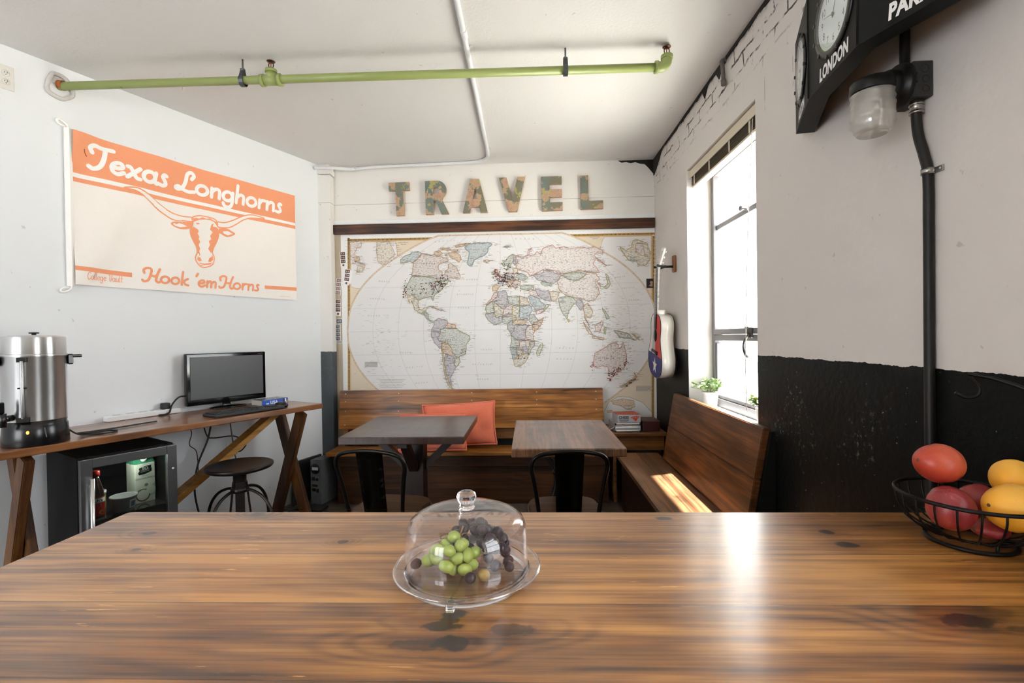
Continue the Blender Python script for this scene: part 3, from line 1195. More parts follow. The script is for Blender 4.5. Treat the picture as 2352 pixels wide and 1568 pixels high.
mango('orange-red mango perched on top of the fruit heap', M_morange, (0.871, 1.066, 1.0565), (0.048, 0.042, 0.0405), (0.12, 0.16, 0.10))
mango('red mango low in the basket behind the curled wires, under the perched one', M_mred, (0.868, 1.033, 0.970), (0.042, 0.042, 0.0465), (0.2, -0.45, 0.2))
mango('yellow-orange fruit with round sticker resting at the front of the basket', M_yel, (0.956, 0.994, 0.986), (0.053, 0.045, 0.046), (0.1, 0.12, 0.10), sticker=(0.008, -0.020, 0), name='mango', cat='fruit')
mango('yellow-orange fruit behind the stickered one', M_yel, (1.015, 1.052, 1.0245), (0.0405, 0.040, 0.040), (0.0, -0.1, 0.7), name='mango', cat='fruit')
mango('half-hidden red mango at the back of the basket', M_mred, (0.990, 1.108, 0.962), (0.040, 0.036, 0.036), (0, 0.15, -0.1))
mango('dark red mango at the bottom of the basket seen between the wires', M_mred, (0.944, 1.030, 0.9285), (0.034, 0.030, 0.0170), (0, 0.05, 0.1))

# ------------------------------------------------------------------ desk against the left wall
DT = 0.88
dr = thing('trestle_desk', 'long narrow brown plank desk with crossed legs along the white wall', 'desk', LW(0.597, 0.612, 0), LROT - R(2.28))
W_desk = wood('desk_wood', '#a87040', '#794a25', '#3d210f', 'X', rough=0.16, plank=('Y', 0.118), off=0.01, dens=0.35, bump=0.08, coat=0.6)
W_dleg = wood('desk_leg_wood', '#80542a', '#523118', '#24140a', 'Z', rough=0.45, dens=0.3)
W_brace = wood('brace_wood', '#c49049', '#a67433', '#6b4519', 'X', rough=0.5, dens=0.3, cross='Z')
b = bmesh.new()
box(b, (-0.84, 0.265, DT - 0.018), (1.68, 0.53, 0.036), 0.005)
obj('tabletop', b, W_desk, dr)


def xleg(x0, dx):
    """one crossed trestle: two boards crossing in the depth direction"""
    z1 = DT - 0.036
    for k, (y0, y1, ox) in enumerate(((0.07, 0.39, dx), (0.39, 0.07, -dx))):
        b = bmesh.new()
        bar(b, (x0 + ox, y0, 0.008), (x0 + ox, y1, z1 - 0.012), 0.038, 0.088, 0.004, up=(0, 1, 0))
        bmesh.ops.bisect_plane(b, geom=b.verts[:] + b.edges[:] + b.faces[:], plane_co=(0, 0, z1 - 0.001), plane_no=(0, 0, 1), clear_outer=True)
        bmesh.ops.bisect_plane(b, geom=b.verts[:] + b.edges[:] + b.faces[:], plane_co=(0, 0, 0.001), plane_no=(0, 0, -1), clear_outer=True)
        bmesh.ops.holes_fill(b, edges=b.edges[:])
        obj('leg', b, W_dleg, dr)


xleg(-0.105, 0.021)
xleg(-1.535, 0.021)
b = bmesh.new()
bar(b, (-0.20, 0.26, DT - 0.055), (-0.925, 0.26, 0.365), 0.038, 0.088, 0.003, up=(0, 1, 0))
bmesh.ops.bisect_plane(b, geom=b.verts[:] + b.edges[:] + b.faces[:], plane_co=(0, 0, DT - 0.037), plane_no=(0, 0, 1), clear_outer=True)
bmesh.ops.holes_fill(b, edges=b.edges[:])
obj('brace', b, W_brace, dr)
b = bmesh.new()
bar(b, (-0.935, 0.238, 0.33), (-0.16, 0.238, 0.07), 0.038, 0.088, 0.003, up=(0, 1, 0))
obj('stretcher', b, wood('stretcher_wood', '#8a5a2c', '#63401f', '#3a2310', 'X', rough=0.5, cross='Z'), dr)

# urn
def brushed(name, c, rough=0.22, axis='Z'):
    if name in _cache:
        return _cache[name]
    t = NT(name)
    o = t.coord()
    sc = {'Z': (2, 2, 40), 'X': (2, 30, 30), 'R': (30, 30, 2)}[axis]
    nz = t.noise(t.mapping(o, sc), 1.0, 3)
    t.base(t.mix(nz, tuple(v * 0.95 for v in lin(c)[:3]) + (1,), lin(c)))
    t.set(Metallic=1.0, Roughness=t.math('ADD', rough, t.math('MULTIPLY', nz, 0.06)))
    t.set(Anisotropic=0.92, Anisotropic_Rotation=0.25)
    tg_ = t.n('ShaderNodeTangent', direction_type='RADIAL', axis='Z')
    t.put(t.b.inputs['Tangent'], tg_.outputs[0])
    _cache[name] = t.m
    return t.m


M_alu = brushed('brushed_aluminium', '#dedede', 0.31)
M_blk = plain('black_plastic', '#0e0e0f', 0.22, var=0.05)
M_blkm = plain('matte_black_plastic', '#151516', 0.5, var=0.1)
pu = LW(2.098, 0.432, DT)
ur = thing('coffee_urn', 'tall brushed aluminium coffee urn with black base on the desk end', 'coffee urn', pu, LROT)
ur.scale = (0.69, 0.69, 1.0)
b = bmesh.new()
lathe(b, [(0.157, 0.112), (0.160, 0.116), (0.1625, 0.40), (0.1665, 0.402), (0.1665, 0.412), (0.164, 0.414), (0.15, 0.414)], 64)
obj('body', b, M_alu, ur)
b = bmesh.new()
lathe(b, [(0.161, 0.4145), (0.1615, 0.418), (0.160, 0.488), (0.155, 0.494), (0.12, 0.4985), (0.03, 0.501), (0.0, 0.501)], 64)
obj('lid', b, M_alu, ur)
b = bmesh.new()
lathe(b, [(0.012, 0.5015), (0.012, 0.507), (0.026, 0.508), (0.027, 0.513), (0.024, 0.514), (0, 0.514)], 32)
obj('lid_knob', b, M_blk, ur)
b = bmesh.new()
lathe(b, [(0.0, 0.0), (0.168, 0.0), (0.170, 0.004), (0.166, 0.05), (0.163, 0.088), (0.156, 0.094), (0.158, 0.110), (0.0, 0.1115)], 64)
obj('base', b, M_blk, ur)
for sgn, a in ((1, R(-14)), (-1, R(166))):
    b = bmesh.new()
    M = Matrix.Rotation(a, 4, 'Z')
    t2 = bmesh.new()
    box(t2, (0.176, 0, 0.385), (0.03, 0.085, 0.05), 0.006)
    box(t2, (0.206, 0, 0.400), (0.062, 0.085, 0.014), 0.005)
    merge(b, t2, M)
    obj('handle', b, M_blk, ur)
b = bmesh.new()
ga = R(-128)
gx, gy = math.cos(ga), math.sin(ga)
tube(b, [(0.178 * gx, 0.178 * gy, 0.13), (0.178 * gx, 0.178 * gy, 0.385)], 0.009, 14)
obj('sight_glass', b, M_alu, ur)
for (rr_, z_, sz_) in ((0.176, 0.265, (0.045, 0.012, 0.006)), (0.172, 0.390, (0.05, 0.02, 0.02)), (0.172, 0.124, (0.06, 0.026, 0.022))):
    b = bmesh.new()
    box(b, (rr_ * gx, rr_ * gy, z_), sz_, 0.0015, rot=(0, 0, ga + PI / 2))
    obj('gauge_bracket', b, M_blk, ur)
b = bmesh.new()
sa = R(-150)
sx, sy = math.cos(sa), math.sin(sa)
cyl(b, (0.155 * sx, 0.155 * sy, 0.135), (0.23 * sx, 0.23 * sy, 0.135), 0.014, 14)
cyl(b, (0.222 * sx, 0.222 * sy, 0.16), (0.222 * sx, 0.222 * sy, 0.10), 0.018, 16)
box(b, (0.235 * sx, 0.235 * sy, 0.185), (0.03, 0.03, 0.05), 0.006)
obj('spigot', b, M_blk, ur)
b = bmesh.new()
te = NT('orange_light')
te.b.inputs['Base Color'].default_value = lin('#ff8a20')
te.put(te.b.inputs['Emission Color'], te.mix(te.noise(te.coord(), 5), lin('#ff6a10'), lin('#ffb040')))
te.b.inputs['Emission Strength'].default_value = 3.0
la = R(-122)
ball(b, (0.168 * math.cos(la), 0.168 * math.sin(la), 0.066), 0.0075, 12)
obj('power_light', b, te.m, ur)
b = bmesh.new()
va = R(-92)
box(b, (0.1655 * math.cos(va), 0.1655 * math.sin(va), 0.045), (0.006, 0.004, 0.075), 0.001, rot=(R(4), R(-12), va + PI / 2))
obj('trim_strip', b, plain('silver_trim', '#9a9a9c', 0.3, 0.8), ur)
b = bmesh.new()
M_cable = plain('black_cable', '#111112', 0.45, var=0.1)
tube(b, spline([(0.162, -0.03, 0.045), (0.20, -0.05, 0.02), (0.27, -0.03, 0.006), (0.36, -0.09, 0.006), (0.44, -0.05, 0.006), (0.42, 0.02, 0.006), (0.33, 0.00, 0.008), (0.24, 0.05, 0.012), (0.34, 0.10, 0.006), (0.50, 0.10, 0.006), (0.66, 0.12, 0.006), (0.80, 0.135, 0.006)], 7), 0.0042, 8)
obj('power_cord', b, M_cable, ur)

# monitor, keyboard, mouse, guide book, white cable duct
mc = Vector((-2.10, 3.36, DT))
mn = thing('computer_monitor', 'black widescreen computer monitor switched off on the desk', 'monitor', (-2.120, 3.330, DT), R(61))
M_gloss = plain('glossy_black', '#0b0b0c', 0.08, var=0.05)
t = NT('dark_screen')
t.base(t.mix(t.smooth(t.noise(t.coord(), 9.0, 4), 0.6, 0.75), lin('#3a3a3c'), lin('#454547')))
t.set(Roughness=0.42, Specular_IOR_Level=0.7)
M_screen = t.m
MW, MH = 0.545, 0.345
b = bmesh.new()
box(b, (0, 0.0, 0.034 + MH / 2), (MW, 0.034, MH), 0.006)
box(b, (0, 0.025, 0.034 + MH / 2), (MW * 0.6, 0.03, MH * 0.6), 0.01)
obj('housing', b, M_gloss, mn)
b = bmesh.new()
box(b, (0, -0.0185, 0.034 + MH / 2 + 0.008), (MW - 0.046, 0.003, MH - 0.062), 0.0008)
obj('screen', b, M_screen, mn)
b = bmesh.new()

for k in range(7):
    box(b, (0.215 + k * 0.006, -0.0178, 0.034 + MH - 0.012), (0.004, 0.001, 0.003))
obj('maker_mark', b, plain('grey_print', '#7d7d80', 0.5), mn)
b = bmesh.new()
bar(b, (0, 0.02, 0.01), (0, 0.02, 0.14), 0.05, 0.022, 0.004, up=(0, 1, 0))
obj('neck', b, M_gloss, mn)
b = bmesh.new()
lathe(b, [(0, 0.0), (0.105, 0.0), (0.11, 0.004), (0.10, 0.010), (0.04, 0.016), (0.0, 0.018)], 40, Matrix.Translation((0, -0.01, 0)) @ Matrix.Diagonal((1.15, 0.70, 1, 1)))
obj('stand_base', b, M_gloss, mn)
b = bmesh.new()
tube(b, spline([(-0.25, 0.02, 0.10), (-0.30, 0.02, 0.10), (-0.35, 0.0, 0.06), (-0.375, -0.02, 0.015), (-0.40, -0.03, 0.007), (-0.44, -0.035, 0.007)], 6), 0.005, 8)
obj('video_cable', b, M_cable, mn)

kb = thing('keyboard', 'black computer keyboard along the desk front below the monitor', 'keyboard', LW(1.10, 0.480, DT), LROT - R(4))
b = bmesh.new()
box(b, (0, 0, 0.010), (0.455, 0.145, 0.018), 0.005)
obj('case', b, M_blkm, kb)
M_key = plain('black_key', '#1b1b1d', 0.5)
krow = [(15, 0.058), (14, 0.038), (13, 0.019), (13, 0.0), (12, -0.019), (8, -0.038)]
for ri, (nk, ky) in enumerate(krow):
    for i in range(nk):
        wd = 0.300 / nk
        b = bmesh.new()
        box(b, (-0.215 + wd * (i + 0.5), ky, 0.0215), (wd - 0.003, 0.0155, 0.007), 0.0015, seg=1)
        obj('key', b, M_key, kb)
for i in range(3):
    for j in range(4):
        b = bmesh.new()
        box(b, (0.145 + i * 0.02, 0.019 - 0.019 * j, 0.0215), (0.017, 0.0155, 0.007), 0.0015, seg=1)
        obj('key', b, M_key, kb)

ms = thing('computer_mouse', 'black computer mouse at the far end of the keyboard', 'mouse', LW(0.835, 0.475, DT), LROT + R(10))
b = bmesh.new()
ball(b, (0, 0, 0.012), (0.032, 0.052, 0.024), 20)
bmesh.ops.bisect_plane(b, geom=b.verts[:] + b.edges[:] + b.faces[:], plane_co=(0, 0, 0.0015), plane_no=(0, 0, -1), clear_outer=True)
bmesh.ops.holes_fill(b, edges=b.edges[:])
obj('shell', b, M_blk, ms)
b = bmesh.new()
cyl(b, (-0.004, -0.03, 0.031), (0.004, -0.03, 0.031), 0.008, 14)
obj('scroll_wheel', b, plain('grey_rubber', '#4a4a4c', 0.6), ms)
b = bmesh.new()
tube(b, spline([(0, 0.05, 0.012), (-0.02, 0.09, 0.006), (-0.07, 0.13, 0.004), (-0.13, 0.13, 0.004)], 5), 0.002, 6)
obj('mouse_cable', b, M_cable, ms)

bo = thing('guide_book', 'thick blue travel guide book lying on the desk beside the monitor', 'book', LW(0.775, 0.275, DT), LROT - R(3))
M_paper = plain('book_pages', '#d8d3c8', 0.8, var=0.12, vscale=200)
M_blue = plain('blue_spine', '#2f5ec4', 0.3, var=0.15, vscale=8)
M_white = plain('white_print', '#f2f2f2', 0.6, var=0.02)
b = bmesh.new()
box(b, (0, 0.004, 0.021), (0.196, 0.118, 0.036), 0.001)
obj('pages', b, M_paper, bo)
t = NT('book_cover')
o = t.coord()
t.base(t.ramp(t.noise(o, 12.0, 3), [(0.35, lin('#27486f')), (0.5, lin('#8d9aa8')), (0.6, lin('#6b5a45')), (0.75, lin('#c8c4bb'))]))
t.set(Roughness=0.25)
b = bmesh.new()
box(b, (0, 0, 0.0405), (0.2, 0.13, 0.003), 0.001)
box(b, (0, 0, 0.0015), (0.2, 0.13, 0.003), 0.001)
obj('cover', b, t.m, bo)
b = bmesh.new()
box(b, (0, -0.0635, 0.021), (0.2, 0.003, 0.036), 0.001)
fs = lambda u, v, w=0.0: Vector((u, -0.0652 - w, v))

lettering(b, 'USA', 0.032, lambda u, v, w=0.0: fs(u - 0.04, v + 0.010, w), mi=1, w=0.0004, bold=0.0009)
poly(b, [(-0.072, 0.010), (-0.05, 0.010), (-0.05, 0.018), (-0.072, 0.018)], fs, mi=1, w=0.0003)
poly(b, [(0.060, 0.004), (0.072, 0.004), (0.072, 0.038), (0.060, 0.038)], fs, mi=2, w=0.0003)
poly(b, [(0.074, 0.004), (0.084, 0.004), (0.084, 0.038), (0.074, 0.038)], fs, mi=1, w=0.0003)
poly(b, [(0.085, 0.006), (0.098, 0.006), (0.098, 0.022), (0.085, 0.022)], fs, mi=3, w=0.0003)
obj('spine', b, [M_blue, M_white, plain('dark_blue', '#1d3263', 0.4), plain('orange_print', '#d08a5c', 0.5)], bo)

pw = thing('power_strip', 'white power strip lying along the wall behind the monitor', 'power strip', LW(1.47, 0.05, DT), LROT)
b = bmesh.new()
box(b, (0, 0, 0.017), (0.40, 0.055, 0.032), 0.006)
obj('housing', b, M_trimw, pw)
for k in range(5):
    b = bmesh.new()
    box(b, (-0.14 + k * 0.066, 0, 0.0335), (0.034, 0.034, 0.003), 0.001)
    obj('socket', b, plain('socket_face', '#c9c9c9', 0.5), pw)
b = bmesh.new()
box(b, (0.12, 0, 0.052), (0.045, 0.04, 0.04), 0.006)
obj('plug', b, M_blkm, pw)

# hanging cables and the wall outlet under the desk
wo = thing('wall_outlet', 'white wall outlet with two black plugs under the desk', 'outlet', LW(0.895, 0.0, 0.545), LROT)
b = bmesh.new()
box(b, (0, -0.004, 0), (0.075, 0.006, 0.115), 0.002)
obj('cover_plate', b, M_trimw, wo)
for x, z in ((-0.016, -0.028), (0.014, -0.012)):
    b = bmesh.new()
    box(b, (x, -0.022, z), (0.026, 0.03, 0.026), 0.006)
    obj('plug', b, M_blkm, wo)


def cable(name, label, pts, r=0.004, n=7, mat=None):
    b = bmesh.new()
    tube(b, spline(pts, n), r, 7)
    return tag(obj(name, b, mat or M_cable), label, 'cable')


cable('hanging_cable', 'black cable looping from the desk back to the outlet plug', [LW(1.13, 0.05, 0.83), LW(1.10, 0.06, 0.70), LW(1.08, 0.10, 0.68), LW(0.95, 0.12, 0.67), LW(0.84, 0.09, 0.60), LW(0.85, 0.06, 0.545), LW(0.880, 0.042, 0.535)], 0.0045)
cable('hanging_cable', 'thick black cable hanging down to the floor behind the stool', [LW(1.06, 0.06, 0.83), LW(1.11, 0.09, 0.68), LW(1.20, 0.12, 0.52), LW(1.22, 0.12, 0.34), LW(1.18, 0.14, 0.12), LW(1.12, 0.17, 0.010)], 0.006)
cable('hanging_cable', 'thin brown cable curling down from the middle of the desk', [LW(1.24, 0.05, 0.83), LW(1.20, 0.06, 0.74), LW(1.22, 0.07, 0.66), LW(1.17, 0.06, 0.60), LW(1.16, 0.06, 0.45)], 0.003, mat=plain('brown_cable', '#4a2e26', 0.5))
cable('hanging_cable', 'grey cable running from the desk down past the brace', [LW(1.03, 0.20, 0.83), LW(1.02, 0.21, 0.70), LW(1.0, 0.21, 0.55), LW(0.95, 0.20, 0.40), LW(0.97, 0.20, 0.22), LW(0.90, 0.20, 0.010)], 0.0045, mat=plain('grey_cable', '#6b6862', 0.5))
cable('floor_cable', 'black cable lying in waves on the floor toward the computer tower', [LW(1.0, 0.22, 0.012), LW(0.85, 0.17, 0.012), LW(0.70, 0.24, 0.012), LW(0.55, 0.17, 0.012), LW(0.42, 0.22, 0.012)], 0.005)
cable('floor_cable', 'second black cable on the floor crossing behind the crossed legs', [LW(1.02, 0.12, 0.012), LW(0.84, 0.11, 0.012), LW(0.68, 0.08, 0.012), LW(0.50, 0.12, 0.012), LW(0.38, 0.15, 0.012)], 0.005)

# mini fridge
FR = (2.0, 0.585)
fg = thing('mini_fridge', 'black mini fridge with steel framed glass door under the desk', 'fridge', LW(2.0, 0.588, 0), LROT - R(5.5))
FW, FH, FD = 0.405, 0.795, 0.46
b = bmesh.new()
th = 0.03
# carcass: open at the front (local y = 0 is the door face, y grows to the wall)
box(b, (th / 2, 0.03 + FD / 2, FH / 2), (th, FD - 0.02, FH), 0.003)
box(b, (FW - th / 2, 0.03 + FD / 2, FH / 2), (th, FD - 0.02, FH), 0.003)
box(b, (FW / 2, 0.03 + FD / 2, FH - th / 2), (FW - 2 * th, FD - 0.02, th), 0.003)
box(b, (FW / 2, 0.03 + FD / 2, 0.05), (FW - 2 * th, FD - 0.02, 0.10), 0.003)
box(b, (FW / 2, FD + 0.005, FH / 2), (FW - 2 * th, 0.03, FH - 0.1), 0.003)
obj('cabinet', b, plain('black_fridge', '#060606', 0.55, var=0.1, spec=0.15), fg)
b = bmesh.new()
M_steel = plain('door_steel', '#8a8b8d', 0.32, 1.0, var=0.06, vscale=5)
bw = 0.046
for (x, w) in ((bw / 2, bw), (FW - bw / 2, bw)):
    box(b, (x, 0.012, FH / 2 + 0.02), (w, 0.03, FH - 0.05), 0.003)
box(b, (FW / 2, 0.012, FH - 0.005 - bw / 2), (FW - 2 * bw, 0.03, bw), 0.003)
box(b, (FW / 2, 0.012, 0.045 + bw / 2), (FW - 2 * bw, 0.03, bw), 0.003)
dd = obj('door', b, M_steel, fg)
b = bmesh.new()
box(b, (FW / 2, 0.014, FH / 2 + 0.02), (FW - 2 * bw + 0.004, 0.006, FH - 0.05 - 2 * bw))
obj('glass', b, clear_plastic('fridge_glass', (0.62, 0.64, 0.62), 0.02, 1.45, 0.004), dd)
b = bmesh.new()
tube(b, [(0.036, -0.028, 0.70), (0.036, -0.028, 0.12)], 0.0095, 14)
for z in (0.665, 0.155):
    cyl(b, (0.030, 0.0, z), (0.036, -0.028, z), 0.006, 10)
obj('handle', b, brushed('handle_steel', '#d5d5d5', 0.15, 'R'), dd)
b = bmesh.new()
ball(b, (FW - 0.02, -0.0045, 0.665), (0.006, 0.004, 0.006), 12)
obj('lock', b, M_alu, dd)
M_wsh = plain('wire_shelf', '#8c8d8e', 0.3, 0.7)
for z in (0.475, 0.16):
    b = bmesh.new()
    box(b, (FW / 2, 0.23, z), (FW - 0.064, 0.36, 0.006), 0.001)
    obj('shelf', b, clear_plastic('shelf_glass', (0.75, 0.78, 0.76), 0.05, 1.45, 0.03), fg)
# small point lamp added inside the fridge to brighten its contents
ld = bpy.data.lights.new('fridge_fill', 'POINT')
ld.energy = 1.3
ld.shadow_soft_size = 0.02
ld.color = (0.95, 1.0, 0.95)
lo = bpy.data.objects.new('fridge_fill', ld)
COL.objects.link(lo)
lo.parent = fg
lo.location = (FW / 2, 0.08, FH - 0.055)

Mf = Matrix.Translation(fg.location) @ Euler((0, 0, LROT - R(5.5))).to_matrix().to_4x4()
FROT = LROT - R(5.5)


def infridge(x, y, z):
    return Mf @ Vector((x, y, z))


sb = thing('syrup_bottle', 'dark syrup bottle with red cap and red label inside the fridge', 'bottle', infridge(0.085, 0.10, 0.4782), FROT)
b = bmesh.new()
lathe(b, [(0, 0), (0.034, 0), (0.036, 0.006), (0.036, 0.105), (0.032, 0.135), (0.018, 0.19), (0.0165, 0.205), (0, 0.205)], 32)
obj('bottle_body', b, plain('syrup_brown', '#2a1512', 0.12), sb)
b = bmesh.new()
lathe(b, [(0, 0.2052), (0.0195, 0.2052), (0.0195, 0.229), (0.017, 0.231), (0, 0.231)], 24)
obj('cap', b, plain('red_cap', '#c32a1f', 0.35), sb)
b = bmesh.new()
arc = lambda u, v, w=0.0: Vector(((0.0365 + w) * math.sin(u / 0.0365), -(0.0365 + w) * math.cos(u / 0.0365), v))
nseg = 14
for i in range(nseg):
    u0, u1 = -0.05 + 0.1 * i / nseg, -0.05 + 0.1 * (i + 1) / nseg
    poly(b, [(u0, 0.010), (u1, 0.010), (u1, 0.105), (u0, 0.105)], arc)
    poly(b, [(u0, 0.078), (u1, 0.078), (u1, 0.099), (u0, 0.099)], arc, mi=1, w=0.0004)
lettering(b, "lch's", 0.022, lambda u, v, w=0: arc(u, v + 0.081, w), mi=2, w=0.0008, bold=0.0006, align='CENTER')

for (u, v, r) in ((0.012, 0.03, 0.010), (0.016, 0.028, 0.0055)):
    poly(b, [(u + r * math.cos(a * PI / 6), v + r * math.sin(a * PI / 6)) for a in range(12)], arc, mi=3 if r > 0.008 else 2, w=0.0006 if r > 0.008 else 0.0009)
for v in (0.066, 0.057):
    poly(b, [(-0.022, v), (0.012, v + 0.001), (0.012, v + 0.006), (-0.022, v + 0.005)], arc, mi=1, w=0.0006)
obj('bottle_label', b, [plain('red_label', '#b3251e', 0.4), M_white, plain('black_print', '#141414', 0.5), plain('yellow_print', '#c9a23a', 0.5)], sb)

tb = thing('dip_tub', 'open clear plastic tub with a small label on the fridge shelf', 'tub', infridge(0.200, 0.10, 0.4782), FROT)
b = bmesh.new()
lathe(b, [(0, 0.002), (0.043, 0.002), (0.054, 0.070), (0.059, 0.072), (0.059, 0.078), (0.055, 0.078), (0.0535, 0.074), (0.042, 0.005), (0, 0.005)], 40)
obj('tub_body', b, plain('frosted_tub', '#a9aaa8', 0.3, var=0.15), tb)
b = bmesh.new()
arc2 = lambda u, v, w=0.0: Vector(((0.0445 + v * 0.157 + w) * math.sin(u / 0.05), -(0.0445 + v * 0.157 + w) * math.cos(u / 0.05), v))
for i in range(6):
    u0, u1 = 0.008 + 0.034 * i / 6, 0.008 + 0.034 * (i + 1) / 6
    poly(b, [(u0, 0.018), (u1, 0.018), (u1, 0.06), (u0, 0.06)], arc2, w=0.0006)
    if 0 < i < 5:
        poly(b, [(u0, 0.024), (u1, 0.024), (u1, 0.052), (u0, 0.052)], arc2, mi=1, w=0.0012)
obj('tub_label', b, [M_white, plain('blue_grey_print', '#6f7c96', 0.5)], tb)
jr = thing('small_jar', 'small white lidded jar mostly hidden behind the syrup bottle', 'jar', infridge(0.125, 0.22, 0.4782), FROT)
b = bmesh.new()
lathe(b, [(0, 0), (0.036, 0), (0.038, 0.01), (0.038, 0.085), (0, 0.085)], 28)
obj('jar_body', b, plain('yellow_jar', '#8d8a3c', 0.3), jr)
b = bmesh.new()
lathe(b, [(0, 0.0855), (0.041, 0.0855), (0.041, 0.098), (0.038, 0.1), (0, 0.1)], 28)
obj('lid', b, M_trimw, jr)

ck = thing('drink_carton', 'pale green coconut drink carton with black logo in the fridge', 'carton', infridge(0.312, 0.20, 0.4782), FROT + R(4))
M_car1 = plain('carton_cream', '#dfe3d3', 0.45, var=0.04)
M_car2 = plain('carton_green', '#3f8f6b', 0.45)
b = bmesh.new()
hw = 0.047
box(b, (0, 0, 0.105), (2 * hw, 2 * hw, 0.21), 0.002)
vs = [b.verts.new(p) for p in ((-hw, -hw, 0.21), (hw, -hw, 0.21), (hw, hw, 0.21), (-hw, hw, 0.21), (-hw, 0.0, 0.258), (hw, 0.0, 0.258))]
for f in ((0, 1, 5, 4), (2, 3, 4, 5), (1, 2, 5), (3, 0, 4)):
    fc = b.faces.new([vs[i] for i in f])
    fc.material_index = 1
box(b, (0, 0, 0.265), (2 * hw, 0.004, 0.02), 0.0, mi=1)
fc_ = lambda u, v, w=0.0: Vector((u, -hw - 0.0006 - w, v))
blob = [(-0.032, 0.155), (-0.028, 0.150), (0.0, 0.152), (0.022, 0.158), (0.030, 0.162), (0.031, 0.176), (0.028, 0.181), (0.029, 0.196), (0.0, 0.194), (-0.028, 0.188), (-0.030, 0.180), (-0.026, 0.174), (-0.032, 0.166)]
poly(b, blob, fc_, mi=2, w=0.0004)
lettering(b, 'SO', 0.020, lambda u, v, w=0: fc_(u, v + 0.176, w), mi=0, w=0.0009, align='CENTER', sx=1.2)
for v in (0.171, 0.164):
    poly(b, [(-0.022, v), (0.02, v + 0.002), (0.02, v + 0.005), (-0.022, v + 0.003)], fc_, mi=3, w=0.0009)
lettering(b, 'ORGANIC', 0.0085, lambda u, v, w=0: fc_(u, v + 0.140, w), mi=3, w=0.0006, align='CENTER')
lettering(b, 'COCONUTMILK', 0.0125, lambda u, v, w=0: fc_(u, v + 0.125, w), mi=2, w=0.0006, align='CENTER')
circ = lambda cx, cy, r, n=24, a0=0, a1=2 * PI: [(cx + r * math.cos(a0 + (a1 - a0) * k / n), cy + r * math.sin(a0 + (a1 - a0) * k / n)) for k in range(n)]
poly(b, [(-hw, 0.06), (-0.03, 0.075), (0.0, 0.072), (0.03, 0.085), (hw, 0.1), (hw, 0.03), (-hw, 0.03)], fc_, mi=4, w=0.0003)
poly(b, circ(-0.012, 0.040, 0.034), fc_, mi=5, w=0.0005)
poly(b, circ(-0.012, 0.041, 0.028), fc_, mi=0, w=0.0008)
poly(b, circ(0.026, 0.062, 0.022), fc_, mi=0, w=0.0006)
poly(b, circ(0.004, 0.092, 0.009), fc_, mi=3, w=0.0006)
obj('carton_body', b, [M_car1, M_car2, plain('black_print', '#141414', 0.5), plain('grey_green_print', '#7c8c80', 0.5), plain('soft_green', '#a9cbb0', 0.5), plain('coconut_brown', '#6d5a45', 0.6)], ck)
b = bmesh.new()
cyl(b, (0.0, -0.028, 0.222), (0.0, -0.040, 0.238), 0.014, 20)
obj('cap', b, M_white, ck)
M_milk = plain('cloudy_jug', '#8d9598', 0.35, var=0.1, vscale=12)
for i, (x, y, lab) in enumerate(((0.10, 0.13, 'cloudy white jug on the lower fridge shelf below the syrup bottle'), (0.275, 0.15, 'cloudy white jug on the lower fridge shelf below the carton'))):
    jg = thing('milk_jug', lab, 'jug', infridge(x, y, 0.1632), FROT + R(10 * i), 'jugs on the lower fridge shelf')
    b = bmesh.new()
    box(b, (0, 0, 0.085), (0.135, 0.13, 0.17), 0.028, seg=4)
    lathe(b, [(0.066, 0.150), (0.060, 0.185), (0.040, 0.222), (0.022, 0.236), (0.021, 0.25), (0, 0.25)], 24)
    obj('jug_body', b, M_milk, jg, True)
    b = bmesh.new()
    tube(b, spline([(0.055, -0.02, 0.15), (0.078, -0.03, 0.165), (0.07, -0.02, 0.20), (0.035, -0.01, 0.228)], 6), 0.009, 8)
    obj('handle', b, M_milk, jg)

# stool
stl = thing('metal_stool', 'round dark metal stool with bowed legs in front of the desk', 'stool', (-1.742, 2.835, 0), R(20))
M_dark = plain('dark_gunmetal', '#2a2422', 0.32, 0.55, var=0.2, vscale=14)
b = bmesh.new()
lathe(b, [(0, 0.572), (0.15, 0.572), (0.176, 0.580), (0.185, 0.592), (0.184, 0.600), (0.176, 0.604), (0.16, 0.600), (0, 0.598)], 56)
obj('seat', b, M_dark, stl)
b = bmesh.new()
cyl(b, (0, 0, 0.20), (0, 0, 0.575), 0.014, 16)
lathe(b, [(0, 0.56), (0.06, 0.562), (0.062, 0.571), (0, 0.571)], 24)
obj('screw_post', b, M_dark, stl)
b = bmesh.new()
lathe(b, [(0.016, 0.555), (0.036, 0.55), (0.036, 0.47), (0.05, 0.46), (0.05, 0.44), (0.016, 0.43)], 24)
obj('hub', b, M_dark, stl)
for k in range(4):
    a = k * PI / 2 + 0.25
    ca, sa = math.cos(a), math.sin(a)
    b = bmesh.new()
    bar(b, (0.034 * ca, 0.034 * sa, 0.50), (0.085 * ca, 0.085 * sa, 0.006), 0.010, 0.045, 0.002, up=(-sa, ca, 0))
    bmesh.ops.bisect_plane(b, geom=b.verts[:] + b.edges[:] + b.faces[:], plane_co=(0, 0, 0.001), plane_no=(0, 0, -1), clear_outer=True)
    bmesh.ops.holes_fill(b, edges=b.edges[:])
    obj('leg', b, M_dark, stl)
for k in range(4):
    a = k * PI / 2 + 0.25 + PI / 4
    ca, sa = math.cos(a), math.sin(a)
    b = bmesh.new()
    pp = [(0.03, 0.455), (0.09, 0.45), (0.155, 0.42), (0.205, 0.36), (0.230, 0.28), (0.238, 0.16), (0.24, 0.006)]
    tube(b, spline([(r * ca, r * sa, z) for r, z in pp], 6), 0.0085, 10)
    obj('bowed_rod', b, M_dark, stl)
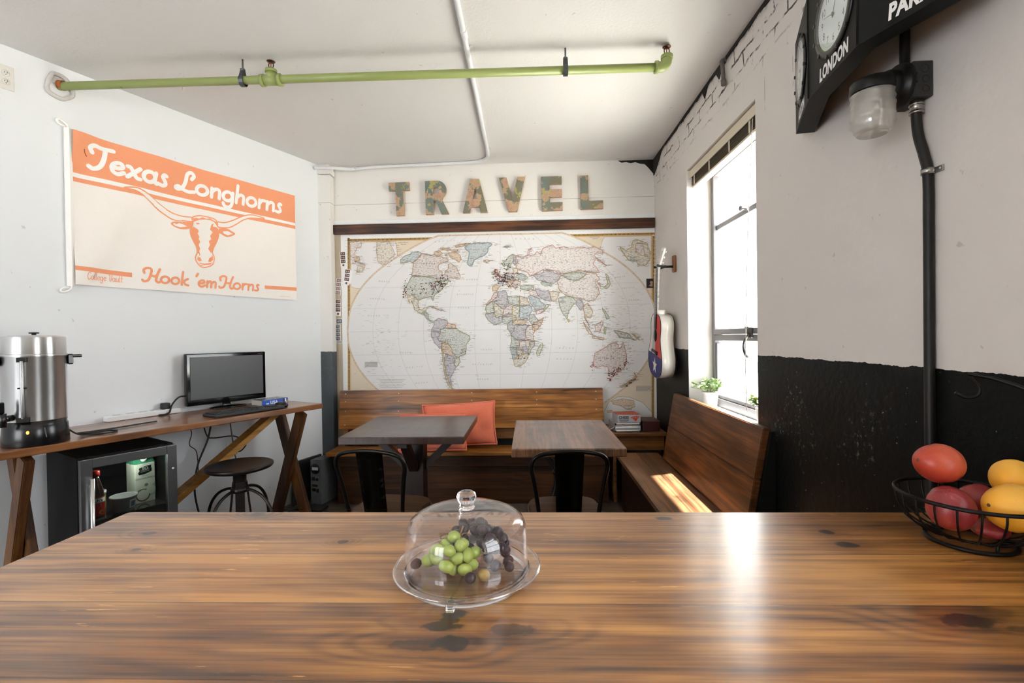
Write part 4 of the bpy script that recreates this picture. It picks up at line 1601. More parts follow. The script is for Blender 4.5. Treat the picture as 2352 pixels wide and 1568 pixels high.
b = bmesh.new()
tube(b, ring(0.236, 0.16, 48), 0.007, 8, closed=True)
obj('foot_ring', b, M_dark, stl)

# computer tower by the post
tw = thing('computer_tower', 'slim grey computer tower with its back panel showing beside the corner post', 'computer', (-1.735, 3.845, 0.0), R(-14))
M_case = plain('grey_case', '#3b3d3e', 0.35, 0.5, var=0.2)
M_silver = plain('galvanised', '#8d9091', 0.4, 0.7, var=0.25, vscale=20)
b = bmesh.new()
box(b, (0, 0.15, 0.192), (0.10, 0.30, 0.356), 0.003)
for x in (-0.035, 0.035):
    box(b, (x, 0.04, 0.007), (0.016, 0.03, 0.014))
    box(b, (x, 0.26, 0.007), (0.016, 0.03, 0.014))
obj('case', b, M_case, tw)
b = bmesh.new()
box(b, (0, -0.002, 0.192), (0.094, 0.004, 0.350), 0.001)
obj('back_panel', b, M_silver, tw)
b = bmesh.new()
box(b, (0.0505, 0.15, 0.192), (0.002, 0.304, 0.36), 0.0005)
obj('side_panel', b, M_silver, tw)
b = bmesh.new()
lathe(b, [(0.038, 0.0), (0.042, 0.002), (0.042, 0.004), (0.0, 0.004)], 28, Matrix.Translation((0, -0.004, 0.30)) @ Matrix.Rotation(PI / 2, 4, 'X'))
obj('fan_grille', b, M_blkm, tw)
b = bmesh.new()
box(b, (0.0, -0.0095, 0.302), (0.056, 0.001, 0.024))
obj('sticker', b, M_white, tw)
for (x, z, w, h) in ((-0.02, 0.22, 0.03, 0.03), (0.015, 0.215, 0.022, 0.02), (-0.005, 0.165, 0.05, 0.018), (-0.015, 0.13, 0.03, 0.024), (0.02, 0.125, 0.018, 0.03)):
    b = bmesh.new()
    box(b, (x, -0.006, z), (w, 0.006, h), 0.001)
    obj('port', b, M_blkm, tw)
pn = bmesh.new()
box(pn, (0, 0, 0), (0.022, 0.30, 0.36), 0.004)
o = obj('loose_case_panel', pn, M_case)
o.location = (-1.860, 3.955, 0.182)
o.rotation_euler = (0, 0.05, R(-20))
tag(o, 'dark flat panel standing between the white wall and the grey computer tower', 'panel')
pa = bmesh.new()
box(pa, (0, 0, 0.012), (0.11, 0.20, 0.022), 0.004)
o = obj('power_adapter', pa, M_blkm)
o.location = LW(0.42, 0.285, 0.0) + Vector((0, 0, 0.001))
o.rotation_euler = (0, 0, LROT + 0.3)
tag(o, 'flat black box lying on the floor behind the crossed desk legs', 'adapter')

# ------------------------------------------------------------------ benches
W_bench = wood('bench_wood', '#c28342', '#915b27', '#45260c', 'X', rough=0.36, plank=('Z', 0.30), off=0.1, dens=0.35, kscale=0.9, bump=0.1, seam=False)
W_seat = wood('bench_seat_wood', '#b07236', '#80501f', '#3b220c', 'X', rough=0.32, dens=0.3, coat=0.3)
W_rseat = wood('side_seat_wood', '#8f6647', '#5f412b', '#2b1a10', 'Y', rough=0.28, plank=('X', 0.17), off=0.03, dens=0.12, coat=0.3, bump=0.04)
W_rback = wood('side_back_wood', '#82502a', '#543116', '#221107', 'Y', rough=0.40, dens=0.3, cross='Z')
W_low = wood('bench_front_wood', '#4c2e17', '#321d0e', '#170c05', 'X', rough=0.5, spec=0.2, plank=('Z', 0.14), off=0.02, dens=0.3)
M_screw = plain('pale_screw_head', '#d8cdb8', 0.4)

bb_ = thing('wall_bench', 'long brown wooden bench with high plank back under the world map', 'bench', (0, 0, 0))
BX0, BX1 = -1.655, 0.625
tilt = Euler((R(-7.5), 0, 0)).to_matrix().to_4x4()


def slab(bm, x0, x1, z0, z1, y_top, zt, th=0.032, bev=0.004, lean=0.13):
    """leaning board: its front face passes y_top at height zt and comes forward below"""
    f = lambda z: y_top - (zt - z) * lean
    box_pts = []
    t = bmesh.new()
    for x in (x0, x1):
        for (z, o) in ((z0, 0), (z1, 0), (z1, th), (z0, th)):
            box_pts.append(t.verts.new((x, f(z) + o, z)))
    v = box_pts
    for q in ((0, 1, 2, 3), (7, 6, 5, 4), (0, 4, 5, 1), (1, 5, 6, 2), (2, 6, 7, 3), (3, 7, 4, 0)):
        t.faces.new([v[i] for i in q])
    bmesh.ops.recalc_face_normals(t, faces=t.faces[:])
    bmesh.ops.bevel(t, geom=t.edges[:], offset=bev, segments=2, affect='EDGES')
    merge(bm, t)


YT, ZT = 4.165, 0.893
for (z0, z1) in ((0.735, 0.893), (0.565, 0.733)):
    b = bmesh.new()
    slab(b, BX0, BX1, z0, z1, YT, ZT)
    obj('backrest', b, W_bench, bb_)
b = bmesh.new()
slab(b, BX0 + 0.03, BX1 - 0.03, 0.47, 0.585, YT + 0.035, ZT)
obj('lower_back_board', b, W_seat, bb_)
for x in (BX0 + 0.10, -0.55, BX1 - 0.10):
    b = bmesh.new()
    slab(b, x - 0.03, x + 0.03, 0.12, 0.86, YT + 0.034, ZT, th=0.05)
    obj('back_post', b, W_low, bb_)
for x in (-1.60, -1.135, -0.50, 0.06, 0.565):
    for z in (0.865, 0.80, 0.715, 0.60) if x != 0.06 else (0.865, 0.80, 0.76):
        b = bmesh.new()
        ball(b, (x, YT - (ZT - z) * 0.13 - 0.0005, z), (0.0045, 0.0015, 0.0045), 8)
        obj('screw', b, M_screw, bb_)
b = bmesh.new()
box(b, ((BX0 + 0.655) / 2, 3.975, 0.41), (0.655 - BX0, 0.25, 0.030), 0.004)
obj('seat', b, W_seat, bb_)
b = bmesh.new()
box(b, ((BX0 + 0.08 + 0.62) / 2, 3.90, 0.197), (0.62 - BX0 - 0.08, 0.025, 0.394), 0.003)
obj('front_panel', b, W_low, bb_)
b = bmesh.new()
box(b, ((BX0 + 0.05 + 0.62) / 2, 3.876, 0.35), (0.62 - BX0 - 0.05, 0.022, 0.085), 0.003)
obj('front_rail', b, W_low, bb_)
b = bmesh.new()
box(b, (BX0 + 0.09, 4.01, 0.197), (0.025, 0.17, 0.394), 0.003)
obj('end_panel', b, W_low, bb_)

sbn = thing('side_bench', 'brown wooden bench with leaning plank back below the window', 'bench', (0, 0, 0))
SX0 = 0.665
Y0, Y1 = 2.02, 3.80
b = bmesh.new()
box(b, ((SX0 + 0.99) / 2, (Y0 + Y1) / 2, 0.41), (0.99 - SX0, Y1 - Y0, 0.032), 0.004)
obj('seat', b, W_rseat, sbn)
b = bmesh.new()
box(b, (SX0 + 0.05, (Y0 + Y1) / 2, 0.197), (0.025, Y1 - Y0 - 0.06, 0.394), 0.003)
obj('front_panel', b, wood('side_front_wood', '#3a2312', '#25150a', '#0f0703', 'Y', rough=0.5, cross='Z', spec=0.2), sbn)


def sideslab(bm, y0, y1, z0, z1, th=0.032):
    f = lambda z: 1.058 - (0.91 - z) * 0.18
    t = bmesh.new()
    v = []
    for y in (y0, y1):
        for (z, o) in ((z0, 0), (z1, 0), (z1, th), (z0, th)):
            v.append(t.verts.new((f(z) + o, y, z)))
    for q in ((0, 1, 2, 3), (7, 6, 5, 4), (0, 4, 5, 1), (1, 5, 6, 2), (2, 6, 7, 3), (3, 7, 4, 0)):
        t.faces.new([v[i] for i in q])
    bmesh.ops.recalc_face_normals(t, faces=t.faces[:])
    bmesh.ops.bevel(t, geom=t.edges[:], offset=0.004, segments=2, affect='EDGES')
    merge(bm, t)


for (z0, z1) in ((0.675, 0.910), (0.432, 0.672)):
    b = bmesh.new()
    sideslab(b, 2.235, 3.60, z0, z1)
    obj('backrest', b, W_rback, sbn)
b = bmesh.new()
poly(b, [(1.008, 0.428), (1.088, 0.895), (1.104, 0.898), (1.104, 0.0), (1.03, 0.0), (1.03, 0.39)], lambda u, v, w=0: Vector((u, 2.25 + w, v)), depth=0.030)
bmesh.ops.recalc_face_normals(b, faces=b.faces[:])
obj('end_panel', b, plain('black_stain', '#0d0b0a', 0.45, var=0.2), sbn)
b = bmesh.new()
box(b, (1.05, (Y0 + Y1) / 2, 0.197), (0.03, Y1 - Y0 - 0.5, 0.39), 0.003)
obj('rear_support', b, W_low, sbn)
for y in (2.10, 3.72):
    b = bmesh.new()
    box(b, (0.84, y, 0.197), (0.26, 0.03, 0.394), 0.003)
    obj('cross_panel', b, W_low, sbn)

# corner box between the benches and the games on it
cb = thing('corner_box', 'low brown wooden corner box between the two benches', 'box', (0, 0, 0))
W_box = wood('corner_box_wood', '#8a5a2c', '#58361a', '#2a180a', 'X', rough=0.4, cross='Z')
b = bmesh.new()
box(b, (0.845, 4.035, 0.557), (0.46, 0.40, 0.028), 0.004)
obj('top', b, W_box, cb)
b = bmesh.new()
box(b, (0.86, 3.875, 0.485), (0.40, 0.022, 0.115), 0.003)
obj('front_board', b, W_box, cb)
for x in (0.675, 1.03):
    b = bmesh.new()
    box(b, (x, 4.06, 0.2705), (0.025, 0.33, 0.541), 0.003)
    obj('side_board', b, W_box, cb)

CZ = 0.572
sc_ = thing('silver_case', 'slim silver metal case with ridged edges under the chess box', 'case', (0.770, 3.99, CZ), R(3))
M_silv = plain('silver_case_metal', '#c3c6c9', 0.3, 0.85, var=0.1, vscale=10)
b = bmesh.new()
box(b, (0, 0, 0.036), (0.205, 0.24, 0.070), 0.004)
obj('shell', b, plain('case_panel', '#b5b7ba', 0.35, 0.6), sc_)
for z in (0.010, 0.033, 0.041, 0.064):
    b = bmesh.new()
    box(b, (0, -0.1195, z), (0.200, 0.005, 0.012 if z in (0.010, 0.064) else 0.005), 0.002)
    obj('ridge', b, M_silv, sc_)
for x in (-0.098, 0.098):
    for z in (0.008, 0.064):
        b = bmesh.new()
        box(b, (x, -0.116, z), (0.014, 0.014, 0.016), 0.004)
        obj('corner_guard', b, M_blkm, sc_)
b = bmesh.new()
tube(b, [(-0.1035, -0.05, 0.040), (-0.135, -0.055, 0.030), (-0.150, -0.10, 0.018), (-0.118, -0.098, 0.028), (-0.1035, -0.095, 0.040)], 0.004, 8)
obj('latch_loop', b, M_silv, sc_)
cx_ = thing('chess_box', 'grey and red chess game box on top of the silver case', 'game box', (0.785, 3.985, CZ + 0.0715), R(3))
M_cgrey = plain('box_grey', '#a9abb0', 0.5, var=0.06)
t = NT('box_top_print')
o = t.coord()
t.base(t.ramp(t.noise(o, 18.0, 3), [(0.4, lin('#b23a2a')), (0.5, lin('#d0553c')), (0.58, lin('#2b2018')), (0.7, lin('#c9a58a'))]))
b = bmesh.new()
box(b, (0, 0, 0.030), (0.185, 0.19, 0.060), 0.0015)
ff = lambda u, v, w=0.0: Vector((u, -0.0955 - w, v))
lettering(b, 'CHESS', 0.028, lambda u, v, w=0: ff(u - 0.083, v + 0.032, w), mi=1, w=0.0005, bold=0.0012)
for k, (x0, x1) in enumerate(((-0.083, 0.0), (-0.080, -0.002), (-0.07, -0.01))):
    z = 0.026 - 0.007 * k
    n = 9
    for i in range(n):
        u0 = x0 + (x1 - x0) * i / n
        poly(b, [(u0, z - 0.0045), (u0 + (x1 - x0) / n * 0.75, z - 0.0045), (u0 + (x1 - x0) / n * 0.75, z), (u0, z)], ff, mi=1, w=0.0005)
dia = [(0.010, 0.044), (0.035, 0.050), (0.06, 0.052), (0.086, 0.048), (0.078, 0.036), (0.066, 0.030), (0.062, 0.016), (0.052, 0.008), (0.044, 0.018), (0.03, 0.030)]
poly(b, dia, ff, mi=2, w=0.0004)
for i in range(4):
    u = 0.025 + 0.016 * i
    poly(b, [(u, 0.040), (u + 0.006, 0.044), (u + 0.012, 0.040), (u + 0.006, 0.034)], ff, mi=0 if i % 2 else 3, w=0.0008)
obj('carton', b, [M_cgrey, plain('dark_print', '#3b3436', 0.6), plain('red_print', '#c2402f', 0.5), plain('pink_print', '#e08a78', 0.5)], cx_)
b = bmesh.new()
box(b, (0, 0.003, 0.0610), (0.183, 0.186, 0.0012))
obj('printed_lid', b, t.m, cx_)
bk2 = thing('red_case', 'dark red book-like case beside the silver case in the corner', 'case', (0.965, 3.99, CZ), 0.0)
b = bmesh.new()
box(b, (0, 0, 0.0425), (0.14, 0.20, 0.083), 0.006)
obj('shell', b, plain('oxblood', '#3d1210', 0.45, var=0.2), bk2)
b = bmesh.new()
tube(b, spline([(-0.068, -0.1015, 0.004), (-0.058, -0.1015, 0.045), (-0.066, -0.1015, 0.08)], 6), 0.003, 6)
obj('spine_edge', b, plain('dark_leather', '#160807', 0.5), bk2)

# orange pillows on the wall bench


def pillow(label, c, w, h, rot, seed):
    t = NT('pillow_cloth') if 'pillow_cloth' not in _cache else None
    if t:
        o = t.coord()
        wv = t.noise(t.mapping(o, (220, 220, 220)), 1.0, 2)
        t.base(t.mix(wv, lin('#d9694a'), lin('#e57c5c')))
        t.set(Roughness=0.85)
        t.b.inputs['Sheen Weight'].default_value = 0.3
        t.bump(t.math('ADD', wv, t.math('MULTIPLY', t.noise(o, 9.0, 3, 0.5, 1.0), 5.0)), 0.35, 0.004)
        _cache['pillow_cloth'] = t.m
    r = random.Random(seed)
    bm = bmesh.new()
    n = 26
    g = {}
    ph = [r.uniform(0, 6) for _ in range(6)]
    for sgn in (-1, 1):
        for i in range(n + 1):
            for j in range(n + 1):
                u, v = i / n * 2 - 1, j / n * 2 - 1
                if sgn == 1 and (i in (0, n) or j in (0, n)):
                    g[(sgn, i, j)] = g[(-1, i, j)]
                    continue
                e = max(0.0, (1 - abs(u) ** 2.6) * (1 - abs(v) ** 2.6))
                d = 0.058 * e ** 0.55
                d += 0.006 * e ** 0.3 * (math.sin(7 * u + 4 * v + ph[0]) + math.sin(9 * v - 5 * u + ph[1]) * 0.7)
                pin = 1 - 0.05 * (1 - abs(u)) * abs(v) - 0.0
                x = u * w / 2 * (1 - 0.06 * (1 - abs(v) ** 2) * 0 - 0.05 * (1 - v * v) * (abs(u) > 0.5))
                z = v * h / 2 * (1 - 0.05 * (1 - u * u) * (abs(v) > 0.5))
                g[(sgn, i, j)] = bm.verts.new((x, sgn * d, z))
    for sgn in (-1, 1):
        for i in range(n):
            for j in range(n):
                q = [g[(sgn, i, j)], g[(sgn, i + 1, j)], g[(sgn, i + 1, j + 1)], g[(sgn, i, j + 1)]]
                if sgn == 1:
                    q.reverse()
                f = bm.faces.new(q)
                f.smooth = True
    root = thing('orange_pillow', label, 'pillow', c)
    root.rotation_euler = rot
    edge = []
    for i in range(n):
        edge.append(g[(-1, i, 0)].co.copy())
    for j in range(n):
        edge.append(g[(-1, n, j)].co.copy())
    for i in range(n, 0, -1):
        edge.append(g[(-1, i, n)].co.copy())
    for j in range(n, 0, -1):
        edge.append(g[(-1, 0, j)].co.copy())
    obj('cover', bm, _cache['pillow_cloth'], root)
    b = bmesh.new()
    tube(b, [p * 1.012 for p in edge], 0.007, 8, closed=True)
    obj('piping', b, _cache['pillow_cloth'], root)
    return root


pillow('large orange pillow leaning against the bench back behind the smaller one', (-0.585, 3.980, 0.624), 0.60, 0.345, (R(-9), R(-3.0), 0), 1)
pillow('smaller orange pillow lying low in front of the large one, mostly behind the table', (-0.775, 3.828, 0.592), 0.53, 0.29, (R(-16), R(-1), R(2)), 2)

# ------------------------------------------------------------------ cafe tables
W_t1 = wood('dark_table_wood', '#48342b', '#37251f', '#1c110d', 'Y', rough=0.22, plank=('X', 0.20), off=0.06, dens=0.15, coat=0.5, contrast=0.5)
W_t2 = wood('worn_table_wood', '#80563a', '#553722', '#26150b', 'Y', rough=0.24, plank=('X', 0.088), off=0.045, dens=0.5, kscale=2.4, scr=0.3, coat=0.5)
W_tb = wood('table_base_wood', '#2e1c13', '#1f120d', '#0d0704', 'Z', rough=0.4)
TT = 0.77
t1 = thing('pedestal_table', 'dark smooth square table on a braced wooden pedestal in front of the orange pillows', 'table', (-0.752, 3.15, 0))
b = bmesh.new()
box(b, (0, 0, TT - 0.0225), (0.735, 0.75, 0.045), 0.005)
obj('tabletop', b, W_t1, t1)
b = bmesh.new()
box(b, (0.0, 0, 0.3575), (0.125, 0.125, 0.675), 0.004)
obj('column', b, W_tb, t1)
for k in range(4):
    a = k * PI / 2
    ca, sa = math.cos(a), math.sin(a)
    b = bmesh.new()
    bar(b, (0.055 * ca, 0.055 * sa, 0.50), (0.275 * ca, 0.275 * sa, TT - 0.060), 0.055, 0.045, 0.003, up=(0, 0, 1))
    obj('brace', b, W_tb, t1)
    b = bmesh.new()
    box(b, (0.19 * ca, 0.19 * sa, TT - 0.06), (0.30 if abs(ca) > 0.5 else 0.06, 0.30 if abs(sa) > 0.5 else 0.06, 0.03), 0.003)
    obj('top_bearer', b, W_tb, t1)
    b = bmesh.new()
    bar(b, (0.04 * ca, 0.04 * sa, 0.16), (0.34 * ca, 0.34 * sa, 0.035), 0.065, 0.065, 0.004, up=(0, 0, 1))
    obj('foot', b, W_tb, t1)

t2 = thing('pedestal_table', 'knotty worn plank table on bent iron legs in the corner of the benches', 'table', (0.195, 2.885, 0))
b = bmesh.new()
box(b, (0, 0, TT - 0.0225), (0.585, 0.85, 0.045), 0.006)
obj('tabletop', b, W_t2, t2)
M_iron = plain('black_iron', '#100e0d', 0.45, 0.4, var=0.2)
for k in range(4):
    a = k * PI / 2
    ca, sa = math.cos(a), math.sin(a)
    b = bmesh.new()
    pp = [(0.17, TT - 0.052), (0.13, 0.66), (0.055, 0.57), (0.042, 0.50), (0.06, 0.40), (0.12, 0.27), (0.19, 0.14), (0.27, 0.012)]
    tube(b, spline([(r * ca, r * sa, z) for r, z in pp], 6), 0.015, 10)
    obj('leg', b, M_iron, t2)
b = bmesh.new()
lathe(b, [(0, TT - 0.052), (0.20, TT - 0.052), (0.20, TT - 0.0455), (0, TT - 0.0455)], 32)
obj('top_plate', b, M_iron, t2)
b = bmesh.new()
tube(b, ring(0.060, 0.53, 28), 0.010, 8, closed=True)
obj('collar', b, M_iron, t2)

# ------------------------------------------------------------------ metal bistro chairs
M_chair = plain('gunmetal_chair', '#17130f', 0.28, 0.7, var=0.3, vscale=10)
W_chair = wood('chair_seat_wood', '#5d4534', '#43301f', '#241811', 'X', rough=0.4, plank=('Y', 0.12), dens=0.1)


def chair(label, loc, rz):
    """stamped metal chair with a wooden seat; local +y is the front"""
    c = thing('bistro_chair', label, 'chair', loc, rz, 'metal bistro chairs at the small tables')
    SH = 0.455
    b = bmesh.new()
    pts = []
    for k in range(40):
        a = 2 * PI * k / 40
        e = 3.6
        x = 0.18 * math.copysign(abs(math.cos(a)) ** (2 / e), math.cos(a))
        y = 0.18 * math.copysign(abs(math.sin(a)) ** (2 / e), math.sin(a))
        x *= 1.0 + 0.10 * (y / 0.18) * 0.5
        pts.append((x, y))
    poly(b, pts, lambda u, v, w=0: Vector((u, v, SH + w)), depth=0.018)
    bmesh.ops.recalc_face_normals(b, faces=b.faces[:])
    bmesh.ops.bevel(b, geom=[e for e in b.edges if abs(e.verts[0].co.z - e.verts[1].co.z) < 1e-5], offset=0.004, segments=2, affect='EDGES')
    obj('seat', b, W_chair, c)
    b = bmesh.new()
    rim = [(x * 1.01, y * 1.01, SH - 0.028) for x, y in pts]
    tube(b, rim, 0.0105, 8, closed=True)
    obj('seat_frame', b, M_chair, c)
    for sx in (-1, 1):
        for sy in (-1, 1):
            b = bmesh.new()
            tube(b, spline([(sx * 0.150, sy * 0.150, SH - 0.03), (sx * 0.168, sy * 0.172, SH - 0.10), (sx * 0.20, sy * 0.215, 0.008)], 5), [0.02] * 5 + [0.018] * 5 + [0.012], 10, flat=0.75)
            obj('leg', b, M_chair, c)
    for s in (-1, 1):
        b = bmesh.new()
        bar(b, (s * -0.16, -0.165, 0.31), (s * 0.16, 0.165, 0.31), 0.02, 0.008, 0.001)
        obj('stretcher', b, M_chair, c)
    b = bmesh.new()
    hoop = []
    BT = 0.800
    ys = lambda z: -0.168 - (z - SH) * 0.20
    hp = [(-0.138, SH - 0.03), (-0.150, SH + 0.08), (-0.168, SH + 0.20), (-0.180, BT - 0.075), (-0.160, BT - 0.028), (-0.10, BT - 0.008), (0, BT), (0.10, BT - 0.008), (0.160, BT - 0.028), (0.180, BT - 0.075), (0.168, SH + 0.20), (0.150, SH + 0.08), (0.138, SH - 0.03)]
    tube(b, spline([(x, ys(z), z) for x, z in hp], 6), 0.0105, 12)
    obj('back_frame', b, M_chair, c)
    b = bmesh.new()
    nz = 12
    L = []
    for i in range(nz + 1):
        z = SH - 0.02 + (BT - 0.01 - SH + 0.02) * i / nz
        hw_ = 0.060 + 0.010 * i / nz
        for (x, dy) in ((-hw_, 0.004), (-hw_ * 0.55, -0.006), (-hw_ * 0.5, 0.0), (hw_ * 0.5, 0.0), (hw_ * 0.55, -0.006), (hw_, 0.004)):
            inset = 1.0 if 3 <= i <= 10 else 0.0
            d = dy if inset else (0.004 if abs(x) > hw_ * 0.9 else -0.004)
            L.append(b.verts.new((x, ys(z) + d, z)))
    for i in range(nz):
        for j in range(5):
            f = b.faces.new((L[i * 6 + j], L[i * 6 + j + 1], L[(i + 1) * 6 + j + 1], L[(i + 1) * 6 + j]))
            f.smooth = True
    bmesh.ops.solidify(b, geom=b.faces[:], thickness=0.004)
    obj('back_splat', b, M_chair, c)
    return c


chair('dark metal chair with wooden seat pushed up to the smooth dark table', (-0.747, 2.545, 0), R(-9))
chair('dark metal chair with wooden seat pushed under the knotty worn table', (0.172, 2.51, 0), R(3))

# ------------------------------------------------------------------ beam, paper strip, photo strips
bm_ = bmesh.new()
box(bm_, (-0.31, 4.262, 2.314), (2.83, 0.034, 0.082), 0.003)
o = obj('map_rail', bm_, wood('dark_rail_wood', '#6b4023', '#3a2013', '#140b07', 'X', rough=0.4, dens=0.2, contrast=1.3, cross='Z'))
tag(o, 'dark stained wooden board above the world map', 'board')
b = bmesh.new()
box(b, (-1.6925, 4.2775, 1.30), (0.058, 0.003, 1.94))
o = obj('paper_strip', b, plain('kraft_paper', '#b9aa96', 0.8, var=0.05))
tag(o, 'narrow tan paper strip hanging beside the left edge of the map', 'paper strip')
b = bmesh.new()
box(b, (-1.690, 4.2735, 1.318), (0.10, 0.002, 0.030), 0.0, rot=(0, 0.06, 0))
box(b, (-1.690, 4.2722, 1.318), (0.045, 0.001, 0.024), 0.0, rot=(0, 0.06, 0), mi=1)
o = obj('taped_note', b, [plain('clear_tape', '#d9d9d8', 0.3), plain('grey_note', '#a9a7a5', 0.6)])
tag(o, 'small grey taped note on the paper strip below the photo strips', 'note')

M_photo_w = plain('photo_paper', '#ece9e6', 0.4, var=0.02)


def photo_strip(label, x, z, w, h, n, rot, tint, last_white=False, dbl=False, y=4.2735):
    c = bpy.data.objects
    r = random.Random(int(abs(x * 1000) + z * 977))
    b = bmesh.new()
    box(b, (0, 0, 0), (w, 0.001, h), 0, mi=0)
    if dbl:
        box(b, (0.022, 0.0006, 0.004), (w * 0.8, 0.0008, h * 0.86), 0, rot=(0, 0.06, 0), mi=0)
    f = lambda u, v, ww=0.0: Vector((u, -0.0006 - ww, v))
    ph = h / n
    for k in range(n):
        z1 = h / 2 - ph * k - ph * 0.08
        z0 = h / 2 - ph * (k + 1) + ph * 0.08
        if last_white and k == n - 1:
            poly(b, circ(0, (z0 + z1) / 2, ph * 0.28, 14), f, mi=4, w=0.0003)
            continue
        poly(b, [(-w * 0.40, z0), (w * 0.40, z0), (w * 0.40, z1), (-w * 0.40, z1)], f, mi=1, w=0.0002)
        for q in (-1, 1):
            cx = q * w * 0.16 + r.uniform(-0.03, 0.03) * w
            cz = (z0 + z1) / 2 + r.uniform(-0.05, 0.1) * ph
            poly(b, circ(cx, z0 + ph * 0.12, w * 0.15, 10, 0, PI), f, mi=4, w=0.0003)
            poly(b, circ(cx, cz + ph * 0.05, w * 0.155, 12), f, mi=3, w=0.0004)
            poly(b, circ(cx, cz, w * 0.12, 12), f, mi=2, w=0.0005)
    m = {'warm': ('#4a2f30', '#c99a84', '#2a1a18'), 'light': ('#8e7a78', '#d9b09a', '#3c2c2a'), 'grey': ('#55555a', '#b5b5b8', '#222226')}[tint]
    o = obj('photo_strip', b, [M_photo_w, plain('print_ground_' + tint, m[0], 0.4, var=0.3), plain('print_face_' + tint, m[1], 0.4), plain('print_hair_' + tint, m[2], 0.4), plain('print_blur_' + tint, m[0], 0.4, var=0.5)])
    o.location = (x, y, z)
    o.rotation_euler = (0, rot, 0)
    tag(o, label, 'photo strip', 'photo booth strips beside the map')


photo_strip('dark photo strip highest of all beside the map, with a gold emblem at its foot', -1.645, 2.052, 0.052, 0.135, 4, -0.05, 'warm', True, y=4.2705)
photo_strip('doubled photo strip overlapping the rope border of the map', -1.612, 1.893, 0.052, 0.140, 4, 0.12, 'warm', True, True, y=4.2690)
photo_strip('tilted pale photo strip on the paper strip at the level of the doubled one', -1.692, 1.811, 0.050, 0.145, 4, 0.10, 'light')
photo_strip('straight photo strip with three dark frames and a white foot, under the tilted pale one', -1.698, 1.623, 0.050, 0.145, 4, 0.03, 'warm', True)
photo_strip('single small black and white photo between two strips on the paper', -1.690, 1.503, 0.062, 0.046, 1, -0.02, 'grey', y=4.2730)
photo_strip('black and white photo strip lowest on the paper strip', -1.703, 1.400, 0.046, 0.142, 4, 0.03, 'grey')
b = bmesh.new()
box(b, (0, 0, 0), (0.062, 0.001, 0.082))
f = lambda u, v, w=0.0: Vector((u, -0.0006 - w, v))
poly(b, circ(0.012, 0.008, 0.013, 14), f, mi=1, w=0.0003)
poly(b, [(-0.012, -0.022), (0.02, -0.03), (0.024, -0.004), (0.006, -0.004)], f, mi=1, w=0.0002)
o = obj('portrait_photo', b, [plain('photo_black', '#17130f', 0.35, var=0.3), plain('photo_skin', '#a98676', 0.4)])
o.location = (1.062, 4.2690, 1.790)
tag(o, 'dark portrait photo stuck on the border of the map near the guitar neck', 'photo')

# ------------------------------------------------------------------ world map
MAPY = 4.2715
MX = lambda px, py: 0.0038486115 * px - 5.70744e-05 * py - 4.637917
MZ = lambda px, py: -5.9177e-05 * px - 0.0038406859 * py + 4.3804303
mfn = lambda px, py, w=0.0: Vector((MX(px, py), MAPY - w, MZ(px, py)))


class Frame:
    def __init__(self, ox, oy, s):
        self.ox, self.oy, self.s = ox, oy, s

    def __call__(self, pts):
        return [(self.ox + x / self.s, self.oy + y / self.s) for x, y in pts]


FA, FB = Frame(740, 500, 3.7325), Frame(1120, 500, 3.7333)
F1, F2, F3 = Frame(900, 540, 4.355), Frame(1100, 540, 4.9), Frame(1280, 540, 4.355)


def map_mat(name, c, text=0.0, var=0.05):
    t = NT(name)
    p = t.pos()
    s = t.sep(p)
    col = t.mix(t.noise(p, 7.0, 3), tuple(v * (1 - var) for v in lin(c)[:3]) + (1,), lin(c))
    if text:
        tx = t.noise(t.comb(t.math('MULTIPLY', s[0], 55.0), t.math('MULTIPLY', s[2], 170.0)), 1.0, 3.0, 0.6)
        col = t.mix(t.math('MULTIPLY', t.smooth(tx, 0.53, 0.63), text), col, lin('#6d6660'))
    t.base(col)
    t.set(Roughness=0.6)
    return t.m


pal = ['#e6e4e3',  # 0 ocean
       '#e2d3bd',  # 1 tan corner
       '#ddd3ce',  # 2 rose land
       '#c9c5c8',  # 3 mauve land
       '#d0d1ca',  # 4 grey green land
       '#c6cdcf',  # 5 blue grey land
       '#e2dbcd',  # 6 cream land
       '#dfcab2',  # 7 orange land
       '#e5dcd8',  # 8 pale pink land
       '#f1f0ee']  # 9 paper margin
mats = [map_mat('map_colour_%d' % i, c, 0.0 if i in (0, 9, 1) else 0.75) for i, c in enumerate(pal)]
edge_cols = ['#b98f62', '#8a9a6a', '#9d8f9f', '#c9a06a', '#8b9ba0', '#c98d78', '#b9a25f', '#8d8781', '#3f3934', '#a97f3e', '#c9a055', '#a9a5a2']
mats += [map_mat('map_line_%d' % i, c) for i, c in enumerate(edge_cols)]
E_OR, E_GR, E_PU, E_TAN, E_BL, E_RED, E_YEL, E_GREY, E_INK, E_ROPE1, E_ROPE2, E_PALE = range(10, 22)

mp = thing('world_map', 'large world map with rope border covering the back wall above the bench', 'map', (0, 0, 0))
b = bmesh.new()
x0m, x1m = -1.664, 1.1085
box(b, ((x0m + x1m) / 2, MAPY + 0.002, (0.60 + 2.268) / 2), (x1m - x0m, 0.003, 2.268 - 0.60), 0, mi=9)
L1 = 0.0003
fl, fr_, ft, fb = 797.0, 1501.0, 544.0, 985.0     # outer edge of the printed frame
topy = lambda x: 547.0 - (x - 797) * 0.0155
poly(b, [(fl, topy(fl)), (fr_, topy(fr_)), (fr_ + 1, fb), (fl - 1, fb)], mfn, mi=1, w=L1 * 2)
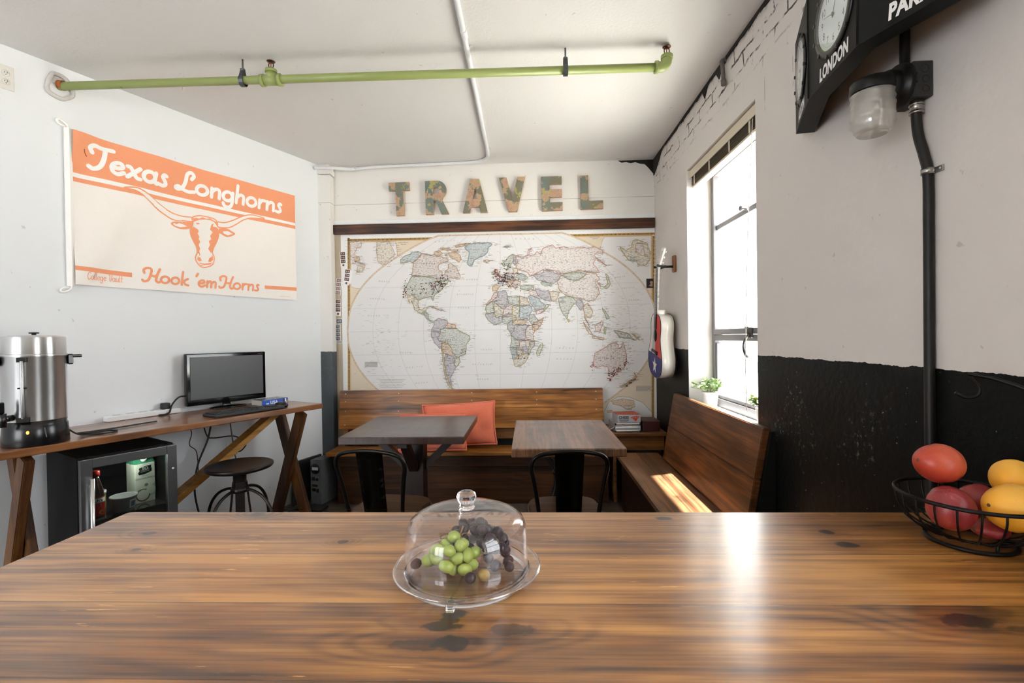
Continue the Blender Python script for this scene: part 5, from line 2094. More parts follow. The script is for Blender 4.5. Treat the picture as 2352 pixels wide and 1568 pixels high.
# rope border
rg = random.Random(5)
for side in ('L', 'R', 'T'):
    n = 150 if side != 'T' else 236
    for k in range(n):
        a0, a1 = k / n, (k + 1) / n
        am = (a0 + a1) / 2
        if side == 'T':
            xa, xb_, xm = fl + (fr_ - fl) * a0, fl + (fr_ - fl) * a1, fl + (fr_ - fl) * am
            q = [(xa, topy(xa)), (xb_, topy(xb_)), (xb_, topy(xb_) + 5.5), (xa, topy(xa) + 5.5)]
            q2 = [(xa, topy(xa) + 1), (xm, topy(xm) + 1), (xm + 0.9, topy(xm) + 4.5), (xa + 0.9, topy(xa) + 4.5)]
        else:
            ya, yb_, ym = ft + (fb - ft) * a0, ft + (fb - ft) * a1, ft + (fb - ft) * am
            X = fl if side == 'L' else fr_ - 5.5
            q = [(X, ya), (X + 5.5, ya), (X + 5.5, yb_), (X, yb_)]
            q2 = [(X + 1, ya), (X + 4.5, ya + 0.9), (X + 4.5, ym + 0.9), (X + 1, ym)]
        poly(b, q, mfn, mi=E_ROPE2, w=L1 * 3)
        poly(b, q2, mfn, mi=E_INK, w=L1 * 4)
for off in (6.5, ):
    ribbon(b, [(fl + off, fb), (fl + off, topy(fl) + off), (fr_ - off, topy(fr_) + off), (fr_ - off, fb)], 1.0, mfn, mi=E_TAN, w=L1 * 3)
# polar insets
clampx = lambda p: (min(max(p[0], fl + 7.5), fr_ - 7.5), max(p[1], topy(p[0]) + 7.5))


def inset(cx, cy, r):
    pts = [clampx((cx + r * math.cos(2 * PI * k / 72), cy + r * math.sin(2 * PI * k / 72))) for k in range(72)]
    poly(b, pts, mfn, mi=0, w=L1 * 3)
    ribbon(b, pts, 0.9, mfn, mi=E_TAN, w=L1 * 4, closed=True)


inset(831, 580, 82)
inset(1460, 583, 82)
# the main oval
left = FA([(1005, 150), (900, 190), (780, 250), (640, 335), (540, 400), (430, 490), (330, 600), (265, 710), (232, 800), (214, 940), (217, 1060), (245, 1170), (305, 1290), (400, 1410), (530, 1525), (700, 1640), (900, 1750)])
lo = [(p.x, p.y) for p in (spline([(x, y, 0) for x, y in left], 5))]
CXM = 1151.0
ro = [(2 * CXM - x, y - (CXM - x) * 0.031) for x, y in lo]
oval = lo + list(reversed(ro))
poly(b, oval, mfn, mi=0, w=L1 * 5)
ribbon(b, oval, 3.2, mfn, mi=E_TAN, w=L1 * 6, closed=True)
ribbon(b, oval, 1.4, mfn, mi=6, w=L1 * 7, closed=True)
# graticule
for k in range(-5, 6):
    e = k / 6.0
    pts = []
    for j in range(0, len(lo), 2):
        lx, ly = lo[j]
        pts.append((CXM + e * (CXM - lx), ly - 0.0155 * (CXM + e * (CXM - lx) - lx)))
    ribbon(b, pts, 0.35, mfn, mi=E_PALE, w=L1 * 6)
for yy_ in (600, 655, 703, 757, 811, 859):
    xl = [p for p in lo if abs(p[1] - yy_) < 4]
    if xl:
        ribbon(b, [(xl[0][0] + 4, yy_ + 5), (CXM, yy_), (2 * CXM - xl[0][0] - 4, yy_ - 5)], 0.35, mfn, mi=E_PALE, w=L1 * 6)

coast = []


_ln = [0]


def land(fr, pts, mi, edge, ew=1.5):
    _ln[0] += 1
    lw = L1 * 8 + _ln[0] * 4e-6
    q = fr(pts)
    s = []
    r = random.Random(int(q[0][0] * 13 + q[0][1] * 7))
    for i in range(len(q)):
        (x0, y0), (x1, y1) = q[i], q[(i + 1) % len(q)]
        s.append((x0, y0))
        d = math.hypot(x1 - x0, y1 - y0)
        m = int(d / 4)
        for k in range(1, m):
            t_ = k / m
            s.append((x0 + (x1 - x0) * t_ + r.uniform(-0.9, 0.9), y0 + (y1 - y0) * t_ + r.uniform(-0.9, 0.9)))
    poly(b, s, mfn, mi=mi, w=lw)
    ribbon(b, s, ew, mfn, mi=edge, w=lw + 0.0006, closed=True)
    coast.extend(s)


land(F1, [(90, 240), (140, 200), (190, 185), (205, 165), (270, 160), (310, 180), (290, 205), (270, 225), (225, 265), (215, 270), (195, 262), (150, 265), (120, 275), (90, 275)], 5, E_GR)
land(F1, [(310, 182), (440, 205), (500, 215), (560, 225), (575, 250), (520, 270), (480, 290), (470, 325), (480, 350), (510, 360), (515, 395), (530, 395), (545, 360), (575, 330), (570, 290), (600, 280), (625, 300), (660, 320), (670, 360), (690, 400), (690, 440), (640, 430), (600, 420), (560, 440), (520, 455), (470, 460), (450, 430), (410, 415), (280, 405), (210, 405), (200, 395), (215, 340), (220, 270), (270, 225)], 2, E_OR)
for q in ([(430, 165), (480, 150), (520, 180), (470, 205), (430, 190)], [(490, 130), (560, 125), (600, 140), (560, 150), (500, 145)], [(570, 180), (640, 165), (690, 200), (705, 240), (680, 270), (640, 240), (600, 225), (580, 200)], [(640, 105), (700, 85), (800, 78), (760, 95), (700, 115), (650, 120)], [(600, 150), (670, 140), (670, 155), (610, 165)], [(540, 190), (565, 185), (560, 205), (540, 205)]):
    land(F1, q, 7, E_OR)
land(F1, [(210, 405), (280, 405), (410, 415), (450, 430), (470, 460), (520, 455), (560, 440), (585, 445), (550, 490), (510, 530), (490, 560), (440, 590), (430, 610), (420, 655), (405, 630), (395, 610), (330, 625), (290, 640), (270, 655), (235, 610), (200, 600), (150, 585), (135, 560), (140, 520), (165, 480), (190, 430)], 4, E_GR)
land(F1, [(155, 590), (200, 600), (235, 610), (270, 655), (265, 690), (275, 735), (310, 745), (335, 720), (360, 725), (345, 750), (310, 785), (270, 770), (230, 745), (215, 690), (195, 640), (180, 640), (190, 680), (175, 670), (160, 620)], 6, E_YEL)
land(F1, [(310, 765), (345, 760), (375, 790), (370, 820), (385, 850), (410, 855), (430, 860), (420, 875), (390, 860), (355, 835), (335, 800), (300, 790)], 3, E_GR)
land(F1, [(385, 705), (420, 708), (470, 738), (490, 750), (440, 733)], 7, E_OR)
land(F1, [(492, 742), (530, 748), (500, 757)], 6, E_OR)
land(F1, [(430, 860), (470, 830), (530, 845), (560, 850), (570, 880), (540, 920), (520, 940), (500, 930), (490, 990), (450, 960), (400, 955), (425, 905)], 3, E_PU)
land(F1, [(560, 870), (600, 885), (640, 895), (650, 930), (600, 935), (565, 920)], 7, E_RED)
land(F1, [(490, 940), (520, 940), (540, 920), (565, 930), (600, 935), (650, 930), (690, 960), (750, 985), (790, 1010), (785, 1050), (755, 1090), (750, 1160), (740, 1190), (690, 1205), (680, 1230), (650, 1225), (610, 1170), (600, 1120), (560, 1085), (510, 1065), (475, 1055), (465, 1020), (490, 990)], 4, E_GR)
land(F1, [(400, 955), (450, 960), (490, 990), (465, 1020), (475, 1055), (510, 1065), (505, 1130), (480, 1130), (440, 1085), (400, 1010)], 3, E_PU)
land(F1, [(505, 1070), (560, 1085), (600, 1120), (610, 1170), (630, 1215), (600, 1205), (540, 1190), (515, 1160)], 7, E_YEL)
land(F1, [(540, 1190), (600, 1205), (630, 1215), (640, 1240), (625, 1280), (650, 1320), (630, 1350), (620, 1380), (590, 1430), (610, 1500), (600, 1510), (560, 1430), (545, 1360), (530, 1280)], 3, E_PU)
land(F1, [(500, 1130), (515, 1160), (525, 1190), (530, 1280), (545, 1360), (560, 1430), (590, 1500), (630, 1540), (600, 1530), (560, 1480), (535, 1390), (520, 1290), (512, 1200)], 6, E_YEL)
land(F1, [(640, 1240), (680, 1225), (690, 1270), (655, 1320), (630, 1300)], 6, E_GR)
land(FA, [(1230, 250), (1265, 225), (1330, 215), (1430, 212), (1465, 228), (1430, 260), (1425, 295), (1390, 325), (1345, 345), (1310, 365), (1290, 410), (1270, 412), (1250, 385), (1262, 340), (1270, 295), (1235, 262)], 5, E_BL, 2.2)
land(F2, [(60, 285), (100, 275), (135, 290), (100, 308), (65, 300)], 6, E_OR)
# Africa
for q, mi, e in (
        ([(160, 740), (215, 690), (225, 640), (300, 625), (325, 650), (330, 740), (345, 770), (290, 830), (270, 825)], 3, E_PU),
        ([(330, 690), (400, 695), (465, 690), (470, 800), (420, 790), (345, 770)], 4, E_GR),
        ([(465, 685), (550, 710), (580, 790), (470, 795)], 6, E_OR),
        ([(150, 720), (180, 650), (220, 640), (215, 690), (160, 740), (110, 790), (90, 790), (120, 740)], 8, E_RED),
        ([(90, 800), (120, 760), (160, 745), (185, 870), (100, 880), (85, 840)], 4, E_GR),
        ([(185, 750), (270, 825), (290, 830), (280, 900), (230, 890), (200, 920), (170, 900), (180, 870)], 6, E_YEL),
        ([(85, 880), (180, 870), (200, 925), (270, 910), (275, 980), (230, 995), (180, 1010), (130, 970), (90, 920)], 3, E_GR),
        ([(290, 830), (345, 790), (385, 800), (380, 890), (280, 900)], 8, E_RED),
        ([(275, 905), (380, 905), (385, 950), (330, 1000), (275, 980)], 4, E_BL),
        ([(385, 800), (420, 790), (470, 800), (460, 930), (400, 950), (385, 950)], 6, E_YEL),
        ([(470, 795), (585, 790), (610, 850), (575, 900), (560, 940), (490, 945), (460, 930)], 5, E_BL),
        ([(575, 900), (620, 890), (680, 960), (670, 1000), (610, 1000), (570, 960)], 4, E_PU),
        ([(680, 960), (740, 920), (700, 1020), (640, 1080), (610, 1060), (610, 1000)], 7, E_OR),
        ([(385, 950), (490, 945), (560, 960), (510, 1005), (420, 1005), (390, 980)], 7, E_YEL),
        ([(330, 1000), (385, 950), (390, 1005), (415, 1010), (400, 1080), (370, 1110), (335, 1060)], 3, E_GR),
        ([(415, 1010), (540, 1005), (555, 1030), (530, 1080), (540, 1160), (490, 1195), (400, 1150), (365, 1110), (400, 1080)], 3, E_PU),
        ([(555, 1010), (610, 1010), (640, 1080), (615, 1120), (635, 1190), (580, 1190), (540, 1160), (530, 1080)], 8, E_OR),
        ([(365, 1115), (400, 1150), (460, 1190), (465, 1260), (360, 1260), (380, 1190)], 4, E_GR),
        ([(465, 1200), (530, 1180), (580, 1190), (590, 1250), (560, 1310), (500, 1310), (465, 1260)], 2, E_RED),
        ([(500, 1255), (545, 1240), (560, 1310), (500, 1310)], 3, E_PU),
        ([(580, 1195), (635, 1195), (635, 1240), (590, 1290), (575, 1350), (560, 1320)], 4, E_GR),
        ([(360, 1260), (440, 1270), (430, 1370), (420, 1400), (390, 1395)], 5, E_BL),
        ([(440, 1270), (500, 1290), (510, 1340), (440, 1370)], 6, E_OR),
        ([(430, 1370), (510, 1340), (560, 1330), (560, 1380), (530, 1430), (480, 1470), (420, 1475), (405, 1430), (400, 1400)], 6, E_YEL),
        ([(720, 1210), (730, 1240), (690, 1350), (665, 1360), (660, 1310), (690, 1250)], 6, E_GR),
        # Europe and the middle east
        ([(160, 580), (200, 560), (250, 570), (225, 600), (210, 625), (165, 630)], 7, E_YEL),
        ([(205, 490), (250, 480), (300, 510), (285, 550), (220, 545), (225, 510)], 3, E_PU),
        ([(185, 380), (215, 385), (235, 440), (245, 465), (190, 465), (215, 430)], 2, E_RED),
        ([(155, 420), (185, 405), (190, 440), (155, 445)], 4, E_GR),
        ([(250, 470), (300, 440), (350, 430), (410, 430), (420, 490), (370, 510), (330, 520), (300, 510)], 3, E_RED),
        ([(310, 520), (335, 530), (375, 600), (350, 590), (315, 550)], 6, E_OR),
        ([(350, 510), (420, 500), (480, 520), (470, 560), (430, 580), (420, 610), (390, 570)], 2, E_OR),
        ([(420, 470), (480, 430), (540, 460), (560, 480), (520, 510), (470, 500)], 5, E_GR),
        ([(270, 330), (310, 290), (345, 240), (400, 220), (430, 235), (400, 260), (390, 300), (370, 330), (350, 370), (320, 400), (330, 340), (290, 350)], 4, E_GR),
        ([(400, 260), (430, 240), (445, 310), (410, 340), (395, 300)], 5, E_PU),
        ([(400, 380), (440, 370), (450, 430), (400, 430)], 6, E_YEL),
        ([(470, 575), (560, 560), (630, 570), (620, 610), (540, 620), (480, 610)], 4, E_GR),
        ([(565, 650), (620, 610), (650, 630), (680, 690), (640, 700), (590, 670)], 8, E_RED),
        ([(565, 690), (600, 675), (680, 710), (700, 745), (760, 790), (740, 820), (650, 850), (620, 800), (585, 760)], 5, E_BL),
        ([(650, 850), (735, 830), (740, 860), (660, 890)], 8, E_RED),
        ([(740, 820), (765, 775), (800, 780), (740, 860)], 6, E_GR),
        ([(640, 600), (720, 630), (790, 620), (810, 680), (820, 735), (760, 735), (700, 700), (660, 650)], 3, E_PU),
        ([(790, 640), (850, 630), (910, 640), (905, 680), (870, 745), (830, 740), (810, 680)], 6, E_OR),
        ([(615, 455), (720, 430), (740, 395), (830, 395), (860, 430), (930, 440), (910, 500), (840, 550), (800, 540), (740, 520), (680, 510), (650, 490)], 3, E_PU),
        ([(700, 530), (750, 520), (830, 560), (820, 580), (770, 560), (720, 560)], 5, E_GR),
        ([(290, 125), (330, 120), (370, 118), (325, 148)], 4, E_GR),
        ([(555, 200), (570, 160), (610, 140), (585, 165), (575, 200)], 8, E_RED)):
    land(F2, q, mi, e)
for q, mi, e in (
        ([(245, 320), (300, 345), (350, 320), (400, 325), (430, 290), (460, 320), (480, 265), (560, 235), (590, 265), (660, 250), (700, 270), (780, 260), (860, 265), (920, 255), (980, 280), (985, 320), (940, 300), (910, 330), (1000, 400), (1020, 415), (960, 380), (930, 350), (905, 400), (960, 470), (940, 470), (880, 470), (800, 455), (700, 470), (630, 480), (560, 450), (480, 450), (400, 490), (370, 500), (350, 470), (300, 450), (250, 430), (250, 370)], 8, E_RED),
        ([(600, 540), (640, 490), (700, 530), (770, 540), (830, 500), (850, 470), (930, 480), (960, 530), (920, 560), (950, 600), (960, 650), (920, 700), (870, 720), (820, 700), (780, 690), (740, 685), (680, 670), (620, 620)], 8, E_OR),
        ([(640, 490), (700, 475), (800, 470), (850, 490), (770, 540), (700, 530)], 4, E_GR),
        ([(610, 690), (680, 670), (740, 690), (770, 720), (740, 740), (700, 800), (685, 870), (650, 820), (620, 750)], 4, E_GR),
        ([(770, 700), (805, 690), (830, 760), (800, 795), (760, 740)], 3, E_PU),
        ([(820, 760), (860, 730), (900, 800), (890, 850), (860, 850), (840, 830), (850, 880), (880, 940), (835, 860)], 6, E_OR),
        ([(940, 550), (960, 560), (970, 600)], 8, E_RED),
        ([(1010, 480), (1030, 500), (1050, 570), (1020, 610), (990, 600), (1030, 570)], 6, E_GR),
        ([(820, 890), (870, 950), (900, 1000), (870, 990)], 8, E_OR), ([(900, 1010), (1000, 1030), (990, 1045), (900, 1030)], 8, E_OR),
        ([(920, 930), (980, 880), (990, 900), (960, 980), (930, 970)], 8, E_RED), ([(1000, 930), (1015, 940), (1010, 1000), (1000, 990)], 6, E_GR),
        ([(980, 770), (1010, 800), (1045, 860), (1020, 870), (990, 800)], 4, E_GR),
        ([(1080, 960), (1140, 975), (1200, 990), (1260, 1050), (1200, 1030), (1130, 1025)], 4, E_GR), ([(1230, 985), (1290, 1030), (1300, 1050), (1260, 1020)], 4, E_YEL),
        ([(905, 1270), (920, 1160), (990, 1120), (1050, 1080), (1100, 1060), (1120, 1090), (1110, 1120), (1140, 1110), (1160, 1060), (1170, 1110), (1190, 1180), (1185, 1250), (1150, 1300), (1080, 1350), (1040, 1330), (1030, 1275), (980, 1265), (940, 1280)], 2, E_RED),
        ([(1040, 1380), (1060, 1365), (1058, 1388)], 2, E_RED),
        ([(1130, 1440), (1180, 1420), (1230, 1380), (1215, 1400), (1150, 1450)], 6, E_YEL), ([(1225, 1390), (1262, 1350), (1250, 1320), (1268, 1345), (1240, 1395)], 6, E_YEL),
        ([(685, 865), (710, 885), (700, 895)], 7, E_OR),
        ([(1130, 250), (1180, 290), (1230, 260), (1240, 200), (1280, 195), (1360, 230), (1365, 270), (1385, 300), (1380, 370), (1350, 410), (1290, 410), (1270, 370), (1210, 370), (1170, 330), (1140, 280)], 6, E_YEL),
        ([(1260, 230), (1320, 225), (1340, 330), (1310, 330), (1265, 300)], 8, E_TAN), ([(1215, 345), (1250, 345), (1255, 375), (1225, 378)], 5, E_BL)):
    land(FB, q, mi, e, 1.6)
# north polar inset land
for q, mi, e in (([(235, 200), (330, 195), (335, 240), (300, 250), (270, 300), (300, 330), (280, 390), (240, 390)], 8, E_OR), ([(470, 200), (580, 200), (630, 310), (590, 345), (520, 405), (480, 370), (465, 280)], 6, E_OR), ([(310, 390), (370, 400), (340, 460), (290, 470)], 6, E_TAN), ([(270, 330), (320, 330), (320, 370), (280, 375)], 7, E_OR)):
    land(FA, q, mi, e, 1.0)
# lower right half globe
gl = [(1386, 985), (1388, 945), (1398, 922), (1420, 909), (1445, 910), (1475, 922), (1496, 945), (1499, 985)]
poly(b, gl, mfn, mi=0, w=L1 * 10)
ribbon(b, gl, 0.8, mfn, mi=E_GREY, w=L1 * 11)
for q, mi in (([(1404, 920), (1430, 914), (1455, 918), (1458, 932), (1440, 938), (1425, 930), (1408, 926)], 7), ([(1394, 942), (1406, 940), (1408, 945), (1396, 946)], 7), ([(1432, 930), (1452, 930), (1450, 938), (1436, 937)], 2)):
    poly(b, q, mfn, mi=mi, w=L1 * 12 + 0.0002 * (mi == 2))
    ribbon(b, q, 1.2, mfn, mi=E_OR, w=L1 * 14, closed=True)
# place-name ticks along the coasts and scattered island dots
rg = random.Random(21)
for (x, y) in coast:
    for _ in range(2):
        if rg.random() < 0.8:
            dx, dy, L = rg.uniform(-12, 10), rg.uniform(-3, 3), rg.uniform(3, 10)
            ribbon(b, [(x + dx, y + dy), (x + dx + L, y + dy - 0.1)], 0.62, mfn, mi=E_GREY if rg.random() < 0.75 else E_PALE, w=L1 * 15)
for _ in range(420):
    x, y = rg.choice([(rg.gauss(862, 35), rg.gauss(800, 45)), (rg.gauss(1440, 26), rg.gauss(760, 60)), (rg.gauss(1400, 40), rg.gauss(735, 40)), (rg.uniform(830, 1480), rg.uniform(560, 890))])
    if 806 < x < 1494:
        L = rg.uniform(2, 8)
        ribbon(b, [(x, y), (x + L, y + rg.uniform(-0.3, 0.3))], 0.4, mfn, mi=E_PALE if rg.random() < 0.6 else E_GREY, w=L1 * 15)
# lettering
mtext = lambda s, px, py, size, sp=1.6, mi=E_INK, slope=0.0, shear=0.0: lettering(b, s, size, lambda u, v, w=0: mfn(px + u, py - v - u * slope, w), mi=mi, w=L1 * 17, space=sp, shear=shear)
mtext('CANADA', 968, 606, 4.6, 2.2)
mtext('UNITED STATES', 936, 665, 4.6, 1.45)
mtext('BRAZIL', 1024, 782, 5.0, 1.9)
mtext('RUSSIA', 1229, 608, 5.6, 5.2, slope=0.06)
mtext('KAZAKHSTAN', 1241, 637, 3.0, 1.3)
mtext('CHINA', 1312, 665, 4.6, 2.6)
mtext('INDIA', 1289, 694, 3.4, 1.4)
mtext('AUSTRALIA', 1374, 823, 4.0, 2.0)
mtext('GREENLAND', 1088, 574, 2.4, 1.2)
mtext('ALGERIA', 1140, 690, 3.0, 1.3)
mtext('ARGENTINA', 1031, 830, 2.4, 1.0, mi=E_GREY)
for s, x, y, sp, sl in (('NORTH', 870, 646, 2.2, -0.08), ('PACIFIC', 850, 686, 2.4, -0.04), ('OCEAN', 844, 726, 2.6, 0), ('SOUTH', 919, 812, 2.4, 0.03), ('PACIFIC', 934, 846, 2.8, 0.08), ('OCEAN', 955, 882, 2.6, 0.1), ('NORTH', 1073, 643, 2.2, 0), ('ATLANTIC', 1051, 677, 2.2, 0), ('OCEAN', 1053, 708, 2.4, 0), ('SOUTH', 1106, 804, 2.4, 0), ('ATLANTIC', 1087, 838, 2.6, 0), ('OCEAN', 1097, 872, 2.4, 0), ('INDIAN', 1279, 800, 3.4, 0), ('OCEAN', 1279, 825, 3.4, 0), ('NORTH', 1411, 640, 1.9, 0.14), ('PACIFIC', 1427, 664, 2.0, 0.08), ('OCEAN', 1442, 691, 2.0, 0.05), ('ARCTIC', 1000, 556, 4.0, 0.06), ('OCEAN', 1185, 550, 4.4, -0.02)):
    mtext(s, x, y, 4.2, sp, E_GREY, sl, 0.25)
for s, x, y in (('NORTH POLAR', 916, 557), ('REGION', 922, 561), ('SOUTH POLAR', 1355, 547), ('REGION', 1361, 551)):
    mtext(s, x, y, 3.2, 1.0)
for k in range(8):
    for (x0, n) in ((837, 12), (1460, 9)):
        y = (832 if x0 == 837 else 885) + k * 1.5
        ribbon(b, [(x0, y), (x0 + (30 if x0 == 837 else 34), y)], 0.8, mfn, mi=E_PALE, w=L1 * 15)
for k in range(6):
    ribbon(b, [(880 - 12 + k % 3 * 3, 872 + k * 3.6), (932 - k % 3 * 4, 872 + k * 3.6)], 0.6, mfn, mi=E_GREY, w=L1 * 15)
obj('map_sheet', b, mats, mp)

# push pins stuck in the map
pin_cols = [plain('pin_dark', '#3a2722', 0.4), plain('pin_red', '#8e2f27', 0.4), plain('pin_green', '#56603a', 0.4), plain('pin_white', '#cfc9c0', 0.4)]
pin_me = []
for m in pin_cols:
    b = bmesh.new()
    tube(b, [(0, 0.004, 0), (0, -0.002, 0)], 0.0008, 6)
    lathe(b, [(0, 0), (0.0038, 0.0), (0.0042, 0.001), (0.0022, 0.002), (0.0024, 0.0055), (0.0042, 0.0072), (0.0038, 0.0086), (0, 0.009)], 10, Matrix.Translation((0, -0.001, 0)) @ Matrix.Rotation(PI / 2, 4, 'X'))
    me = bpy.data.meshes.new('push_pin')
    b.to_mesh(me)
    b.free()
    me.materials.append(m)
    pin_me.append(me)
rg = random.Random(99)
clusters = [
    (68, 1008, 652, 12, 8, 'over the eastern United States', (0, 0, 1, 2)), (27, 970, 665, 16, 9, 'over the middle of the United States', (2, 2, 3, 1)), (14, 931, 663, 2.5, 10, 'along the United States west coast', (1, 0)),
    (14, 1141, 626, 4, 5, 'over the British Isles', (0, 1, 1)), (60, 1160, 640, 11, 8, 'over western Europe', (0, 0, 1, 2)), (16, 1170, 612, 8, 8, 'over Scandinavia', (2, 0, 3)), (14, 1184, 651, 6, 5, 'over the Balkans', (1, 1, 3)),
    (34, 1413, 852, 9, 5, 'over the south east corner of Australia', (1, 0, 1)), (10, 1436, 831, 3, 8, 'along the Australian east coast', (1, 0)), (9, 1362, 838, 2.5, 3, 'at the south west tip of Australia', (1,)),
    (14, 1448, 876, 8, 6, 'over New Zealand', (0, 1)), (6, 1065, 808, 4, 4, 'on the coast of southern Brazil', (0, 2)), (8, 1203, 820, 6, 5, 'over South Africa', (0, 2)), (5, 1400, 870, 2, 2, 'over Tasmania', (1,))]
for n, cx, cy, sx, sy, where, cols in clusters:
    pts = []
    for _ in range(n):
        for _try in range(40):
            x, y = rg.gauss(cx, sx), rg.gauss(cy, sy)
            if where.startswith('over the eastern'):
                y -= (x - cx) * 0.45
            if where.startswith('over the south east'):
                y -= (x - cx) * 0.7
            if where == 'over New Zealand':
                y = cy - (x - cx) * 0.8 + rg.gauss(0, 1.5)
            if all((x - a) ** 2 + (y - c) ** 2 > 2.9 for a, c in pts):
                break
        pts.append((x, y))
        o = bpy.data.objects.new('push_pin', pin_me[cols[rg.randrange(len(cols))]])
        COL.objects.link(o)
        p = mfn(x, y)
        o.location = (p.x, MAPY - 0.002, p.z)
        o.rotation_euler = (rg.uniform(-0.15, 0.15), 0, rg.uniform(-0.2, 0.2))
        tag(o, 'tiny push pin in the cluster ' + where + ' on the map', 'push pin', 'push pins ' + where)

# ------------------------------------------------------------------ TRAVEL letters


def letter_mat():
    t = NT('map_paper_on_letters')
    o = t.pos()
    s = t.sep(o)
    n1 = t.noise(t.comb(s[0], t.math('MULTIPLY', s[2], 1.0), 0.0), 7.5, 5.0, 0.6)
    n2 = t.noise(o, 9.0, 4.0, 0.6)
    c = t.ramp(n1, [(0.0, lin('#77746a')), (0.44, lin('#6f7a72')), (0.518, lin('#697a76')), (0.528, lin('#b99c78')), (0.59, lin('#b8957a')), (0.66, lin('#a88274')), (0.70, lin('#a09c62'))])
    c = t.mix(t.math('MULTIPLY', t.smooth(t.noise(t.comb(s[0], 0.0, 3.0), 2.6, 1.0), 0.42, 0.56), t.smooth(n1, 0.518, 0.51)), c, lin('#79735f'))
    c = t.mix(t.smooth(n2, 0.615, 0.625), c, lin('#a5a05e'))
    c = t.mix(t.smooth(n2, 0.68, 0.69), c, lin('#b5877a'))
    ink = t.smooth(t.noise(o, 110.0, 3), 0.58, 0.66)
    c = t.mix(t.math('MULTIPLY', ink, 0.35), c, lin('#3f3a30'))
    t.base(c)
    t.set(Roughness=0.6)
    return t.m


M_let = letter_mat()
M_ledge = plain('letter_edge', '#b89a82', 0.7, var=0.1)
HL = {'T': [[(0, 1), (0.62, 1), (0.62, 0.76), (0.43, 0.76), (0.43, 0), (0.20, 0), (0.20, 0.76), (0, 0.76)]],
      'A': [[(0, 0), (0.245, 1), (0.505, 1), (0.75, 0), (0.53, 0), (0.49, 0.17), (0.255, 0.17), (0.215, 0)], [(0.295, 0.40), (0.455, 0.40), (0.375, 0.72)]],
      'V': [[(0, 1), (0.22, 1), (0.375, 0.36), (0.54, 1), (0.76, 1), (0.50, 0), (0.25, 0)]],
      'E': [[(0, 0), (0, 1), (0.60, 1), (0.60, 0.775), (0.245, 0.775), (0.245, 0.62), (0.60, 0.62), (0.60, 0.39), (0.245, 0.39), (0.245, 0.24), (0.61, 0.24), (0.61, 0)]],
      'L': [[(0, 0), (0, 1), (0.235, 1), (0.235, 0.24), (0.66, 0.24), (0.66, 0)]]}
Rb = [(0, 0), (0, 1), (0.36, 1)] + [(0.36 + 0.28 * math.sin(a), 0.73 + 0.27 * math.cos(a)) for a in [k * PI / 10 for k in range(1, 9)]] + [(0.50, 0.44), (0.70, 0), (0.47, 0), (0.30, 0.40), (0.235, 0.40), (0.235, 0)]
Rh = [(0.235, 0.61), (0.235, 0.80), (0.35, 0.80)] + [(0.35 + 0.065 * math.sin(a), 0.705 + 0.095 * math.cos(a)) for a in [k * PI / 6 for k in range(1, 6)]] + [(0.35, 0.61)]
HL['R'] = [Rb, Rh]


def block_letter(ch, px, pyb, hpx, label, rot=0.0):
    """solid letter with its foot line at photo-map position px,pyb"""
    outl = HL[ch]
    H_ = hpx * 0.00384
    bm = bmesh.new()
    edges = []
    for lp in outl:
        vs = [bm.verts.new((x * H_, 0, y * H_)) for x, y in lp]
        edges += [bm.edges.new((vs[i], vs[(i + 1) % len(vs)])) for i in range(len(vs))]
    bmesh.ops.triangle_fill(bm, use_beauty=True, use_dissolve=False, edges=edges)
    for f in bm.faces:
        if f.normal.y > 0:
            f.normal_flip()
    base = bm.faces[:]
    r = bmesh.ops.extrude_face_region(bm, geom=base)
    nv = [g for g in r['geom'] if isinstance(g, bmesh.types.BMVert)]
    for v in nv:
        v.co.y += -0.034
    bmesh.ops.recalc_face_normals(bm, faces=bm.faces[:])
    for f in bm.faces:
        f.material_index = 0 if abs(f.normal.y) > 0.9 else 1
    o = obj('block_letter', bm, [M_let, M_ledge])
    o.location = (MX(px, pyb), BW - 0.003, MZ(px, pyb))
    o.rotation_euler = (0, rot, 0)
    return tag(o, label, 'letter')


block_letter('T', 898, 496, 76, 'block letter T covered in old map paper, first of TRAVEL', -0.022)
block_letter('R', 981, 493, 76, 'block letter R covered in old map paper, second of TRAVEL', -0.01)
block_letter('A', 1066, 490, 76, 'block letter A covered in old map paper, between R and V', -0.005)
block_letter('V', 1151, 489, 78, 'block letter V covered in old map paper, between A and E', -0.02)
block_letter('E', 1246, 487, 77, 'block letter E covered in old map paper, between V and L', -0.012)
block_letter('L', 1334, 484, 76, 'block letter L covered in old map paper, last of TRAVEL', -0.012)

# ------------------------------------------------------------------ banner on the left wall
FLU, FLV = 1.785, 1.67
BW_, BH_ = 1.46, 0.862


def ban(u, v, w=0.0):
    """banner surface: u from its pole along the wall, v up from its lower edge"""
    uu = u + 0.0
    rip = 0.013 + 0.009 * math.exp(-u * 1.6) * math.sin(13 * (u + 0.75 * (BH_ - v)) + 2.0 * v) + 0.004 * math.exp(-u * 2.5) * math.sin(31 * (u - 0.5 * (v - BH_))) + 0.003 * math.sin(5.0 * u + 2 * v)
    rip += 0.010 * math.exp(-((u - 0.0) / 0.25) ** 2) * math.sin(16 * (v + u)) * 0.5
    sag = -0.006 * math.sin(PI * min(max(u / BW_, 0), 1)) * (v / BH_)
    return LW(FLU - uu, 0.006 + rip + w, FLV + v + sag)


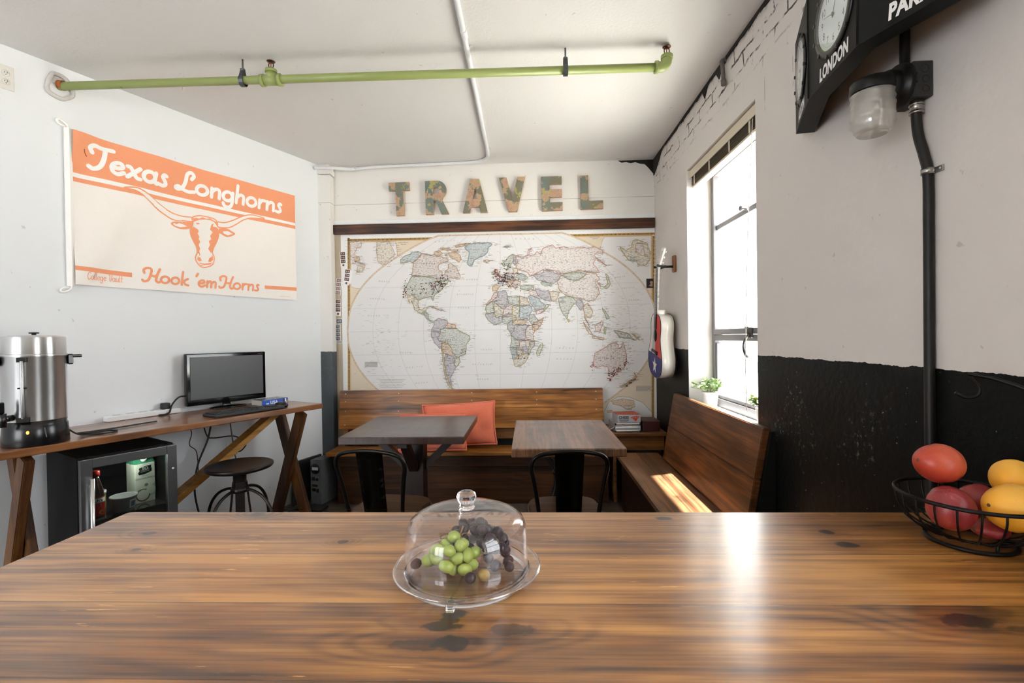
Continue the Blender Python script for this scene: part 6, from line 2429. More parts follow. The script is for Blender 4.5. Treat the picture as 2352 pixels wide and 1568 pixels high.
M_cloth = [plain('cream_cloth', '#f6efe9', 0.85, var=0.03, vscale=120), plain('orange_cloth', '#f4a37c', 0.85, var=0.05, vscale=120), plain('white_cloth', '#f8f5f2', 0.85, var=0.02, vscale=120), plain('fine_orange_print', '#f3b295', 0.85)]
for m_ in M_cloth:
    m_.node_tree.nodes['Principled BSDF'].inputs['Specular IOR Level'].default_value = 0.15
fl_ = thing('team_banner', 'orange and cream banner with a longhorn steer head on the left wall', 'banner', (0, 0, 0))


def patch(bm, u0, u1, v0a, v0b, v1a, v1b, mi, w, n=40, m=6):
    """cloth area between two slightly sloping lines"""
    vs = []
    for i in range(n + 1):
        f = i / n
        lo_, hi_ = v0a + (v0b - v0a) * f, v1a + (v1b - v1a) * f
        vs.append([bm.verts.new(ban(u0 + (u1 - u0) * f, lo_ + (hi_ - lo_) * j / m, w)) for j in range(m + 1)])
    for i in range(n):
        for j in range(m):
            fc = bm.faces.new((vs[i][j], vs[i + 1][j], vs[i + 1][j + 1], vs[i][j + 1]))
            fc.material_index = mi
            fc.smooth = True


b = bmesh.new()
patch(b, 0, BW_, 0, 0, BH_, BH_, 0, 0.0, 80, 40)
patch(b, 0, BW_, 0.629, 0.636, BH_, BH_, 1, 0.0008, 80, 12)
patch(b, 0, BW_, 0.604, 0.615, 0.629, 0.636, 2, 0.0008, 80, 3)
patch(b, 0, BW_, 0.579, 0.588, 0.604, 0.615, 1, 0.0008, 80, 3)
patch(b, 0, 0.281, 0.080, 0.068, 0.105, 0.096, 1, 0.0008, 20, 2)
patch(b, 1.174, BW_, 0.071, 0.077, 0.098, 0.106, 1, 0.0008, 20, 2)
S = {'hornL': [(0.2451, 0.6067), (0.2909, 0.6212), (0.3252, 0.6225), (0.374, 0.6034), (0.4239, 0.5674), (0.4754, 0.5345), (0.5287, 0.5132), (0.584, 0.5083), (0.6412, 0.512), (0.649, 0.4877), (0.5834, 0.4784), (0.5201, 0.4737), (0.4746, 0.4931), (0.4303, 0.5201), (0.3874, 0.5586), (0.3454, 0.5881), (0.3042, 0.6052), (0.2637, 0.6046)],
     'hornR': [(0.8103, 0.5163), (0.8609, 0.5221), (0.9181, 0.5477), (0.9771, 0.5835), (1.0276, 0.6104), (1.0791, 0.6245), (1.1422, 0.6235), (1.1798, 0.6167), (1.11, 0.6049), (1.0579, 0.5958), (1.0067, 0.5707), (0.9564, 0.5321), (0.9075, 0.4991), (0.8602, 0.4853), (0.8142, 0.4855)],
     'head': [(0.6412, 0.512), (0.6835, 0.5341), (0.7352, 0.5382), (0.7881, 0.5343), (0.8103, 0.5163), (0.8142, 0.4855), (0.8277, 0.4745), (0.8225, 0.4463), (0.8172, 0.409), (0.8028, 0.3704), (0.784, 0.3313), (0.7743, 0.2939), (0.7871, 0.2598), (0.7772, 0.2136), (0.7457, 0.1918), (0.7021, 0.182), (0.6686, 0.2085), (0.6566, 0.2417), (0.67, 0.2784), (0.6665, 0.3128), (0.6463, 0.3529), (0.6304, 0.3847), (0.6271, 0.4272), (0.64, 0.4556), (0.6447, 0.4825)],
     'cheekL': [(0.6314, 0.4366), (0.6524, 0.4493), (0.6773, 0.4368), (0.6813, 0.4244), (0.6726, 0.4097), (0.6849, 0.3901), (0.6803, 0.3718), (0.6902, 0.3559), (0.6795, 0.3323), (0.6892, 0.3076), (0.6829, 0.2891), (0.6909, 0.264), (0.67, 0.2784), (0.6665, 0.3128), (0.6463, 0.3529), (0.6304, 0.3847)],
     'cheekR': [(0.8211, 0.4687), (0.805, 0.4791), (0.778, 0.4784), (0.7875, 0.5027), (0.7694, 0.4901), (0.7598, 0.4525), (0.7772, 0.4379), (0.7589, 0.4077), (0.7673, 0.3868), (0.7493, 0.3703), (0.7576, 0.345), (0.7438, 0.3161), (0.7653, 0.2881), (0.784, 0.3313), (0.8028, 0.3704), (0.8201, 0.4186)],
     'earL': [(0.508, 0.4462), (0.5355, 0.4643), (0.5913, 0.4715), (0.6406, 0.4816), (0.64, 0.4556), (0.6148, 0.4291), (0.5662, 0.4198), (0.5271, 0.4291)],
     'earLi': [(0.5196, 0.4468), (0.5512, 0.4591), (0.5829, 0.4545), (0.607, 0.4448), (0.5665, 0.4309), (0.535, 0.4348)],
     'earR': [(0.8277, 0.4745), (0.8788, 0.4843), (0.9166, 0.473), (0.9451, 0.455), (0.887, 0.4232), (0.8406, 0.436), (0.8225, 0.4463)],
     'earRi': [(0.8503, 0.456), (0.8879, 0.4676), (0.9258, 0.4543), (0.8873, 0.4352), (0.8593, 0.4439)],
     'nosL': [(0.6737, 0.2528), (0.6906, 0.2464), (0.6987, 0.2255), (0.6815, 0.2189), (0.6673, 0.2301)],
     'nosR': [(0.7738, 0.2687), (0.7805, 0.2454), (0.7596, 0.2247), (0.7421, 0.2269), (0.7513, 0.2504)],
     'mouth': [(0.6895, 0.1936), (0.7198, 0.2018), (0.7638, 0.2119)], 'mouth2': [(0.6813, 0.2084), (0.7198, 0.2063), (0.7729, 0.222)],
     'tuft': [(0.6409, 0.499), (0.6663, 0.5173), (0.6831, 0.5122), (0.709, 0.5291), (0.7349, 0.5231), (0.7614, 0.5331), (0.779, 0.5234), (0.8057, 0.5154), (0.8097, 0.4891), (0.7877, 0.5117), (0.7611, 0.5197), (0.726, 0.5168), (0.6915, 0.5078), (0.6574, 0.4894)],
     'eye': [(0.6613, 0.4772), (0.6783, 0.485), (0.6909, 0.4788), (0.6738, 0.471)]}
sm = lambda q, n=4: [(p.x, p.y) for p in spline([(x, y, 0) for x, y in q], n, True)]
for k in ('earL', 'earR'):
    poly(b, sm(S[k], 3), ban, mi=1, w=0.0014)
for k in ('earLi', 'earRi'):
    poly(b, S[k], ban, mi=0, w=0.0018)
for k in ('hornL', 'hornR', 'head'):
    q = sm(S[k])
    poly(b, q, ban, mi=0, w=0.0020)
    ribbon(b, q, 0.008, ban, mi=1, w=0.0024, closed=True)
for k in ('cheekL', 'cheekR', 'tuft', 'nosL', 'nosR', 'eye'):
    poly(b, S[k], ban, mi=1, w=0.0026)
for k in ('mouth', 'mouth2'):
    ribbon(b, [(p.x, p.y) for p in spline([(x, y, 0) for x, y in S[k]], 4)], 0.006, ban, mi=1, w=0.0028)
rg = random.Random(4)
for k in range(40):
    sgn = rg.choice((-1, 1))
    z = rg.uniform(0.26, 0.47)
    cx = 0.728 + sgn * (0.04 + (z - 0.26) * 0.20)
    ribbon(b, [(cx, z), (cx + rg.uniform(-0.012, 0.012), z - rg.uniform(0.006, 0.018))], 0.0035, ban, mi=1, w=0.0030)

# hand-drawn script letters: strokes in units of the x-height
E_ = lambda cx, cy, rx, ry, n=10: [(cx + rx * math.cos(2 * PI * k / n + 0.6), cy + ry * math.sin(2 * PI * k / n + 0.6)) for k in range(n + 1)]
G = {
    'T': ([[(-0.05, 1.35), (-0.22, 1.72), (0.05, 2.0), (0.5, 1.92), (1.25, 1.98)], [(0.75, 1.92), (0.72, 1.0), (0.55, 0.28), (0.2, -0.02), (-0.1, 0.12)]], 1.15),
    'L': ([[(1.05, 1.4), (1.2, 1.8), (0.95, 2.08), (0.65, 1.8), (0.6, 1.0), (0.42, 0.3), (0.1, 0.05), (-0.12, 0.18), (0.1, 0.36), (0.5, 0.12), (0.95, 0.0), (1.4, 0.12)]], 1.5),
    'H': ([[(-0.25, 1.25), (-0.35, 1.7), (0.0, 2.0), (0.42, 1.85), (0.42, 1.1), (0.25, 0.25), (-0.15, 0.0), (-0.35, 0.2)], [(1.3, 2.0), (1.1, 1.1), (1.05, 0.25), (1.3, 0.0), (1.5, 0.12)], [(0.42, 1.0), (0.8, 0.85), (1.1, 1.05)]], 1.5),
    'C': ([[(1.0, 1.65), (0.75, 2.0), (0.25, 1.65), (0.05, 0.9), (0.3, 0.1), (0.75, 0.0), (1.15, 0.4)]], 1.25),
    'V': ([[(-0.1, 1.7), (0.1, 1.98), (0.25, 1.5), (0.3, 0.3), (0.55, 0.0), (0.9, 0.6), (1.05, 1.6), (0.95, 1.98)]], 1.25),
    'e': ([[(0.16, 0.5), (0.55, 0.55), (0.84, 0.72), (0.72, 1.0), (0.4, 1.0), (0.12, 0.65), (0.2, 0.18), (0.55, 0.0), (0.95, 0.25)]], 1.1),
    'x': ([[(0.05, 0.98), (0.28, 0.9), (0.7, 0.1), (0.98, 0.02)], [(0.9, 1.0), (0.1, 0.0)]], 1.15),
    'a': ([E_(0.45, 0.5, 0.42, 0.5), [(0.9, 1.0), (0.86, 0.25), (1.0, 0.0), (1.15, 0.1)]], 1.22),
    's': ([[(0.0, 0.06), (0.3, 0.0), (0.5, 0.2), (0.38, 0.55), (0.22, 0.82), (0.32, 1.05), (0.5, 1.0)]], 0.85),
    'o': ([E_(0.5, 0.5, 0.45, 0.5)], 1.18),
    'n': ([[(0.1, 1.0), (0.14, 0.0)], [(0.14, 0.6), (0.42, 0.98), (0.74, 0.9), (0.80, 0.5), (0.82, 0.0)]], 1.1),
    'm': ([[(0.1, 1.0), (0.14, 0.0)], [(0.14, 0.6), (0.38, 0.98), (0.62, 0.85), (0.66, 0.0)], [(0.66, 0.6), (0.92, 0.98), (1.18, 0.85), (1.22, 0.0)]], 1.5),
    'r': ([[(0.1, 1.0), (0.14, 0.0)], [(0.14, 0.55), (0.36, 0.95), (0.66, 1.0)]], 0.82),
    'h': ([[(0.1, 2.0), (0.14, 0.0)], [(0.14, 0.6), (0.42, 0.98), (0.74, 0.9), (0.80, 0.5), (0.82, 0.0)]], 1.1),
    'g': ([E_(0.45, 0.5, 0.42, 0.5), [(0.88, 1.0), (0.9, -0.3), (0.65, -0.72), (0.25, -0.62), (0.12, -0.35)]], 1.15),
    'k': ([[(0.1, 2.0), (0.14, 0.0)], [(0.8, 1.0), (0.2, 0.5)], [(0.3, 0.55), (0.6, 0.1), (0.95, 0.0)]], 1.05),
    'l': ([[(0.12, 2.0), (0.12, 0.2), (0.35, 0.0)]], 0.5),
    'u': ([[(0.1, 1.0), (0.12, 0.3), (0.42, 0.0), (0.78, 0.35)], [(0.86, 1.0), (0.86, 0.2), (1.05, 0.0)]], 1.15),
    't': ([[(0.32, 1.7), (0.28, 0.3), (0.55, 0.0)], [(0.0, 1.1), (0.7, 1.1)]], 0.8),
    "'": ([[(0.2, 2.0), (0.05, 1.55)]], 0.35), ' ': ([], 0.7)}


def script(bm, s, u0, u1, v0, v1, xh, stroke, mi, slant=0.12, w=0.0022):
    tot = sum(G[c][1] for c in s)
    sx = (u1 - u0) / tot
    x = 0.0
    for c in s:
        for st_ in G[c][0]:
            q = [(p.x, p.y) for p in spline([(a, d, 0) for a, d in st_], 6)]
            out = []
            for (a, d) in q:
                uu = u0 + (x + a + d * slant) * sx
                out.append((uu, v0 + (v1 - v0) * (uu - u0) / (u1 - u0) + d * xh))
            m = len(out)
            ribbon(bm, out, stroke, ban, mi=mi, w=w)
            for (ex, ey) in (out[0], out[-1]):
                poly(bm, circ(ex, ey, stroke / 2, 8), ban, mi=mi, w=w)
            w += 0.00002
        x += G[c][1]


script(b, 'Texas', 0.085, 0.505, 0.678, 0.680, 0.066, 0.0245, 2)
script(b, 'Longhorns', 0.548, 1.345, 0.681, 0.694, 0.064, 0.0240, 2)
script(b, "Hook 'em", 0.352, 0.805, 0.050, 0.046, 0.043, 0.0145, 1)
script(b, 'Horns', 0.835, 1.135, 0.050, 0.052, 0.043, 0.0145, 1)
script(b, 'College', 0.052, 0.150, 0.034, 0.033, 0.021, 0.0038, 3)
script(b, 'Vault', 0.162, 0.232, 0.033, 0.032, 0.021, 0.0038, 3)
ribbon(b, [(1.30, 0.022), (1.40, 0.023)], 0.002, ban, mi=3, w=0.001)
# little dark mark near the upper left
ribbon(b, [(0.068, 0.735), (0.058, 0.752), (0.055, 0.772)], 0.005, ban, mi=4, w=0.002)
obj('cloth', b, M_cloth + [plain('brown_mark', '#a5562b', 0.8)], fl_)
b = bmesh.new()
for k in range(30):
    pass
sl = [[b.verts.new(LW(FLU + o_, 0.004 + e_, FLV + z)) for (o_, e_) in ((-0.004, 0.014), (0.012, 0.022), (0.030, 0.014), (0.030, 0.002), (-0.004, 0.002))] for z in (-0.012, 0.2, 0.45, 0.7, BH_ + 0.004)]
for A_, B2 in zip(sl[:-1], sl[1:]):
    for k in range(5):
        f = b.faces.new((A_[k], A_[(k + 1) % 5], B2[(k + 1) % 5], B2[k]))
b.faces.new(sl[0])
b.faces.new(list(reversed(sl[-1])))
bmesh.ops.recalc_face_normals(b, faces=b.faces[:])
obj('pole_sleeve', b, M_cloth[2], fl_)
for (z, top) in ((BH_ + 0.004, True), (-0.012, False)):
    b = bmesh.new()
    sg = 1 if top else -1
    pts = [LW(FLU + 0.012, 0.016, FLV + z), LW(FLU + 0.020, 0.018, FLV + z + sg * 0.018), LW(FLU + 0.045, 0.018, FLV + z + sg * 0.034), LW(FLU + 0.06, 0.016, FLV + z + sg * 0.028), LW(FLU + 0.052, 0.014, FLV + z + sg * 0.014), LW(FLU + 0.025, 0.013, FLV + z + sg * 0.006)]
    tube(b, spline(pts, 6), 0.006, 8)
    obj('corner_loop', b, M_cloth[2], fl_)

# ------------------------------------------------------------------ green sprinkler pipe
PZ, PYY = 2.752, 2.598
sp = thing('sprinkler_pipe', 'green painted sprinkler pipe slung across the room under the ceiling', 'pipe', (0, 0, 0))
t = NT('green_pipe_paint')
o = t.coord()
t.base(t.mix(t.smooth(t.noise(o, 26.0, 4), 0.72, 0.76), t.mix(t.noise(o, 4.0, 3), lin('#8e9a58'), lin('#a0ac6a')), lin('#6a5a35')))
t.set(Roughness=0.4)
t.bump(t.noise(o, 60.0, 3), 0.15, 0.002)
M_green = t.m
wx = LA.x + LD.x * ((PYY - LA.y) / LD.y)       # where the left wall meets the pipe's line
XE = 0.735
b = bmesh.new()
cyl(b, (wx + 0.004, PYY, PZ + 0.006), (XE - 0.035, PYY, PZ), 0.0215, 24)
obj('pipe', b, M_green, sp)
tx = -1.378
b = bmesh.new()
cyl(b, (tx - 0.052, PYY, PZ), (tx + 0.052, PYY, PZ), 0.0275, 24)
for e in (-1, 1):
    cyl(b, (tx + e * 0.038, PYY, PZ), (tx + e * 0.056, PYY, PZ), 0.032, 24)
cyl(b, (tx, PYY, PZ), (tx, PYY, PZ + 0.050), 0.026, 24)
cyl(b, (tx, PYY, PZ + 0.040), (tx, PYY, PZ + 0.056), 0.031, 24)
obj('tee_fitting', b, M_green, sp)
b = bmesh.new()
tube(b, spline([(XE - 0.045, PYY, PZ), (XE - 0.012, PYY, PZ + 0.003), (XE + 0.010, PYY, PZ + 0.022), (XE + 0.013, PYY, PZ + 0.055)], 6), 0.027, 20)
cyl(b, (XE - 0.050, PYY, PZ), (XE - 0.034, PYY, PZ), 0.032, 24)
cyl(b, (XE + 0.013, PYY, PZ + 0.042), (XE + 0.013, PYY, PZ + 0.060), 0.031, 24)
obj('elbow', b, M_green, sp)
M_brass = plain('tarnished_brass', '#6b4a36', 0.35, 0.9, var=0.3)
for x, z0 in ((tx, PZ + 0.056), (XE + 0.013, PZ + 0.060)):
    b = bmesh.new()
    lathe(b, [(0, 0.0), (0.018, 0.0), (0.018, 0.008), (0.012, 0.012), (0, 0.012)], 6, smooth=False)
    tube(b, spline([(-0.010, 0, 0.010), (-0.013, 0, 0.022), (-0.011, 0, 0.034), (0, 0, 0.040), (0.011, 0, 0.034), (0.013, 0, 0.022), (0.010, 0, 0.010)], 4), 0.003, 8)
    sh = obj('sprinkler_head', b, M_brass, sp, loc=(x, PYY, z0))
    sh['label'] = 'tarnished brass sprinkler head'
    b = bmesh.new()
    cyl(b, (0, 0, 0.012), (0, 0, 0.037), 0.0025, 10)
    obj('bulb', b, plain('red_bulb', '#a03a2c', 0.2), sh)
    b = bmesh.new()
    lathe(b, [(0, 0.040), (0.006, 0.0405), (0.020, 0.0425), (0.022, 0.0455), (0.020, 0.046), (0, 0.044)], 20)
    obj('deflector', b, M_brass, sh)
M_steelg = plain('grey_hanger_steel', '#5c6163', 0.4, 0.7, var=0.2)
for x, lab in ((-1.535, 'grey steel pipe hanger near the tee of the green pipe'), (0.215, 'thin grey steel pipe hanger between the white conduit and the window end')):
    hg = thing('pipe_hanger', lab, 'pipe hanger', (x, PYY, PZ))
    b = bmesh.new()
    cyl(b, (0, 0, 0.060), (0, 0, CEIL - PZ), 0.0045, 10)
    obj('rod', b, M_steelg, hg)
    b = bmesh.new()
    pts = [(0, 0.026 * math.sin(a), -0.026 * math.cos(a)) for a in [k * PI / 8 - PI * 0.72 for k in range(12)]]
    n_ = 20
    rr = [(math.sin(a) * 0.0275, -math.cos(a) * 0.0275) for a in [(-0.78 + 1.56 * k / n_) * PI for k in range(n_ + 1)]]
    top_ = [(0.0, 0.062)]
    prof_ = [(0.0, 0.066)] + [(y, z) for y, z in rr] + [(0.0, 0.064)]
    for sgn in (1,):
        for (p0, p1) in zip(prof_[:-1], prof_[1:]):
            bar(b, (0, p0[0], p0[1]), (0, p1[0], p1[1]), 0.024, 0.003, 0, up=(0, p1[1] - p0[1], -(p1[0] - p0[0])))
    box(b, (0, 0, 0.062), (0.022, 0.02, 0.012), 0.003)
    obj('clevis', b, M_steelg, hg)
b = bmesh.new()
rg = random.Random(8)
pts = []
for k in range(18):
    a = 2 * PI * k / 18
    rr = 0.058 + rg.uniform(-0.004, 0.008) + (0.008 if math.sin(a) < -0.3 else 0)
    pts.append(LW(0, 0) * 0 + LW((LA.y - PYY) / 0.9063 + rr * 0.9 * math.cos(a), 0.006 + rg.uniform(0, 0.006), PZ + 0.004 + rr * math.sin(a)))
tube(b, spline(pts, 3, True), 0.011, 8, closed=True)
o = obj('plaster_collar', b, plain('rough_plaster', '#cfcac6', 0.9, var=0.15, bump=0.5))
tag(o, 'lumpy plaster ring where the green pipe enters the left wall', 'plaster ring')
b = bmesh.new()
cyl(b, LW((LA.y - PYY) / 0.9063, 0.002, PZ + 0.012), LW((LA.y - PYY) / 0.9063 - 0.012, 0.022, PZ + 0.010), 0.026, 16)
o = obj('rust_collar', b, plain('rust', '#a4602f', 0.9, var=0.3, vscale=60))
o.parent = sp

# ------------------------------------------------------------------ white conduit on the ceiling
cd = thing('ceiling_conduit', 'white painted conduit running along the ceiling and round to the corner post', 'conduit', (0, 0, 0))
M_cond = plain('white_conduit_paint', '#dfe0e2', 0.45, var=0.03)
cz = CEIL - 0.0145
b = bmesh.new()
path = [(-0.300, -1.2, cz), (-0.300, 0.6, cz), (-0.302, 2.0, cz), (-0.306, 2.9, cz), (-0.312, 3.6, cz), (-0.316, 3.98, cz), (-0.335, 4.10, cz), (-0.39, 4.165, cz), (-0.50, 4.195, cz), (-0.9, 4.215, cz - 0.002), (-1.25, 4.228, cz - 0.004), (-1.42, 4.225, cz - 0.012), (-1.55, 4.205, cz - 0.026), (-1.69, 4.150, cz - 0.030), (-1.835, 4.148, cz - 0.030)]
tube(b, spline(path, 8), 0.0135, 14)
obj('tube', b, M_cond, cd)
for (x, y, rz) in ((-0.303, 2.55, 0), (-0.300, 1.95, 0), (-0.314, 3.93, 0), (-1.49, 4.213, R(75))):
    b = bmesh.new()
    box(b, (0, 0, 0.004), (0.056, 0.02, 0.004), 0.001)
    lathe(b, [(0.014, -0.010), (0.0165, -0.010), (0.0165, 0.010), (0.014, 0.010)], 20, Matrix.Rotation(PI / 2, 4, 'X'))
    o = obj('strap', b, M_cond, cd)
    o.location = (x, y, cz + (0.008 if y < 4 else -0.016))
    o.rotation_euler = (0, 0, rz)
for y in (0.95, 2.42):
    b = bmesh.new()
    cyl(b, (-0.302, y - 0.03, cz), (-0.302, y + 0.03, cz), 0.0165, 16)
    obj('coupling', b, M_cond, cd)
# pull string on the ceiling next to the pipe
b = bmesh.new()
tube(b, spline([(-1.97, 2.74, CEIL), (-1.972, 2.738, CEIL - 0.03), (-1.970, 2.739, CEIL - 0.062)], 4), 0.0022, 6)
cyl(b, (-1.970, 2.739, CEIL - 0.060), (-1.970, 2.739, CEIL - 0.086), 0.0065, 8, r2=0.005)
o = obj('pull_string', b, plain('cream_string', '#e3ded2', 0.7))
tag(o, 'short cream pull string hanging from the ceiling beyond the green pipe', 'string')

# plate with sockets high on the left wall
so = thing('high_outlet', 'cream double outlet plate high on the left wall above the banner', 'outlet', LW(2.072, 0.0, 2.705), LROT)
b = bmesh.new()
box(b, (0, -0.004, 0), (0.125, 0.007, 0.122), 0.002)
obj('cover_plate', b, plain('cream_plate', '#dedad3', 0.45, var=0.03), so)
for x in (-0.031, 0.031):
    for z in (-0.022, 0.022):
        b = bmesh.new()
        lathe(b, [(0, 0.002), (0.0155, 0.002), (0.0165, 0.0), (0, 0)], 24, Matrix.Translation((x, -0.0075, z)) @ Matrix.Rotation(PI / 2, 4, 'X'))
        for dx_ in (-0.005, 0.005):
            box(b, (x + dx_, -0.0096, z + 0.003), (0.0022, 0.001, 0.0075), mi=1)
        lathe(b, [(0, 0.0026), (0.0022, 0.0026), (0.0022, 0.0)], 8, Matrix.Translation((x, -0.0075, z - 0.007)) @ Matrix.Rotation(PI / 2, 4, 'X'), mi=1)
        obj('socket', b, [plain('cream_plate', '#dedad3'), plain('slot_dark', '#4c4843', 0.8)], so)

# stub of old pipe on the brick strip
b = bmesh.new()
tube(b, spline([(RW - 0.004, 2.74, CEIL - 0.012), (RW - 0.022, 2.735, CEIL - 0.024), (RW - 0.022, 2.725, CEIL - 0.06), (RW - 0.022, 2.712, 2.715)], 5), 0.011, 12)
cyl(b, (RW - 0.022, 2.715, 2.735), (RW - 0.022, 2.71, 2.705), 0.0145, 14)
box(b, (RW - 0.005, 2.745, CEIL - 0.02), (0.008, 0.05, 0.03), 0.002)
o = obj('pipe_stub', b, plain('old_grey_pipe', '#6f6962', 0.6, 0.3, var=0.3))
tag(o, 'short grey capped pipe stub hanging from the ceiling edge on the brick strip', 'pipe stub')

# ------------------------------------------------------------------ guitar on its wall hanger
gt = thing('acoustic_guitar', 'acoustic guitar painted red, white and blue with a star, hanging by the window', 'guitar', (0.975, 3.815, 1.015))
gt.rotation_euler = (R(8.5), 0, 0)
GW = [(0.0, 0.0), (0.004, 0.06), (0.018, 0.115), (0.05, 0.165), (0.09, 0.190), (0.13, 0.198), (0.17, 0.193), (0.21, 0.175), (0.25, 0.152), (0.285, 0.138), (0.315, 0.132), (0.35, 0.135), (0.385, 0.141), (0.42, 0.139), (0.45, 0.125), (0.475, 0.095), (0.487, 0.055), (0.490, 0.0)]


def gw(v):
    for (a, wa), (c, wc) in zip(GW[:-1], GW[1:]):
        if a <= v <= c:
            return wa + (wc - wa) * (v - a) / (c - a)
    return 0.0


half = [(p.x, p.y) for p in spline([(w, v, 0) for v, w in GW], 4)]
full = [(-w, v) for w, v in half] + [(w, v) for w, v in reversed(half)][1:-1]
M_gwhite = plain('guitar_white', '#e6e2da', 0.12, var=0.02, coat=0.6)
M_gred = plain('guitar_red', '#d23a30', 0.45, var=0.04, spec=0.3)
M_gblue = plain('guitar_blue', '#20246a', 0.45, var=0.06, spec=0.3)
M_gdark = plain('guitar_binding', '#2a2320', 0.3)
gf = lambda u, v, w=0.0: Vector((-w, u, v))        # u across (world y), v up, w out of the face
b = bmesh.new()
poly(b, full, gf, depth=0.100, w=0.0)
bmesh.ops.recalc_face_normals(b, faces=b.faces[:])
for f in b.faces:
    f.smooth = len(f.verts) == 4
obj('body', b, M_gwhite, gt)
for wv, nm in ((0.0, 'front_binding'), (-0.100, 'back_binding')):
    b = bmesh.new()
    tube(b, [(-wv, u, v) for u, v in full], 0.0032, 6, closed=True)
    obj(nm, b, M_gdark, gt)
vs_ = [k * 0.49 / 60 for k in range(61)]
VB = 0.175
inner = lambda v: max(0.0, gw(v) - 0.003)
blue = [(-inner(v), v) for v in vs_ if v <= VB] + [(-inner(VB), VB), (inner(VB), VB)] + [(inner(v), v) for v in reversed(vs_) if v <= VB][:-1]
red = [(0.0, VB)] + [(0.0, 0.487)] + [(-inner(v), v) for v in reversed(vs_) if VB < v < 0.487] + [(-inner(VB), VB)]
whi = [(0.0, VB), (inner(VB), VB)] + [(inner(v), v) for v in vs_ if VB < v < 0.487] + [(0.0, 0.487)]
star = [(0.068 * (1 if k % 2 == 0 else 0.40) * math.sin(k * PI / 5), 0.090 + 0.068 * (1 if k % 2 == 0 else 0.40) * math.cos(k * PI / 5)) for k in range(10)]
b = bmesh.new()
poly(b, blue, gf, mi=0, w=0.0008)
poly(b, red, gf, mi=1, w=0.0008)
poly(b, whi, gf, mi=2, w=0.0008)
poly(b, star, gf, mi=2, w=0.0014)
obj('painted_top', b, [M_gblue, M_gred, M_gwhite], gt)
b = bmesh.new()
poly(b, circ(0, 0.325, 0.048, 36), gf, w=0.0016)
obj('sound_hole', b, plain('hole_dark', '#0d0a09', 0.9), gt)
b = bmesh.new()
box(b, (-0.006, 0, 0.196), (0.012, 0.15, 0.03), 0.004)
box(b, (-0.014, 0, 0.200), (0.006, 0.075, 0.005), 0.001)
obj('bridge', b, plain('bridge_black', '#15120f', 0.3), gt)
b = bmesh.new()
for k in range(6):
    ball(b, (-0.0135, -0.03 + 0.012 * k, 0.190), 0.0028, 8)
obj('bridge_pins', b, M_gwhite, gt)
b = bmesh.new()
t2 = bmesh.new()
for (z, wv, d0, d1) in ((0.37, 0.028, 0.0, 0.001), (0.50, 0.026, -0.004, 0.022), (0.83, 0.0215, -0.004, 0.018)):
    pass
poly(b, [(-0.028, 0.375), (0.028, 0.375), (0.0215, 0.835), (-0.0215, 0.835)], gf, depth=0.006, w=0.0075)
bmesh.ops.recalc_face_normals(b, faces=b.faces[:])
obj('fretboard', b, plain('fretboard_dark', '#1d1613', 0.35, var=0.25, vscale=60), gt)
b = bmesh.new()
for k in range(14):
    z = 0.835 - 0.65 * (1 - 2 ** (-(k + 1) / 12))
    box(b, (-0.0078, 0, z), (0.0012, 0.046, 0.0016))
obj('frets', b, M_silv, gt)
b = bmesh.new()
for k in range(8):
    z0, z1 = 0.485 + 0.35 * k / 8, 0.485 + 0.35 * (k + 1) / 8
    w0, w1 = 0.0265 - 0.005 * k / 8, 0.0265 - 0.005 * (k + 1) / 8
    for (za, zb, wa, wb) in ((z0, z1, w0, w1),):
        va = [(math.cos(PI * j / 8) * wa, math.sin(PI * j / 8) * 0.020) for j in range(9)]
        vb = [(math.cos(PI * j / 8) * wb, math.sin(PI * j / 8) * 0.020) for j in range(9)]
        A_ = [b.verts.new((y_, x_, za)) for x_, y_ in va]
        B2 = [b.verts.new((y_, x_, zb)) for x_, y_ in vb]
        for j in range(8):
            f = b.faces.new((A_[j], A_[j + 1], B2[j + 1], B2[j]))
            f.smooth = True
        b.faces.new(list(reversed(A_)))
        b.faces.new(B2)
box(b, (0.035, 0, 0.497), (0.070, 0.044, 0.055), 0.012)
bmesh.ops.recalc_face_normals(b, faces=b.faces[:])
obj('neck', b, M_gwhite, gt)
hd = bmesh.new()
poly(hd, [(-0.0215, 0.0), (0.0215, 0.0), (0.030, 0.03), (0.034, 0.150), (0.022, 0.160), (0.0, 0.154), (-0.022, 0.160), (-0.034, 0.150), (-0.030, 0.03)], gf, depth=0.015, w=0.0)
bmesh.ops.recalc_face_normals(hd, faces=hd.faces[:])
hd.transform(Matrix.Translation((0.0, 0, 0.835)) @ Matrix.Rotation(R(14), 4, 'Y'))
obj('headstock', hd, M_gwhite, gt)
HM = Matrix.Translation((0.0, 0, 0.835)) @ Matrix.Rotation(R(14), 4, 'Y')
for s_ in (-1, 1):
    for k in range(3):
        b = bmesh.new()
        z = 0.045 + 0.042 * k
        cyl(b, (-0.010, s_ * 0.020, z), (0.004, s_ * 0.020, z), 0.003, 10)
        cyl(b, (0.022, s_ * 0.028, z), (0.022, s_ * 0.046, z), 0.002, 8)
        box(b, (0.020, s_ * 0.026, z), (0.010, 0.014, 0.014), 0.002)
        ball(b, (0.022, s_ * 0.051, z), (0.0035, 0.007, 0.0085), 12)
        b.transform(HM)
        obj('tuning_peg', b, plain('chrome', '#c9c9cb', 0.12, 1.0), gt)
for k in range(6):
    b = bmesh.new()
    tube(b, [(-0.0145, -0.03 + 0.012 * k, 0.195), (-0.0095, -0.0165 + 0.0066 * k, 0.838)], 0.0005, 5)
    obj('string', b, M_silv, gt)

